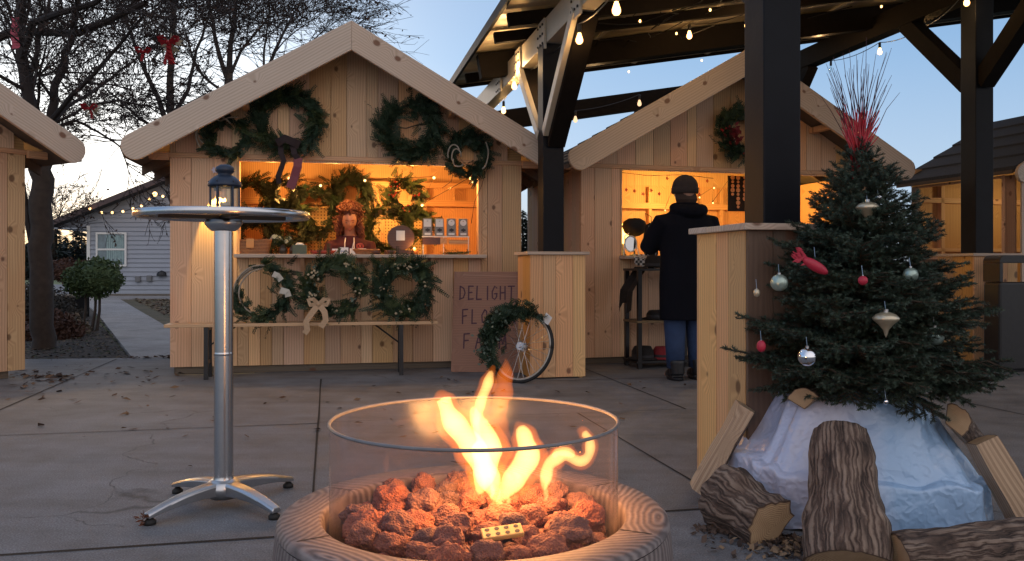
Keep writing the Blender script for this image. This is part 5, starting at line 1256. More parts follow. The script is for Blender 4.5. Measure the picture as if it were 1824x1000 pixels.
hat('dark red hat on the bottom shelf of the black rack', rp(-.01, -.02, .074), M['hatred'], .11, .12)
hat('black hat beside the red one on the bottom shelf', rp(-.22, -.02, .074), M['hatblack'], .11, .13)
hat('low black hat on the middle shelf of the black rack', rp(-.06, -.02, .445), M['hatblack'], .12, .09)
hat('tall black hat on the top of the rack by the counter', rp(-.08, .02, .925), M['hatblack'], .1, .12)
clo = thing('scarf', 'black cloth draped over the left side of the rack top', 'scarf', rp(-.22, .0, .925), FB.a)
q = MB()
for i in range(12):
    for j in range(10):
        def f(i, j):
            x = .12 - j * .035; fall = max(0, j - 3) * .055; y = -.15 + i * .028; sw = .012 * math.sin(i * 1.3 + j * .5)
            return V(max(x, -.13) - .02 * (j > 4) * math.sin(i * .9) - .004 * j, y + sw * .5, .012 - fall + sw * (j > 3) - (.05 * math.sin(i * .8) if j > 8 else 0))
        q.quad(f(i, j), f(i + 1, j), f(i + 1, j + 1), f(i, j + 1))
q.build('cloth', M['hatblack'], clo, smooth=True)
# discs on a black board, red bunting inside stall B
db = thing('disc_garland', 'strings of round wooden discs hanging on a black board inside the hat stall', 'garland', FB.hit(1318, 340, .55), FB.a)
q = MB(); q.box(-.13, .15, .02, .03, -.22, .16); q.build('board', M['hatblack'], db)
for x, n_ in ((-.085, 5), (-.02, 8), (.06, 6)):
    for i in range(n_): q = MB(); r = .016 + .008 * ((i * 7 + n_) % 3) / 2; q.prism([(x + r * math.cos(a * PI / 6), .0, .14 - i * .045 + r * math.sin(a * PI / 6)) for a in range(12)], (0, .006, 0)); q.build('disc', M['ply'], db)
db2 = thing('disc_garland', 'strings of round discs hanging in the right part of the hat stall opening', 'garland', FB.hit(1475, 345, .8), FB.a)
for x, n_ in ((-.06, 7), (.04, 6), (.12, 7)):
    for i in range(n_): q = MB(); r = .022; q.prism([(x + r * math.cos(a * PI / 6), .0, .14 - i * .052 + r * math.sin(a * PI / 6)) for a in range(12)], (0, .006, 0)); q.build('disc', simple('copper disc', (.35, .12, .05), .5), db2)
rs_ = thing('red_ornaments', 'red star and pompom ornaments hanging from a cord inside the hat stall', 'ornaments', FB.hit(1200, 330, 1.2), FB.a); q = MB(); q.tube([(-.7, 0, .13), (-.3, 0, .10), (.1, 0, .12), (.5, 0, .09)], .003, 4); q.build('cord', M['black'], rs_)
rn = random.Random(5)
for i in range(12): q = MB(); c = V(-.68 + i * .10, 0, .08 - rn.random() * .2); q.tube([(c.x, 0, .11), tuple(c)], .001, 3); [q.leaf(c, V(math.cos(k * 1.256), -.1, math.sin(k * 1.256)), .014, .026, V(0, 1, 0)) for k in range(5)]; q.build('star', M['berry'], rs_)
# ================================================================ STANDING TABLE, LANTERN
tb_p = V(-1.137, 3.32, 0)
tb = thing('bar_table', 'tall round bar table with a glass top and four footed aluminium base', 'table', tb_p, R(0))
RT = .327; TZ = 1.155
def glass_mat(name, tint=(1, 1, 1), rough=.0, refl=1.0, dirt=.0):
    m = bpy.data.materials.new(name); m.use_nodes = True; n = m.node_tree; n.nodes.clear()
    tr = n.nodes.new('ShaderNodeBsdfTransparent'); tr.inputs[0].default_value = (*tint, 1); gl = n.nodes.new('ShaderNodeBsdfGlossy'); gl.inputs['Roughness'].default_value = rough
    lw = n.nodes.new('ShaderNodeLayerWeight'); lw.inputs[0].default_value = .5; fr_ = mth(n, 'MULTIPLY_ADD', mth(n, 'POWER', lw.outputs['Facing'], 5), .9, .045); mx = n.nodes.new('ShaderNodeMixShader'); out = n.nodes.new('ShaderNodeOutputMaterial')
    n.links.new(mth(n, 'MULTIPLY', fr_, refl), mx.inputs[0]); n.links.new(tr.outputs[0], mx.inputs[1]); n.links.new(gl.outputs[0], mx.inputs[2]); last = mx.outputs[0]
    if dirt:
        df = n.nodes.new('ShaderNodeBsdfDiffuse'); df.inputs[0].default_value = (.5, .45, .42, 1); m2 = n.nodes.new('ShaderNodeMixShader'); tc = n.nodes.new('ShaderNodeTexCoord'); no = N(n, 'ShaderNodeTexNoise'); no.inputs['Scale'].default_value = 9; no.inputs['Detail'].default_value = 6
        n.links.new(tc.outputs['Object'], no.inputs['Vector']); n.links.new(mth(n, 'MULTIPLY', no.outputs['Fac'], dirt), m2.inputs[0]); n.links.new(last, m2.inputs[1]); n.links.new(df.outputs[0], m2.inputs[2]); last = m2.outputs[0]
    n.links.new(last, out.inputs[0]); return m
M['glass'] = glass_mat('clear glass', (.93, .96, .95)); M['tableglass'] = glass_mat('smoky table glass', (.55, .56, .56), .05, 1, .12); M['pitglass'] = glass_mat('fire guard glass', (.93, .91, .94), .16, 1.0, .05)
q = MB(); q.lathe([(RT, TZ - .026), (RT + .003, TZ - .02), (RT + .003, TZ - .003), (RT, TZ), (RT - .012, TZ), (RT - .012, TZ - .004), (RT - .018, TZ - .0045), (RT - .018, TZ - .022), (RT - .01, TZ - .026), (RT, TZ - .026)], 72); q.build('rim', M['metal'], tb, smooth=True)
q = MB(); q.lathe([(0, TZ - .0055), (RT - .019, TZ - .0055)], 64); q.lathe([(RT - .019, TZ - .012), (0, TZ - .012)], 64); q.build('tabletop', M['tableglass'], tb)
q = MB()
for a in range(4): q.beam((.0 + .02 * math.cos(a * PI / 2 + .5), .02 * math.sin(a * PI / 2 + .5), TZ - .021), (.24 * math.cos(a * PI / 2 + .5), .24 * math.sin(a * PI / 2 + .5), TZ - .021), .03, .015)
q.build('top_bracket', M['black'], tb)
q = MB(); q.lathe([(0, TZ - .03), (.055, TZ - .03), (.06, TZ - .045), (.05, TZ - .062), (.038, TZ - .075), (0, TZ - .075)], 28, sx=1.25); q.build('top_plate', M['metal2'], tb, smooth=True)
q = MB(); q.lathe([(.0365, TZ - .07), (.0365, .70), (.0365, .604), (.0365, .602), (.0372, .600), (.0372, .594), (.0365, .592), (.0365, .590), (.0365, .5), (.0365, .12), (.0365, .112), (.040, .10), (.044, .085)], 40); q.build('pole', M['metal'], tb, smooth=True)
q = MB(); q.lathe([(0, .105), (.045, .104), (.062, .09), (.068, .06), (.05, .03), (0, .03)], 28); q.build('hub', M['metal2'], tb, smooth=True)
feet = [gnd(265, 935) - tb_p, gnd(490, 925) - tb_p, gnd(315, 878) - tb_p, gnd(515, 868) - tb_p]
for f in feet:
    d = V(f.x, f.y, 0); L = d.length; d.normalize(); s_ = V(-d.y, d.x, 0); q = MB(); ns = 14; rings = []
    for i in range(ns + 1):
        t = i / ns; r = .03 + (L - .02) * t; zt_ = .098 - .055 * t - .012 * math.sin(t * PI) * -1; zb = .045 + .012 * math.sin(t * PI) - .02 * t + .0 ; w_ = .032 - .012 * t; w2 = w_ * .72
        c = d * r; rings.append([c - s_ * w_ + V(0, 0, zb), c + s_ * w_ + V(0, 0, zb), c + s_ * w_ + V(0, 0, zt_ - .008), c + s_ * w2 + V(0, 0, zt_), c - s_ * w2 + V(0, 0, zt_), c - s_ * w_ + V(0, 0, zt_ - .008)])
    b = len(q.v); q.v += [tuple(p) for r_ in rings for p in r_]
    for i in range(ns):
        for k in range(6): q.face([b + i * 6 + k, b + i * 6 + (k + 1) % 6, b + (i + 1) * 6 + (k + 1) % 6, b + (i + 1) * 6 + k])
    q.face([b + ns * 6 + k for k in range(6)]); lg = q.build('leg', M['metal2'], tb, bevel=.003)
    q = MB(); q.lathe([(0, 0), (.021, 0), (.022, .012), (.012, .022), (.006, .026), (.006, .03), (0, .03)], 18, d * (L - .005)); q.build('foot_pad', M['rubber'], lg, smooth=True)
    lg.modifiers['bevel'].segments = 2
lf_ = thing('dead_leaves', 'clump of brown dead leaves caught on the front left foot of the bar table', 'leaves', gnd(252, 938), 0); q = MB(); rn = random.Random(4)
for i in range(26): q.leaf(V(rn.gauss(0, .012), rn.gauss(0, .012), rn.uniform(0, .04)), V(rn.gauss(0, 1), rn.gauss(0, 1), rn.uniform(-.2, 1)), .008, .03, V(rn.random(), rn.random(), 0))
q.build('leaves', simple('russet leaf', (.14, .05, .025), .9), lf_)

ln = thing('lantern', 'blue black metal lantern with glass panes and a burning candle, on the tall round table', 'lantern', (tb_p.x + .005, tb_p.y, TZ + .0005), R(20))
M['lanternpaint'] = simple('blue black enamel', (.022, .034, .060), .38, .3, .15, 30)
k = 6; r6 = .058
def hexpts(r, z, off=0): return [V(r * math.cos(a * PI / 3 + off), r * math.sin(a * PI / 3 + off), z) for a in range(6)]
q = MB(); q.prism(hexpts(.064, 0), (0, 0, .010)); q.prism(hexpts(.056, .0101), (0, 0, .008)); q.build('base', M['lanternpaint'], ln, bevel=.002)
for p in hexpts(r6 - .004, 0):
    q = MB(); q.beam((p.x, p.y, .018), (p.x, p.y, .10), .008, .008, (p.x, p.y, 0)); q.build('upright', M['lanternpaint'], ln)
for a in range(6):
    A0, A1 = hexpts(r6 - .007, 0)[a], hexpts(r6 - .007, 0)[(a + 1) % 6]; q = MB(); q.quad((A0.x, A0.y, .02), (A1.x, A1.y, .02), (A1.x, A1.y, .098), (A0.x, A0.y, .098)); q.build('pane', M['glass'], ln)
q = MB(); q.lathe([(.056, .096), (.064, .099), (.066, .106), (.063, .112), (.055, .125), (.040, .138), (.027, .144), (.027, .150), (.036, .158), (.0375, .166), (.033, .176), (.018, .185), (0, .188)], 28); q.lathe([(.056, .096), (.056, .10), (.0, .105)], 28); q.build('cap', M['lanternpaint'], ln, smooth=True)
q = MB()
for a in range(6): q.ball((.0605 * math.cos(a * 1.047), .0605 * math.sin(a * 1.047), .117), .003, 6, 4)
q.build('rivets', M['black'], ln)
q = MB(); q.lathe([(0, .018), (.019, .018), (.019, .038), (0, .038)], 16); q.build('candle', simple('wax', (.6, .5, .4), .5), ln, smooth=True); q = MB(); q.ball((0, 0, .046), .0045, 8, 6, (1, 1, 1.9)); q.build('flame', M['glow'], ln); light('flame_light', (0, 0, .052), .12, WARM, .005, ln)

# ================================================================ FIRE PIT
pc = V(-.068, 1.53, 0)
M['pittop'] = None
def pit_mat(name, radial):
    m, n, p = nmat(name); tc = n.nodes.new('ShaderNodeTexCoord'); sp = n.nodes.new('ShaderNodeSeparateXYZ'); n.links.new(tc.outputs['Object'], sp.inputs[0])
    no = N(n, 'ShaderNodeTexNoise'); no.inputs['Scale'].default_value = 7; no.inputs['Detail'].default_value = 4; n.links.new(tc.outputs['Object'], no.inputs['Vector'])
    nf = N(n, 'ShaderNodeTexNoise'); nf.inputs['Scale'].default_value = 90; n.links.new(tc.outputs['Object'], nf.inputs['Vector'])
    ang = mth(n, 'ARCTAN2', sp.outputs[1], sp.outputs[0]); sec = mth(n, 'FLOOR', mth(n, 'MULTIPLY', mth(n, 'ADD', ang, 3.6), 6 / (2 * PI)))
    ca = mth(n, 'MULTIPLY_ADD', sec, 2 * PI / 6, .3 - 3.6)
    if radial:   # cast wood grain: ovals centred on each segment
        px = mth(n, 'ADD', mth(n, 'MULTIPLY', sp.outputs[0], mth(n, 'COSINE', ca)), mth(n, 'MULTIPLY', sp.outputs[1], mth(n, 'SINE', ca)))
        py = mth(n, 'SUBTRACT', mth(n, 'MULTIPLY', sp.outputs[1], mth(n, 'COSINE', ca)), mth(n, 'MULTIPLY', sp.outputs[0], mth(n, 'SINE', ca)))
        f = mth(n, 'SQRT', mth(n, 'ADD', mth(n, 'POWER', mth(n, 'MULTIPLY', mth(n, 'SUBTRACT', px, .33), 1.5), 2), mth(n, 'POWER', mth(n, 'MULTIPLY', py, .42), 2)))
    else: f = mth(n, 'MULTIPLY', ang, .26)
    s = mth(n, 'SINE', mth(n, 'MULTIPLY', mth(n, 'MULTIPLY_ADD', no.outputs['Fac'], .045, f), 400 if radial else 520))
    h = mth(n, 'MULTIPLY_ADD', s, .5, .5)
    h = mth(n, 'ADD', mth(n, 'MULTIPLY', h, mth(n, 'MULTIPLY_ADD', no.outputs['Fac'], 1.3, -.18)), mth(n, 'MULTIPLY', nf.outputs['Fac'], .35))
    n.links.new(ramp(n, h, [(.1, (.085, .063, .058)), (.5, (.185, .145, .132)), (.95, (.29, .24, .22))]), p.inputs['Base Color'])
    p.inputs['Roughness'].default_value = .62; bump(n, p, h, .4, .003); return m
M['pittop'] = pit_mat('cast stone with wood grain', True); M['pitside'] = pit_mat('cast stone staves', False)
fpit = thing('fire_pit', 'round wood grained stone fire pit with a burning gas fire in a glass ring', 'fire pit', pc, 0)
RO, RI, TZp = .352, .270, .50
q = MB(); nseg = 96
prof = [(RO - .003, TZp - .012), (RO - .005, TZp - .005), (RO - .013, TZp), (RI + .007, TZp), (RI + .002, TZp - .004), (RI, TZp - .012), (RI - .001, TZp - .09)]
q.lathe(prof, nseg); top_ = q.build('rim', M['pittop'], fpit, smooth=True)
q = MB()
for a in range(6):       # joints between the six cast segments
    an = -3.6 + a * PI / 3; d = V(math.cos(an), math.sin(an), 0); s_ = V(-d.y, d.x, 0) * .0016
    q.quad(d * (RI + .006) - s_ + V(0, 0, TZp + .0008), d * (RI + .006) + s_ + V(0, 0, TZp + .0008), d * (RO - .02) + s_ + V(0, 0, TZp + .0008), d * (RO - .02) - s_ + V(0, 0, TZp + .0008))
q.build('rim_joints', M['joint'], fpit)
q = MB(); q.lathe([(RO - .03, 0), (RO - .02, .02), (RO + .004, .24), (RO + .002, TZp - .06), (RO - .002, TZp - .022), (RO - .004, TZp - .014)], nseg); q.build('body', M['pitside'], fpit, smooth=True)
q = MB(); q.lathe([(RO + .005, .245), (RO + .008, .248), (RO + .008, .285), (RO + .005, .288)], 64); q.build('band', M['black'], fpit, smooth=True)
q = MB(); q.disc((0, 0, TZp - .10), RI - .001, 0, 64); q.build('burner_pan', M['black'], fpit)
RG_, GZ0, GZ1 = .2585, TZp - .085, .662
q = MB(); q.lathe([(RG_, GZ0), (RG_, GZ1)], 96); q.build('glass_guard', M['pitglass'], fpit, smooth=True)
q = MB(); q.tube([V(RG_ * math.cos(a * PI / 48), RG_ * math.sin(a * PI / 48), GZ1) for a in range(97)], .0032, 8, cap=False); q.build('glass_edge', simple('ground glass edge', (.17, .16, .16), .35, .0, .4, 30, 0, 0, .6), fpit, smooth=True)
pl2 = MB(); pc0 = at(897, 941, 1.36) - pc
for i in range(5):
    for j in range(2): pass
M['burner'] = simple('yellow ceramic burner plate', (.55, .36, .10), .5, 0, .15, 30)
q = MB(); q.box(-.034, .034, -.015, .015, -.004, .004); bp = q.build('burner_plate', M['burner'], fpit, bevel=.002); bp.location = (.052, -.150, TZp + .004); bp.rotation_euler = (R(16), R(-5), R(10))
q = MB()
for i in range(4):
    for j in range(2): q.prism([(-.024 + i * .016 + .0042 * math.cos(a * PI / 4), -.007 + j * .014 + .0042 * math.sin(a * PI / 4), .0041) for a in range(8)], (0, 0, .0006))
q.build('burner_holes', M['ink'], bp)
# lava rocks: each one an object
def lava_mat():
    m, n, p = nmat('lava rock'); tc = n.nodes.new('ShaderNodeTexCoord'); oi = n.nodes.new('ShaderNodeObjectInfo')
    a = N(n, 'ShaderNodeTexNoise'); a.inputs['Scale'].default_value = 2.4; a.inputs['Detail'].default_value = 7; a.inputs['Roughness'].default_value = .7; v = N(n, 'ShaderNodeTexVoronoi'); v.inputs['Scale'].default_value = 7
    for x in (a, v): n.links.new(tc.outputs['Object'], x.inputs['Vector'])
    c1 = mix(n, (.11, .055, .042), (.21, .12, .10), a.outputs['Fac']); c2 = mix(n, (.25, .070, .040), (.37, .12, .068), a.outputs['Fac'])
    c = mix(n, c1, c2, oi.outputs['Random']); c = mix(n, c, (.02, .012, .010), ramp(n, v.outputs['Distance'], [(.08, g(.5)), (.24, g(0))]))
    n.links.new(c, p.inputs['Base Color']); p.inputs['Roughness'].default_value = .85
    bump(n, p, mth(n, 'ADD', v.outputs['Distance'], mth(n, 'MULTIPLY', a.outputs['Fac'], 1.5)), .5, .05); return m
M['lava'] = lava_mat()
protos = []
for k in range(7):
    bm = bmesh.new(); bmesh.ops.create_icosphere(bm, subdivisions=4, radius=1)
    for v in bm.verts:
        d = v.co.normalized(); o = Vector((k * 7.3, 1, 2)); f = 1 + .34 * noise.noise(d * 1.5 + o) + .16 * noise.noise(d * 3.4 + o) + .07 * noise.noise(d * 8 + o) + .03 * noise.noise(d * 18 + o)
        v.co = d * f; v.co.z *= .78
    me = bpy.data.meshes.new('lava_rock'); bm.to_mesh(me); bm.free(); me.materials.append(M['lava']); me.polygons.foreach_set('use_smooth', [True] * len(me.polygons)); protos.append(me)
rn = random.Random(21); placed = []; tries = 0
lay = [(TZp - .052, 50, .032, .042), (TZp - .020, 44, .025, .040)]
for zc_, cnt, ra, rb in lay:
    here = []; n_ = 0; tr_ = 0
    while n_ < cnt and tr_ < 6000:
        tr_ += 1; a = rn.uniform(0, 2 * PI); r = math.sqrt(rn.random()) * (RG_ - .034); x, y = r * math.cos(a), r * math.sin(a); rad = rn.uniform(ra, rb)
        if any(math.hypot(x - b[0], y - b[1]) < (rad + b[2]) * .86 for b in here): continue
        if zc_ > TZp - .03 and math.hypot(x - .052, y + .155) < rad + .030: continue
        if zc_ > TZp - .03 and math.hypot(x - .02, y - .03) < .05: continue
        here.append((x, y, rad)); n_ += 1
        o = bpy.data.objects.new('lava_rock', protos[rn.randrange(7)]); C.objects.link(o); o.location = pc + V(x, y, zc_ + rn.uniform(-.006, .012)); o.rotation_euler = (rn.uniform(-.6, .6), rn.uniform(-.6, .6), rn.uniform(0, 6.28)); o.scale = (rad, rad * rn.uniform(.85, 1.1), rad)
        tag(o, 'reddish brown porous lava rock heaped inside the glass ring of the fire pit', 'lava rock', 'lava rocks in the fire pit')
# flames: glowing volumes, brightest where they are thickest
def flame_mat(name, col, st):
    m = bpy.data.materials.new(name); m.use_nodes = True; n = m.node_tree; n.nodes.clear(); out = n.nodes.new('ShaderNodeOutputMaterial'); e = n.nodes.new('ShaderNodeEmission'); e.inputs[0].default_value = (*col, 1); e.inputs[1].default_value = st; n.links.new(e.outputs[0], out.inputs['Volume']); return m
FL_OUT = flame_mat('flame outer', (1, .19, .010), 6); FL_IN = flame_mat('flame core', (1, .58, .17), 24); FL_DIM = flame_mat('flame faint', (1, .26, .05), 2.2)
def tongue(pts, parent, dim=False, seed=0, core=True):
    """pts: (px, py, halfwidth px, Y)"""
    rn = random.Random(seed); P = []; 
    for i in range(len(pts) - 1):
        for k in range(5):
            t = k / 5; a0 = pts[max(i - 1, 0)]; a, b = pts[i], pts[i + 1]; b1 = pts[min(i + 2, len(pts) - 1)]
            P.append(tuple(.5 * ((2 * a[j]) + (-a0[j] + b[j]) * t + (2 * a0[j] - 5 * a[j] + 4 * b[j] - b1[j]) * t * t + (-a0[j] + 3 * a[j] - 3 * b[j] + b1[j]) * t ** 3) for j in range(4)))
    P.append(pts[-1]); P = [(a + .7 * math.sin(i * .7 + seed) * min(1, c / 8), b, c * (1 + .10 * math.sin(i * .8 + seed * 2.1)), d) for i, (a, b, c, d) in enumerate(P)]
    for mat, kf, nm, z0 in ((FL_DIM if dim else FL_OUT, 1.0, 'flame_outer', 0), (FL_IN, .60, 'flame_core', .0)):
        if nm == 'flame_core' and (dim or not core): continue
        w = [(at(p[0], p[1], p[3]) - pc, max(.0006, p[2] * (1.38 if not dim else .9) * p[3] / 1500 * kf)) for p in P]
        if nm == 'flame_core': w = w[1:int(len(w) * .9)]
        w[0] = (w[0][0], .0008); w[-1] = (w[-1][0], .0006)
        q = MB(); q.tube([a for a, b in w], [b for a, b in w], 16, flat=1); q.build(nm, mat, parent, smooth=True, weld=True)
fire = thing('gas_fire', 'bright yellow and orange flames leaping from the lava rocks', 'fire', pc, 0)
Yf = 1.53
tongue([(886, 900, 4, 1.50), (878, 868, 20, 1.5), (862, 836, 26, 1.5), (845, 800, 26, 1.5), (820, 768, 26, 1.5), (800, 738, 20, 1.5), (790, 712, 15, 1.5), (786, 694, 5, 1.5)], fire, seed=1)
tongue([(850, 888, 4, 1.52), (862, 850, 22, 1.52), (866, 815, 32, 1.52), (868, 785, 28, 1.52), (852, 752, 16, 1.52), (842, 728, 9, 1.52), (838, 715, 2, 1.52)], fire, seed=2)
tongue([(856, 790, 4, 1.54), (848, 752, 9, 1.54), (856, 720, 11, 1.54), (866, 690, 12, 1.54), (874, 668, 8, 1.54), (880, 650, 2, 1.54)], fire, seed=3)
tongue([(884, 905, 3, 1.48), (900, 876, 16, 1.48), (922, 845, 27, 1.48), (940, 812, 25, 1.48), (936, 784, 20, 1.48), (926, 762, 11, 1.48), (921, 750, 2, 1.48)], fire, seed=4)
tongue([(968, 880, 3, 1.55), (972, 850, 13, 1.55), (982, 824, 14, 1.55), (1006, 812, 12, 1.55), (1034, 822, 11, 1.55), (1050, 808, 11, 1.55), (1050, 786, 10, 1.55), (1038, 770, 8, 1.55), (1026, 768, 2, 1.55)], fire, seed=5, core=True)
tongue([(985, 818, 3, 1.53), (992, 806, 9, 1.53), (1012, 806, 10, 1.53), (1030, 818, 4, 1.53)], fire, seed=6)
tongue([(790, 868, 2, 1.5), (812, 866, 7, 1.5), (836, 858, 8, 1.5), (862, 846, 6, 1.5)], fire, seed=7, core=False)
tongue([(876, 862, 4, 1.49), (884, 880, 10, 1.49), (884, 900, 6, 1.49), (884, 908, 2, 1.49)], fire, seed=8, core=False)
tongue([(880, 748, 3, 1.58), (886, 728, 9, 1.58), (896, 700, 13, 1.58), (898, 676, 12, 1.58), (902, 652, 6, 1.58), (900, 638, 1, 1.58)], fire, seed=9, core=False)
tongue([(912, 786, 2, 1.60), (896, 764, 8, 1.6), (892, 742, 9, 1.6), (896, 722, 7, 1.6), (900, 708, 2, 1.6)], fire, seed=10, core=False)
tongue([(752, 802, 2, 1.62), (768, 775, 7, 1.62), (764, 748, 9, 1.62), (758, 722, 7, 1.62), (764, 700, 2, 1.62)], fire, True, seed=11)
tongue([(798, 806, 2, 1.6), (790, 780, 6, 1.6), (780, 750, 7, 1.6), (778, 716, 2, 1.6)], fire, True, seed=12)
tongue([(978, 890, 6, 1.6), (980, 855, 20, 1.6), (985, 825, 20, 1.6), (1000, 800, 8, 1.6)], fire, True, seed=13)
tongue([(688, 850, 2, 1.45), (688, 825, 6, 1.45), (690, 806, 2, 1.45)], fire, True, seed=14)
tongue([(700, 756, 2, 1.70), (726, 748, 7, 1.70), (750, 742, 8, 1.70), (770, 735, 3, 1.70)], fire, True, seed=15)
rn = random.Random(91)
for i in range(11):
    x0 = rn.uniform(800, 1010); y0 = rn.uniform(862, 905); h_ = rn.uniform(22, 58); s_ = rn.uniform(-14, 14); tongue([(x0, y0, 1.5, 1.53), (x0 + s_ * .5, y0 - h_ * .35, rn.uniform(3, 6), 1.53), (x0 + s_ * .2, y0 - h_ * .7, rn.uniform(2, 5), 1.53), (x0 + s_, y0 - h_, 1, 1.53)], fire, i % 3 == 0, seed=30 + i, core=i % 2 == 0)
for x, y, z, e in ((-.02, 0, .60, .8), (.08, .02, .57, .7), (.15, .0, .60, .6), (.02, .02, .74, 1.7)): light('fire_light', (x, y, z), e, (1, .42, .12), .045, fire)

# ================================================================ CHRISTMAS TREE ON ITS WRAPPED STAND
tc_ = V(1.335, 3.28, 0)
mound = thing('tree_stand', 'stepped tree stand wrapped in shiny blue white plastic sheeting', 'tree stand', tc_, R(0))
def plastic():
    m, n, p = nmat('shiny plastic sheet'); tc = n.nodes.new('ShaderNodeTexCoord')
    def nz(sc, rot, s=(1, 1, 1), det=3):
        mp = n.nodes.new('ShaderNodeMapping'); mp.inputs['Scale'].default_value = s; mp.inputs['Rotation'].default_value = rot; n.links.new(tc.outputs['Object'], mp.inputs[0]); x = N(n, 'ShaderNodeTexNoise'); x.inputs['Scale'].default_value = sc; x.inputs['Detail'].default_value = det; n.links.new(mp.outputs[0], x.inputs['Vector']); return x.outputs['Fac']
    def ridge(x): return mth(n, 'SUBTRACT', 1, mth(n, 'MULTIPLY', mth(n, 'ABSOLUTE', mth(n, 'SUBTRACT', x, .5)), 9))
    a = mth(n, 'MAXIMUM', ridge(nz(3.2, (.3, .2, .5), (1, 1, 2.2))), 0); b = mth(n, 'MAXIMUM', ridge(nz(7, (1.1, .4, 1.2), (1, 2, 1))), 0); c = nz(4, (0, 0, 0))
    vr = []
    for sc_, st_ in ((4.5, (1.5, 1.5, .8)), (10, (1, 1, .7))):
        mp = n.nodes.new('ShaderNodeMapping'); mp.inputs['Scale'].default_value = st_; mp.inputs['Rotation'].default_value = (.2, .5, sc_); n.links.new(tc.outputs['Object'], mp.inputs[0]); vo = N(n, 'ShaderNodeTexVoronoi'); vo.inputs['Scale'].default_value = sc_; vo.inputs['Detail'].default_value = 1; n.links.new(mp.outputs[0], vo.inputs['Vector']); vr.append(vo.outputs['Distance'])
    h = mth(n, 'ADD', mth(n, 'MULTIPLY', a, .25), mth(n, 'MULTIPLY', b, .15)); cr_ = mth(n, 'ADD', vr[0], mth(n, 'MULTIPLY', vr[1], .45)); h = mth(n, 'SUBTRACT', h, mth(n, 'MULTIPLY', cr_, .9))
    sp = n.nodes.new('ShaderNodeSeparateXYZ'); n.links.new(tc.outputs['Object'], sp.inputs[0])
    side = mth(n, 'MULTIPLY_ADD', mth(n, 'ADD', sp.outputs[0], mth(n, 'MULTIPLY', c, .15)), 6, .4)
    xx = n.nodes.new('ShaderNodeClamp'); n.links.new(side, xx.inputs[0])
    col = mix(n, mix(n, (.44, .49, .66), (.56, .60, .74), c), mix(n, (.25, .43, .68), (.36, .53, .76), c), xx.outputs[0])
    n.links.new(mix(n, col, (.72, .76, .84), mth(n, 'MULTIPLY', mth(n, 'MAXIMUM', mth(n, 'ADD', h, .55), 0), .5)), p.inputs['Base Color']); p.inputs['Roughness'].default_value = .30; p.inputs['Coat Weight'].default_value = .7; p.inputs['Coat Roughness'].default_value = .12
    p.inputs['Subsurface Weight'].default_value = 0
    bump(n, p, mth(n, 'ADD', h, mth(n, 'MULTIPLY', mth(n, 'MAXIMUM', ridge(nz(15, (.5, 1.4, .2), (1, 1, 1), 2)), 0), .35)), .42, .02); return m
q = MB(); nu, nv = 160, 72
def foot(a):    # base outline (superellipse)
    c_, s_ = math.cos(a), math.sin(a); e = .62; return V(math.copysign(abs(c_) ** e, c_) * (.46 if c_ < 0 else .455), math.copysign(abs(s_) ** e, s_) * (.33 if s_ < 0 else .36), 0)
def mpt(i, j):
    a = 2 * PI * i / nu; t = j / (nv - 1)          # t: 0 at the ground, 1 at the top centre
    B = foot(a)
    hb = .16 + .05 * max(0, -math.cos(a)) - .02 * max(0, math.cos(a))
    if t < .22: r = 1 - .03 * t / .22; z = hb * t / .22
    elif t < .30: u_ = (t - .22) / .08; r = .97 - .10 * u_ ; z = hb + .012 * math.sin(u_ * PI / 2)
    elif t < .78: u_ = (t - .30) / .48; r = .87 - .33 * u_; z = hb + .012 + (.43 - hb) * (u_ ** 1.15)
    else: u_ = (t - .78) / .22; r = .54 * (1 - u_); z = .442 + .02 * u_
    p = B * r; p.x -= .02 * t
    k = math.sin(PI * min(1, t * 1.2)) 
    fold = .010 * math.sin(a * 9 + 3 * math.sin(a * 2) + 2 * t) + .004 * abs(math.sin(a * 13 + 2 * math.sin(3 * a))) + .030 * noise.noise(Vector((math.cos(a) * 2.4, math.sin(a) * 2.4, t * 3)))
    sag = noise.noise(Vector((p.x * 9, p.y * 9, p.z * 5 + 3))) * .010
    out = B.normalized(); p = p + out * fold * (.3 + k) * (1 if t < .9 else .2); p.z = z + sag * k + (.010 * math.sin(a * 14) * k); 
    if j == 0: p.z = .003 + .004 * (1 + math.sin(a * 17))
    return p
for j in range(nv):
    for i in range(nu): q.v.append(tuple(mpt(i, j)))
for j in range(nv - 1):
    for i in range(nu): q.face([j * nu + i, j * nu + (i + 1) % nu, (j + 1) * nu + (i + 1) % nu, (j + 1) * nu + i])
q.build('plastic_sheet', plastic(), mound, smooth=True)
xt = thing('christmas_tree', 'bushy dark spruce with baubles standing on the plastic wrapped stand', 'christmas tree', (tc_.x + .02, tc_.y, .465), 0)
rn = random.Random(11)
tk = MB(); tk.tube([(0, 0, -.02), (.01, 0, .3), (0, 0, .6), (.0, 0, .93)], [.035, .026, .014, .005], 10); tk.build('trunk', M['bark'], xt)
nd = MB(); wd = MB(); HT = .96
Vv, Ff = [], []
def needles(a, b, r, n, ln=.0195, wid=.0044):
    d = (b - a); L = d.length; d.normalize(); o1 = d.orthogonal().normalized(); o2 = d.cross(o1)
    for i in range(n):
        f = i / n; q_ = a + d * L * f; ph = rn.uniform(0, 6.28); o = o1 * math.cos(ph) + o2 * math.sin(ph); l = ln * rn.uniform(.7, 1.15) * (1 - .35 * f)
        t = (d * .85 + o).normalized() * l; w_ = d.cross(o) * wid * .5; k = len(Vv); Vv.extend([tuple(q_ - w_), tuple(q_ + w_), tuple(q_ + t)]); Ff.append((k, k + 1, k + 2))
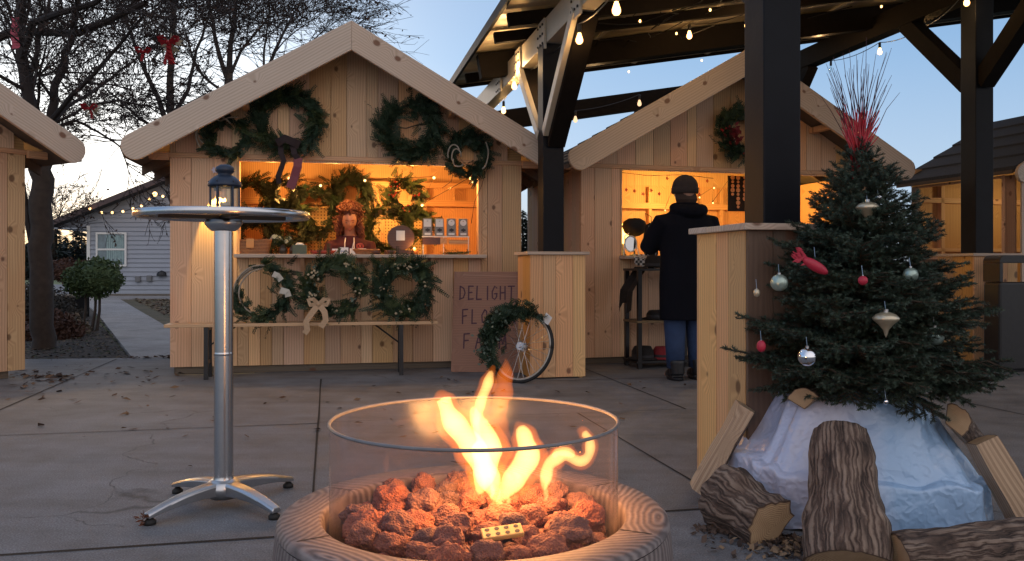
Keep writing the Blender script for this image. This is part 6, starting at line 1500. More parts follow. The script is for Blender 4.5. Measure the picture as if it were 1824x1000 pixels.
def twig(a, d, L, r, lvl):
    d = d.normalized(); b = a + d * L * .6; c = b + (d + V(0, 0, .12 if lvl else .22)).normalized() * L * .4
    wd.tube([a, b, c], [r, r * .7, r * .35], 4, cap=False)
    den = 620
    needles(a, b, r, int(L * .6 * den)); needles(b, c + (c - b) * .08, r, int(L * .4 * den * 1.15))
    if lvl < 2:
        m = int(L / (.022 if lvl == 0 else .026)); h_ = V(0, 0, 1)
        for i in range(m):
            f = .22 + .78 * (i + rn.random() * .5) / max(1, m); 
            if f > 1: continue
            p_ = a.lerp(b, f / .6) if f < .6 else b.lerp(c, (f - .6) / .4); sg = 1 if i % 2 else -1; sd = d.cross(h_).normalized() * sg
            l2 = (L * .50 if lvl == 0 else L * .5) * (1.12 - .62 * f) * rn.uniform(.7, 1.15)
            if l2 > .018: twig(p_, d * .9 + sd * rn.uniform(.7, 1.0) + V(0, 0, rn.uniform(-.30, .18)), l2, r * .6, lvl + 1)
nb = 175
for i in range(nb):
    f = (i + rn.random()) / nb; z = .05 + HT * .91 * f ** 1.1
    a = i * 2.39996 + rn.uniform(-.3, .3); zz = z / HT
    prof_ = .455 * (1 - zz) ** .78 * (1 - .30 * max(0, 1 - z / .14)) + .012
    L = prof_ * rn.uniform(.82, 1.14)
    el = -.11 + .95 * zz + rn.uniform(-.08, .08)
    twig(V(0, 0, z), V(math.cos(a), math.sin(a), el), L, .0065 * (1.1 - zz) + .001, 0)
for i in range(26):    # drooping skirt
    a = i * 2.39996; twig(V(.04 * math.cos(a), .04 * math.sin(a), .10 + .1 * rn.random()), V(math.cos(a), math.sin(a), -.42 + rn.uniform(-.2, .2)), rn.uniform(.22, .36), .005, 0)
for i in range(16): a = i * 2.4; twig(V(0, 0, .84 + .005 * i), V(math.cos(a), math.sin(a), 1.3), rn.uniform(.05, .09), .002, 1)
print('needles', len(Ff)); me = bpy.data.meshes.new('needles'); me.from_pydata(Vv, [], Ff); me.materials.append(M['spruce']); o = bpy.data.objects.new('needles', me); C.objects.link(o); o.parent = xt
wd.build('branches', M['vine2'], xt)
# red twig spray in the tree top
rt = thing('twig_spray', 'fan of thin red lacquered twigs rising from the tree top', 'twigs', (tc_.x + .015, tc_.y, 1.33), 0)
q = MB(); q2 = MB(); rn2 = random.Random(6)
for i in range(46):
    tx, tz = rn2.uniform(-.15, .15), rn2.uniform(.36, .54) * (1 - .3 * rn2.random()); ty = rn2.uniform(-.10, .10); bx = rn2.gauss(0, .008)
    m1 = V(bx + tx * .42, ty * .4, tz * .5); q.tube([(bx, 0, -.05), (bx + tx * .12, ty * .1, tz * .18), tuple(m1)], [.003, .0026, .0018], 5); q2.tube([tuple(m1), (tx * .72, ty * .7, tz * .78), (tx + rn2.uniform(-.01, .01), ty, tz)], [.0017, .0012, .0007], 4)
for i in range(34): tx = rn2.uniform(-.075, .08); tz = rn2.uniform(.10, .24); q.tube([(0, 0, -.03), (tx * .5, rn2.uniform(-.02, .02), tz * .6), (tx, rn2.uniform(-.03, .03), tz)], [.0035, .003, .002], 5)
q.build('red_stems', M['redstick'], rt, smooth=True); q2.build('twig_tips', M['darkstick'], rt)
# ornaments
M['gold'] = simple('champagne glass', (.55, .48, .34), .28, .55, .1, 10, 0, .5); M['mint'] = simple('crackled mint glass', (.36, .46, .40), .3, .6, .25, 60, .3, .5); M['mirror'] = simple('mirror ball silver', (.8, .82, .85), .05, 1); M['redorn'] = simple('red flocked bauble', (.42, .02, .05), .5, 0, .15, 40)
OG = 'ornaments on the christmas tree'
def orn(label, px, py, Y, kind, s, mat):
    p = at(px, py, Y); t = thing('bauble', label, 'ornament', p, 0, OG); q = MB()
    if kind == 'ball': q.ball((0, 0, 0), s, 24, 16)
    elif kind == 'top': q.lathe([(0, s * .62), (s * .25, s * .60), (s * .72, s * .42), (s, s * .12), (s * .92, -.02 * s), (s * .55, -.35 * s), (s * .22, -.75 * s), (s * .1, -1.15 * s), (0, -1.35 * s)], 28)
    elif kind == 'berry': q.ball((0, 0, 0), s, 16, 12, (.85, .85, 1.1))
    elif kind == 'bird': q.ball((0, 0, 0), s, 16, 12, (1.5, .6, .7), lambda p, d: p + V(0, 0, -.5 * max(0, p.x) + .5 * max(0, -p.x)))
    q.build('body', mat, t, smooth=True)
    z = s * (.62 if kind == 'top' else 1.0)
    if kind != 'bird': q = MB(); q.lathe([(s * .18, z - s * .05), (s * .18, z + s * .18), (0, z + s * .2)], 12); q.build('cap', M['metal2'], t)
    q = MB(); q.tube([(0, 0, z), (0, .01, z + .035)], .0008, 4); q.build('hanger', M['metal2'], t); return t
orn('large champagne onion shaped ornament high on the tree', 1545, 372, 3.12, 'top', .043, M['gold'])
orn('champagne spinning top ornament low in the middle of the tree', 1578, 570, 2.86, 'top', .045, M['gold'])
orn('mint glass ball on the left side of the tree', 1388, 504, 2.95, 'ball', .030, M['mint'])
orn('mint glass ball at the lower right of the tree', 1665, 599, 2.98, 'ball', .032, M['mint'])
orn('mirrored silver ball low on the left of the tree', 1438, 636, 2.86, 'ball', .032, M['mirror'])
orn('small red ornament at the far lower left of the tree', 1356, 617, 2.96, 'berry', .019, M['redorn'])
orn('small red ball in the centre of the tree', 1537, 500, 2.86, 'ball', .016, M['redorn'])
orn('shaded mint ball in the right half of the tree', 1622, 490, 2.98, 'ball', .026, M['mint'])
orn('tiny cream ornament at the left edge of the tree', 1348, 522, 3.05, 'berry', .014, M['gold'])
orn('small silver ornament near the top right of the tree', 1564, 353, 3.16, 'ball', .014, M['mirror'])
orn('tiny clear drop at the bottom of the tree skirt', 1578, 716, 2.92, 'berry', .010, M['mirror'])
br_ = orn('red curved bird shaped ornament upper left of the tree centre', 1452, 474, 2.92, 'bird', .030, M['redorn'])
q = MB(); rn2 = random.Random(3)
for i in range(30): q.leaf(V(-.045 + rn2.gauss(0, .01), 0, .03 + rn2.gauss(0, .008)), V(-1, -.3, rn2.uniform(-.5, 1.2)), .008, .03, V(0, 1, 0))
q.build('feathers', M['redorn'], br_)
# small clear fairy bulbs on the tree's right top
# ================================================================ FIREWOOD
def barkmat(name, a, b, sc=16):
    m, n, p = nmat(name); uv = N(n, 'ShaderNodeUVMap', uv_map='UVMap'); mp = n.nodes.new('ShaderNodeMapping'); mp.inputs['Scale'].default_value = (5, 26, 1); n.links.new(uv.outputs[0], mp.inputs[0])
    tc = n.nodes.new('ShaderNodeTexCoord'); no = N(n, 'ShaderNodeTexNoise'); no.inputs['Scale'].default_value = 1; no.inputs['Detail'].default_value = 7; no.inputs['Roughness'].default_value = .7; n.links.new(mp.outputs[0], no.inputs['Vector'])
    n2 = N(n, 'ShaderNodeTexNoise'); n2.inputs['Scale'].default_value = sc; n2.inputs['Detail'].default_value = 5; n.links.new(tc.outputs['Object'], n2.inputs['Vector'])
    f = mth(n, 'MULTIPLY_ADD', no.outputs['Fac'], .65, mth(n, 'MULTIPLY', n2.outputs['Fac'], .35))
    m2 = n.nodes.new('ShaderNodeMapping'); m2.inputs['Scale'].default_value = (4, 50, 1); n.links.new(uv.outputs[0], m2.inputs[0]); va = n.nodes.new('ShaderNodeVectorMath'); va.operation = 'MULTIPLY_ADD'; n.links.new(n2.outputs['Color'], va.inputs[0]); va.inputs[1].default_value = (1.0, 2.2, 0); n.links.new(m2.outputs[0], va.inputs[2])
    ve = N(n, 'ShaderNodeTexVoronoi', feature='DISTANCE_TO_EDGE', voronoi_dimensions='2D'); ve.inputs['Scale'].default_value = 1; n.links.new(va.outputs[0], ve.inputs['Vector'])
    f = mth(n, 'MULTIPLY_ADD', mth(n, 'MINIMUM', mth(n, 'MULTIPLY', ve.outputs['Distance'], 3.2), 1), .24, mth(n, 'MULTIPLY', f, .80))
    n.links.new(ramp(n, f, [(.33, tuple(x * .18 for x in a)), (.5, a), (.64, tuple((x + y) / 2 for x, y in zip(a, b))), (.78, b)]), p.inputs['Base Color']); p.inputs['Roughness'].default_value = .9; bump(n, p, f, 1, .02); return m
M['barkdark'] = barkmat('rough dark bark', (.11, .072, .054), (.33, .25, .19)); M['barkgrey'] = barkmat('grey brown bark', (.16, .11, .08), (.34, .26, .20))
M['splitwood'] = wood('split firewood', (.50, .34, .20), (.28, .17, .09), knots=False, vary=.1, grain=.95, bmp=.9); M['endgrain'] = ringmat()
def log(label, a, b, r0, r1, arc_deg, roll, seed, bark='barkgrey', bulge=.12, ends=True, rough=.18, face=None):
    """a->b axis; bark on an arc, split faces elsewhere"""
    rn = random.Random(seed); a, b = Vector(a), Vector(b); t = thing('firewood_log', label, 'firewood', a, 0, 'split firewood logs around the tree stand'); ax = b - a; L = ax.length; z = ax.normalized()
    fv = Vector(face) if face else -(a + b) / 2 + V(0, 0, 1.2); x = (fv - z * fv.dot(z)).normalized(); x = Matrix.Rotation(R(roll), 3, z) @ x; y = z.cross(x); ns, nb_, nf = 40, 22, 8; h = arc_deg / 2
    apex = -.25 if arc_deg < 200 else -.95
    ring = []
    for k in range(nb_ + 1): an = R(-h + arc_deg * k / nb_); ring.append((math.cos(an), math.sin(an), 0))
    p0, p1 = ring[-1], ring[0]; ap = (apex if arc_deg < 200 else math.cos(R(h)) - .02, 0, 1)
    for k in range(1, nf): f = k / nf; ring.append((p0[0] + (ap[0] - p0[0]) * f, p0[1] + (ap[1] - p0[1]) * f, 1))
    ring.append((ap[0], ap[1], 1))
    for k in range(1, nf): f = k / nf; ring.append((ap[0] + (p1[0] - ap[0]) * f, ap[1] + (p1[1] - ap[1]) * f, 1))
    m = len(ring); q = MB(); sd = Vector((seed * 3.1, 0, 0))
    for i in range(ns + 1):
        f = i / ns; r = r0 + (r1 - r0) * f + bulge * r0 * noise.noise(Vector((f * 2.2, seed, 0))); c = z * (L * f) + x * .35 * bulge * r0 * noise.noise(Vector((f * 2, seed + 9, 0)))
        for (u, v, fl) in ring:
            d = x * u + y * v; nn = 1 + rough * (noise.noise(d * 3.0 + z * f * L * 9 + sd) * .55 + noise.noise(d * 7 + z * f * L * 20 + sd) * .26) * (1 if not fl else .25)
            e = 0
            if i in (0, ns): e = 0
            q.v.append(tuple(c + d * r * nn + z * e))
    for i in range(ns):
        for k in range(m):
            k2 = (k + 1) % m; q.cur = 0 if (ring[k][2] == 0 and ring[k2][2] == 0) else 1; cc = k / m * 6.28 * r0
            q.face([i * m + k, i * m + k2, (i + 1) * m + k2, (i + 1) * m + k], [(L * i / ns + seed, cc), (L * i / ns + seed, cc + .02), (L * (i + 1) / ns + seed, cc + .02), (L * (i + 1) / ns + seed, cc)])
    q.cur = 2
    for base, rev in ((0, True), (ns * m, False)):
        cidx = len(q.v); cen = sum((Vector(q.v[base + k]) for k in range(m)), Vector()) / m; q.v.append(tuple(cen))
        for k in range(m): k2 = (k + 1) % m; q.face([base + k2, base + k, cidx] if rev else [base + k, base + k2, cidx], [(1, 0), (1, 0), (0, 0)])
    o = q.build('wood', [M[bark], M['splitwood'], M['endgrain']], t, smooth=True)
    o.data.polygons.foreach_set('use_smooth', [f_.material_index == 0 for f_ in o.data.polygons]); return t
def G(px, py, dz=0): p = gnd(px, py); p.z += dz; return p
log('long grey split log leaning from the ground to the post box, leftmost', G(1238, 893, .045), at(1322, 722, 3.32), .058, .056, 150, 140, 1, bulge=.1)
log('short pale log lying behind the top of the leaning leftmost log', at(1345, 770, 3.62), at(1368, 712, 3.55), .06, .06, 140, 120, 2)
log('wedge of split wood lying on top of the wrapped stand at its left', at(1432, 722, 3.08), at(1460, 712, 3.30), .062, .055, 130, -60, 3, bark='barkdark')
log('short thick log with very rough dark bark at the front left', at(1290, 882, 3.08), at(1372, 940, 2.86), .115, .098, 250, 0, 4, bark='barkdark', rough=.40, bulge=.2)
log('big upright tapering slab with dark bark in front of the stand', at(1512, 1010, 2.62), at(1497, 772, 2.90), .132, .092, 185, 0, 5, bark='barkdark', rough=.26, bulge=.15)
log('square ended split log sticking out at the upper right of the stand', at(1735, 800, 3.42), at(1692, 752, 3.05), .062, .066, 150, 60, 6, bark='barkdark')
log('long pale split log leaning on the right side of the stand', at(1826, 940, 2.98), at(1742, 790, 3.02), .085, .070, 120, 150, 7, bulge=.2)
log('long dark barked log lying across the front right corner', at(1592, 998, 2.60), at(1920, 968, 2.72), .082, .095, 190, -12, 8, bark='barkdark', rough=.25, bulge=.12)
litter('wood_chips', 'bark crumbs and wood chips under the front logs', 700, lambda rn: gnd(rn.gauss(1440, 60), 968 + abs(rn.gauss(0, 18)) - 10), [simple('chip brown', (.09, .06, .045), .95), simple('chip pale', (.22, .15, .09), .95), simple('chip dark', (.03, .02, .016), .95)], .014, 31, .8)
litter('wood_chips', 'loose bark crumbs beside the rough barked log at the left', 160, lambda rn: gnd(rn.gauss(1285, 22), 940 + abs(rn.gauss(0, 8))), [simple('chip brown b', (.09, .06, .045), .95)], .012, 32, .8)

# ================================================================ LITTER BIN at the right edge
bn = thing('litter_bin', 'black litter bin with a framed open slot on top at the right edge', 'bin', (4.62, 7.62, 0), R(12))
bw_, bd_ = .33, .10
q = MB(); q.box(-bw_, bw_, -bd_, bd_, .012, .80); q.build('body', M['black'], bn, bevel=.02)
q = MB(); pts = []
for sx, sz_, a0 in ((1, 0, -90),): pass
r_ = .06
fr_o = [(-bw_, .801), (bw_, .801)] + [(bw_ - r_ + r_ * math.cos(R(a)), 1.04 - r_ + r_ * math.sin(R(a))) for a in range(0, 91, 15)] + [(-bw_ + r_ + r_ * math.cos(R(a)), 1.04 - r_ + r_ * math.sin(R(a))) for a in range(90, 181, 15)]
q.box(-bw_, -bw_ + .035, -bd_, bd_, .802, .97); q.box(bw_ - .05, bw_, -bd_, bd_, .802, .97)
q.prism([(x, -bd_, z) for x, z in [(-bw_, .971), (bw_, .971)] + fr_o[2:]], (0, 2 * bd_, 0)); q.build('hood', M['black'], bn, bevel=.004)
q = MB(); q.box(-bw_ + .02, bw_ - .02, -bd_ + .02, bd_ - .02, 0, .012); q.build('base', M['rubber'], bn)

# ================================================================ STRING LIGHTS UNDER THE PAVILION
M['bulbglow'] = emis('bulb filament glow', (1, .50, .15), 2.6)
M['bulbdim'] = emis('dim bulb glow', (1, .62, .35), .5)
def festoon(label, pts, seed, sag=.05, es=None):
    """pts: list of (px,py,Y,state) bulb centres"""
    t = thing('string_lights', label, 'string lights', PV.o, 0, 'strings of lit bulbs'); W_ = [at(a, b, c) - PV.o for a, b, c, s in pts]; tops = [w + V(0, 0, .085) for w in W_]; path = []
    for a, b in zip(tops, tops[1:]):
        for k in range(8): f = k / 8; path.append(a.lerp(b, f) + V(0, 0, .035 - sag * 4 * f * (1 - f) * .6))
    path.append(tops[-1] + V(0, 0, .035)); q = MB(); q.tube(path, .005, 5); q.build('wire', M['black'], t)
    for w, (a, b, c, s) in zip(W_, pts):
        q = MB(); q.lathe([(0, .12), (.012, .12), (.016, .11), (.016, .055), (.012, .05), (0, .05)], 12, w); sk = q.build('socket', M['black'], t, smooth=True)
        q = MB(); q.lathe([(0, .052), (.012, .05), (.018, .03), (.027, .002), (.026, -.016), (.016, -.030), (0, -.035)], 14, w); q.build('bulb', M['bulbglow'] if s == 1 else (M['bulbdim'] if s == .5 else M['glass']), sk, smooth=True)
        if s == 1: light('bulb_light', w + V(0, 0, -.02), 2.8, (1, .55, .2), .03, t)
    return t
festoon('string of lit bulbs along the pale beam over the middle post', [(1098, 18, 5.15, 1), (1032, 71, 6.3, 1), (966, 133, 7.75, 1), (916, 154, 8.7, 1), (897, 198, 10.3, 1)], 1)
festoon('two faint bulbs hanging from the back roof beam beside the middle post', [(1025, 214, 11.0, .5), (1139, 185, 11.2, .5)], 5, .06)
festoon('string of bulbs below the far right roof beam, one of them unlit', [(1480, 124, 11.6, .0), (1567, 93, 10.5, 1), (1648, 66, 9.4, 1), (1722, 5, 8.0, 1)], 2, .08)
festoon('string of small bulbs hung under the middle of the pavilion roof', [(1228, 64, 8.6, 1), (1331, 45, 8.3, 1)], 3, .06)
# tangled dark cords and tiny lights stapled under the roof
tg = thing('cord_tangle', 'tangled dark cords with tiny warm lights stapled under the pavilion roof', 'cords', PV.o, PV.a)
rn = random.Random(15)
def ptz(s, d, lo=.06): return V(s, d, rz(s) - lo)
for k_ in range(16):
    s_, d_ = rn.uniform(.3, 2.6), rn.uniform(-1.8, 2.2); pts = []
    for i in range(12): pts.append(ptz(s_, d_, .05 + .10 * rn.random())); s_ += rn.gauss(.12, .12); d_ += rn.gauss(-.10, .16)
    q = MB(); q.tube(pts, .006, 4); q.build('cord', M['black'], tg)
for s_, d_ in ((1.2, -.6), (2.4, .6), (1.0, 1.9), (-.15, .9), (3.6, 1.6), (.6, -2.2)): light('roof_fill', ptz(s_, d_, .32), 3.2, (1, .60, .26), .05, tg)  # unseen fill lights added to brighten the underside of the roof
for (px, py) in ((1085, 45), (1140, 38), (1098, 82), (1200, 38), (1265, 18), (1190, 8), (1128, 75), (1250, 108), (1120, 128), (1205, 60), (1477, 35), (1570, 12)):
    r = Vector(((px - 912) / 1500, 1, (475 - py) / 1500)); o_ = V(0, 0, CAMZ); best = None
    for Yt in [4 + .05 * i for i in range(160)]:
        w = o_ + r * Yt; l = PV.L(w)
        if l.z > rz(l.x) - .08: best = l; break
    if best is None: continue
    q = MB(); q.ball(best, .012, 8, 6, (1, 1, 1.3)); q.build('tiny_bulb', M['glowsmall'], tg, smooth=True)
# ================================================================ PEOPLE
def remesh_body(mb, name, mat, parent, voxel=.006, smooth_it=3):
    o = mb.build(name, mat, None); m = o.modifiers.new('r', 'REMESH'); m.mode = 'VOXEL'; m.voxel_size = voxel; m.use_smooth_shade = True
    s = o.modifiers.new('s', 'SMOOTH'); s.iterations = smooth_it; s.factor = .5
    dg = bpy.context.evaluated_depsgraph_get(); me = bpy.data.meshes.new_from_object(o.evaluated_get(dg)); me.name = name; old = o.data; o.modifiers.clear(); o.data = me; bpy.data.meshes.remove(old)
    me.polygons.foreach_set('use_smooth', [True] * len(me.polygons)); o.parent = parent; return o
def loft(mb, rings, seg=28, cap=True):
    """rings: (center, rx, ry[, tiltx]) horizontal ellipses, local x right, y back"""
    b = len(mb.v)
    for c, rx, ry in rings:
        for k in range(seg): a = 2 * PI * k / seg; mb.v.append((c[0] + rx * math.cos(a), c[1] + ry * math.sin(a), c[2]))
    for i in range(len(rings) - 1):
        for k in range(seg): k2 = (k + 1) % seg; mb.face([b + i * seg + k, b + i * seg + k2, b + (i + 1) * seg + k2, b + (i + 1) * seg + k])
    if cap: mb.face([b + k for k in range(seg - 1, -1, -1)]); mb.face([b + (len(rings) - 1) * seg + k for k in range(seg)])
def head(mb, c, s=1.0, pitch=0, yaw=0):
    """head facing -y, height about .23*s; carved eye sockets, nose, mouth, ears"""
    rot = Matrix.Rotation(yaw, 3, 'Z') @ Matrix.Rotation(pitch, 3, 'X'); q = MB()
    def f(p, d):
        p = Vector(p); z = p.z / .115; y = p.y
        k = 1 - .20 * max(0, -z - .1) ** 1.2; p.x *= k * .66 / .8; p.y *= (1 - .10 * max(0, -z)); 
        fr = max(0, -d.y)
        def bmp(x0, z0, sx, sz): return math.exp(-((p.x - x0) / sx) ** 2 - ((p.z - z0) / sz) ** 2)
        p.y -= fr * (.024 * bmp(0, -.022, .011, .016) + .012 * bmp(0, .0, .009, .022) + .010 * bmp(0, -.058, .024, .007) + .008 * bmp(0, -.068, .02, .006) + .010 * bmp(0, -.095, .02, .014) + .006 * bmp(0, .03, .05, .010))
        p.y += fr * (.013 * bmp(.030, .008, .013, .011) + .013 * bmp(-.030, .008, .013, .011) + .004 * bmp(0, -.0625, .022, .0035))
        return p
    q.ball((0, 0, 0), .115, 40, 30, (.8, .86, 1.0), f)
    for sg in (-1, 1): q.ball((sg * .077, .008, -.012), .026, 10, 8, (.35, .7, 1.15))
    for sg in (-1, 1): q.ball((sg * .029, -.079, .006), .011, 10, 8, (1.15, .7, .75))
    M4 = lambda v: tuple(Vector(c) + (rot @ Vector(v)) * s)
    b = len(mb.v); mb.v += [M4(v) for v in q.v]
    for fc in q.f: mb.face([i + b for i in fc])
    return lambda v: Vector(M4(v))
def hand(mb, wrist, dirv, palmn, s=1, curl=.5, side=1):
    """wrist position, direction of the hand, palm normal; five separate fingers"""
    d = Vector(dirv).normalized(); n = Vector(palmn).normalized(); x = d.cross(n).normalized() * side; w = Vector(wrist)
    mb.tube([w - d * .02 * s, w + d * .03 * s, w + d * .085 * s], [.024 * s, .034 * s, .036 * s], 12, flat=.5)
    for k, (off, L) in enumerate(((-.028, .066), (-.010, .076), (.010, .071), (.027, .055))):
        p = w + d * .08 * s + x * off * s; pts = [p]; a = curl * .5
        for j in range(3): p = p + (d * math.cos(a) + n * math.sin(a)) * L * s / 3; pts.append(p); a += curl * .7
        mb.tube(pts, [.0095 * s, .009 * s, .0082 * s, .0065 * s], 8)
    p = w + d * .025 * s - x * .030 * s; mb.tube([p, p + (d * .6 - x * .7 + n * .4).normalized() * .035 * s, p + (d * .95 - x * .5 + n * .7).normalized() * .062 * s], [.012 * s, .0105 * s, .008 * s], 8)
# the wreath seller, seen over the counter, looking down
vp = FA.hit(624, 470, .62)
ven = thing('person', 'woman with curly auburn hair in a maroon hoodie looking down behind the counter', 'person', (vp.x, vp.y, .086), FA.a - R(6))
b = MB(); hz = 1.395 - .086
hc = V(0, -.10, hz); H = head(b, hc, .98, R(24), R(8))
b.tube([(0, -.07, hz - .05), (0, -.035, hz - .13), (0, .0, hz - .19)], [.054, .054, .075], 14)
loft(b, [((0, .03, .80), .15, .11), ((0, .02, .92), .155, .115), ((0, .0, 1.03), .165, .115), ((0, -.01, 1.09), .16, .10), ((0, -.01, 1.13), .10, .075), ((0, -.015, 1.155), .06, .055)])
loft(b, [((-.08, .0, .0), .04, .06), ((-.08, .0, .06), .045, .05), ((-.085, .0, .40), .06, .065), ((-.085, .01, .8), .085, .09)], 14); loft(b, [((.08, .0, .0), .04, .06), ((.08, .0, .06), .045, .05), ((.085, .0, .40), .06, .065), ((.085, .01, .8), .085, .09)], 14)
arms = {}
for sg in (-1, 1):
    sh, el, wr = V(sg * .17, .0, 1.07), V(sg * .235, -.07, .86), V(sg * .10, -.27, .93 - .0)
    b.tube([sh, sh.lerp(el, .5), el, el.lerp(wr, .5), wr], [.052, .046, .040, .034, .026], 12); arms[sg] = (sh, el, wr); hand(b, wr, V(-sg * .5, -.7, .05), V(0, 0, -1), .95, .55, sg)
remesh_body(b, 'body', M['skin'], ven, .0055)
q = MB()   # hoodie: torso, sleeves, hood
loft(q, [((0, .03, .74), .185, .135), ((0, .02, .86), .19, .14), ((0, .01, .97), .20, .14), ((0, .0, 1.06), .205, .13), ((0, -.0, 1.105), .17, .11), ((0, -.005, 1.135), .11, .09), ((0, -.01, 1.150), .085, .08)])
for sg in (-1, 1): sh, el, wr = arms[sg]; q.tube([sh + V(-sg * .03, 0, -.02), sh + V(sg * .01, 0, -.02), sh.lerp(el, .5), el, el.lerp(wr, .5), el.lerp(wr, .93)], [.07, .072, .064, .058, .050, .040], 14)
q.tube([V(.11 * math.cos(a), .01 + .10 * math.sin(a), 1.15 + .03 * math.sin(a)) for a in [R(-60 + i * 30) for i in range(11)]], [.02, .028, .034, .038, .042, .044, .042, .038, .034, .028, .02], 10)
M['hoodie'] = simple('maroon sweatshirt', (.055, .008, .016), .85, 0, .2, 14, .3)
remesh_body(q, 'hoodie', M['hoodie'], ven, .007)
q = MB(); 
for x in (-.035, .045): q.tube([(x, -.105, 1.13), (x * 1.1, -.14, 1.08), (x * 1.1, -.15, .99)], .005, 6)
q.build('drawstrings', M['white'], ven)
q = MB(); c = V(.105, -.142, 1.05)
for rr in (.034, .022): q.tube([c + V(rr * math.cos(a * PI / 8), .012 * math.cos(a * PI / 8), rr * .75 * math.sin(a * PI / 8)) for a in range(17)], .0028, 5)
q.ball(c, .009, 8, 6); q.build('emblem', simple('pink print', (.55, .12, .12), .7), ven)
jm = MB(); loft(jm, [((-.085, .0, .03), .07, .075), ((-.085, .0, .4), .078, .08), ((-.08, .01, .8), .10, .12)], 16); loft(jm, [((.085, .0, .03), .07, .075), ((.085, .0, .4), .078, .08), ((.08, .01, .8), .10, .12)], 16); jm.build('trousers', simple('dark trousers', (.03, .03, .04), .8), ven, smooth=True)
q = MB(); rn = random.Random(12)
for i in range(420):     # curls
    th, ph = rn.uniform(0, 2 * PI), rn.uniform(-.9, 1.45); d = V(math.cos(th) * math.cos(ph), math.sin(th) * math.cos(ph), math.sin(ph))
    if d.y < -.25 and d.z < .50: continue
    p0 = H(V(d.x * .088, d.y * .092 + .01, d.z * .108 + .006)); L = rn.uniform(.045, .09); ax = (d + V(0, .2, -.35 if d.z < .3 else .15)).normalized(); o1 = ax.orthogonal().normalized(); o2 = ax.cross(o1); cr = rn.uniform(.008, .015); pts = [p0 + ax * L * k / 9 + (o1 * math.cos(k * 1.3 + th * 3) + o2 * math.sin(k * 1.3 + th * 3)) * cr for k in range(10)]
    q.tube(pts, [.006] * 9 + [.003], 6)
q.ball(H(V(0, .012, .03)), .098, 18, 14, (.93, .95, .95)) if False else None
for i in range(70):     # side hair down to the shoulders
    sg = 1 if i % 2 else -1; p0 = H(V(sg * rn.uniform(.062, .098), rn.uniform(-.02, .05), rn.uniform(-.06, .04))); L = rn.uniform(.07, .13); ph = rn.uniform(0, 6)
    pts = [p0 + V(sg * .018 * math.sin(k * .8 + ph) + sg * .004 * k, .010 * math.cos(k * .8 + ph), -L * k / 9) for k in range(10)]; q.tube(pts, [.008] * 9 + [.003], 6)
q.build('hair', M['hair'], ven, smooth=True)
q = MB(); q.ball(H(V(0, .022, .022)), .0925, 24, 16, (.98, 1.0, 1.08)); q.build('hair_mass', M['hair'], ven, smooth=True)
q = MB()
for sg in (-1, 1): q.tube([H(V(sg * .016, -.094, .022)), H(V(sg * .030, -.096, .028)), H(V(sg * .046, -.088, .022))], [.002, .0032, .002], 6)
q.build('eyebrows', M['hair'], ven)
q = MB(); q.tube([H(V(-.020, -.099, -.058)), H(V(-.008, -.107, -.056)), H(V(.008, -.107, -.056)), H(V(.020, -.099, -.058))], [.002, .004, .004, .002], 6); q.tube([H(V(-.018, -.099, -.064)), H(V(0, -.107, -.067)), H(V(.018, -.099, -.064))], [.002, .0045, .002], 6); q.build('lips', simple('lips', (.34, .10, .08), .5), ven, smooth=True)
q = MB()
for sg in (-1, 1): q.tube([H(V(sg * .019, -.0865, .001)), H(V(sg * .030, -.0905, -.002)), H(V(sg * .041, -.0855, .001))], .0018, 5)
q.build('eyelashes', M['ink'], ven)

# the customer, seen from behind in front of the hat stall
cp_ = gnd(1222, 676); cp_.z = 0
cus = thing('person', 'customer seen from behind in a knitted cap, long dark coat and jeans', 'person', cp_, FB.a + PI)
cus.scale = (1.08, 1.05, 1.0)
# local frame: faces -y, so turned by pi the back is towards the camera
b = MB(); hc = V(0, -.03, 1.555); H2 = head(b, hc, 1.0, R(14), R(0)); b.tube([(0, -.01, 1.50), (0, .0, 1.43), (0, .01, 1.37)], [.056, .055, .08], 14)
loft(b, [((0, .0, .82), .15, .11), ((0, .0, .95), .15, .11), ((0, .0, 1.10), .155, .11), ((0, .0, 1.28), .18, .115), ((0, .0, 1.36), .16, .09), ((0, .0, 1.40), .08, .06)])
for sg in (-1, 1): b.tube([(sg * .085, .0, .86), (sg * .09, -.01, .48), (sg * .09, .01, .10)], [.088, .060, .045], 14); b.tube([(sg * .09, .04, .05), (sg * .09, -.05, .04), (sg * .095, -.14, .03)], [.04, .04, .028], 12, flat=.8)
ca = {}
for sg, el, wr in ((-1, V(-.275, -.05, 1.10), V(-.20, -.27, 1.13)), (1, V(.265, -.10, 1.10), V(.16, -.30, 1.16))):
    sh = V(sg * .19, .0, 1.32); b.tube([sh, sh.lerp(el, .5), el, el.lerp(wr, .5), wr], [.054, .048, .040, .034, .027], 12); ca[sg] = (sh, el, wr); hand(b, wr, V(-sg * .3, -1, .1), V(0, 0, -1), 1.0, .6, sg)
remesh_body(b, 'body', M['skin'], cus, .0065)
M['coat'] = simple('navy black coat', (.0035, .004, .008), .85, 0, .3, 8, .3, spec=.15)
q = MB(); loft(q, [((0, .01, .50), .215, .165), ((0, .01, .62), .215, .165), ((0, .005, .80), .215, .165), ((0, .0, 1.0), .205, .155), ((0, .0, 1.15), .215, .155), ((0, .0, 1.28), .235, .15), ((0, .0, 1.35), .205, .13), ((0, .0, 1.40), .13, .105), ((0, -.0, 1.44), .10, .095), ((0, -.01, 1.47), .092, .09)], 36)
for sg in (-1, 1): sh, el, wr = ca[sg]; q.tube([sh + V(-sg * .05, 0, -.02), sh + V(sg * .0, 0, -.02), sh.lerp(el, .5), el, el.lerp(wr, .5), el.lerp(wr, .92)], [.085, .088, .078, .072, .062, .052], 16)
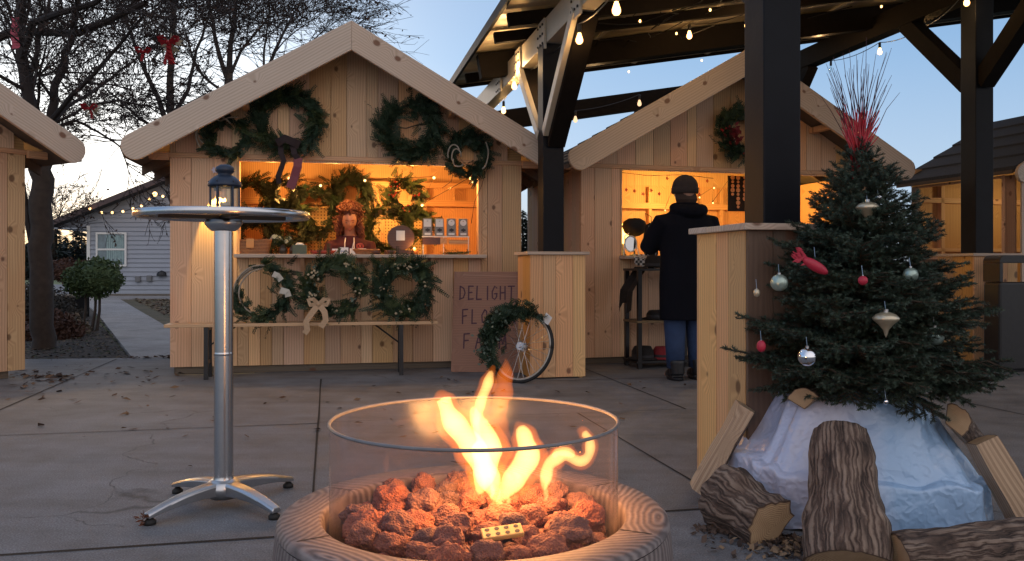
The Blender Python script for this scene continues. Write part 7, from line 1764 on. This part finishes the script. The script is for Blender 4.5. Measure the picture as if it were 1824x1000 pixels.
q.tube([V(.11 * math.cos(a), .03 + .10 * math.sin(a), 1.42 - .03 * math.sin(a)) for a in [R(-40 + i * 26) for i in range(11)]], [.03, .038, .045, .05, .055, .055, .055, .05, .045, .038, .03], 10)
for v in range(len(q.v)):
    x, y, z = q.v[v]; k = .010 * noise.noise(Vector((x * 9, y * 9, z * 4))) + .006 * math.sin(z * 60) * (1 if z > .6 else .4) * 0; q.v[v] = (x * (1 + k * 3), y * (1 + k * 3), z)
remesh_body(q, 'coat', M['coat'], cus, .008)
q = MB()
for sg in (-1, 1): loft(q, [((sg * .092, .01, .10), .068, .072), ((sg * .092, .0, .30), .075, .08), ((sg * .09, -.01, .50), .085, .09), ((sg * .085, .0, .75), .10, .11)], 18)
q.build('jeans', simple('blue jeans', (.022, .045, .11), .85, 0, .25, 20, .2), cus, smooth=True)
for sg in (-1, 1):
    q = MB(); x = sg * .092; loft(q, [((x, .0, .0), .052, .10), ((x, .0, .025), .055, .105)], 20); q.tube([(x, .045, .06), (x, -.03, .055), (x, -.11, .04)], [.054, .052, .036], 14); loft(q, [((x, .035, .05), .055, .06), ((x, .03, .15), .062, .065), ((x, .03, .17), .06, .062)], 18)
    remesh_body(q, 'boot', M['black'], cus, .006)
q = MB(); q.ball(hc + V(0, .012, .045), .108, 28, 20, (.90, 1.0, .98), lambda p, d: p * (1 + .012 * math.sin(math.atan2(d.y, d.x) * 24)) if p.z > -.04 else V(p.x, p.y, -.04 + (p.z + .04) * .25)); q.lathe([(.098, -.03), (.108, -.025), (.110, .02), (.104, .028)], 28, hc + V(0, .010, .02), .93, 1.02); q.build('knitted_cap', simple('brown grey knit', (.030, .022, .020), .95, 0, .3, 70, .5), cus, smooth=True)
q = MB()
for i in range(60):
    a = rn.uniform(R(20), R(160)); q.tube([hc + V(.085 * math.cos(a), .08 * math.sin(a), -.01), hc + V(.088 * math.cos(a), .085 * math.sin(a) + .01, -.06), hc + V(.08 * math.cos(a), .08 * math.sin(a) + .005, -.095)], [.008, .008, .004], 5)
q.build('hair', simple('dark hair', (.04, .022, .015), .7), cus)
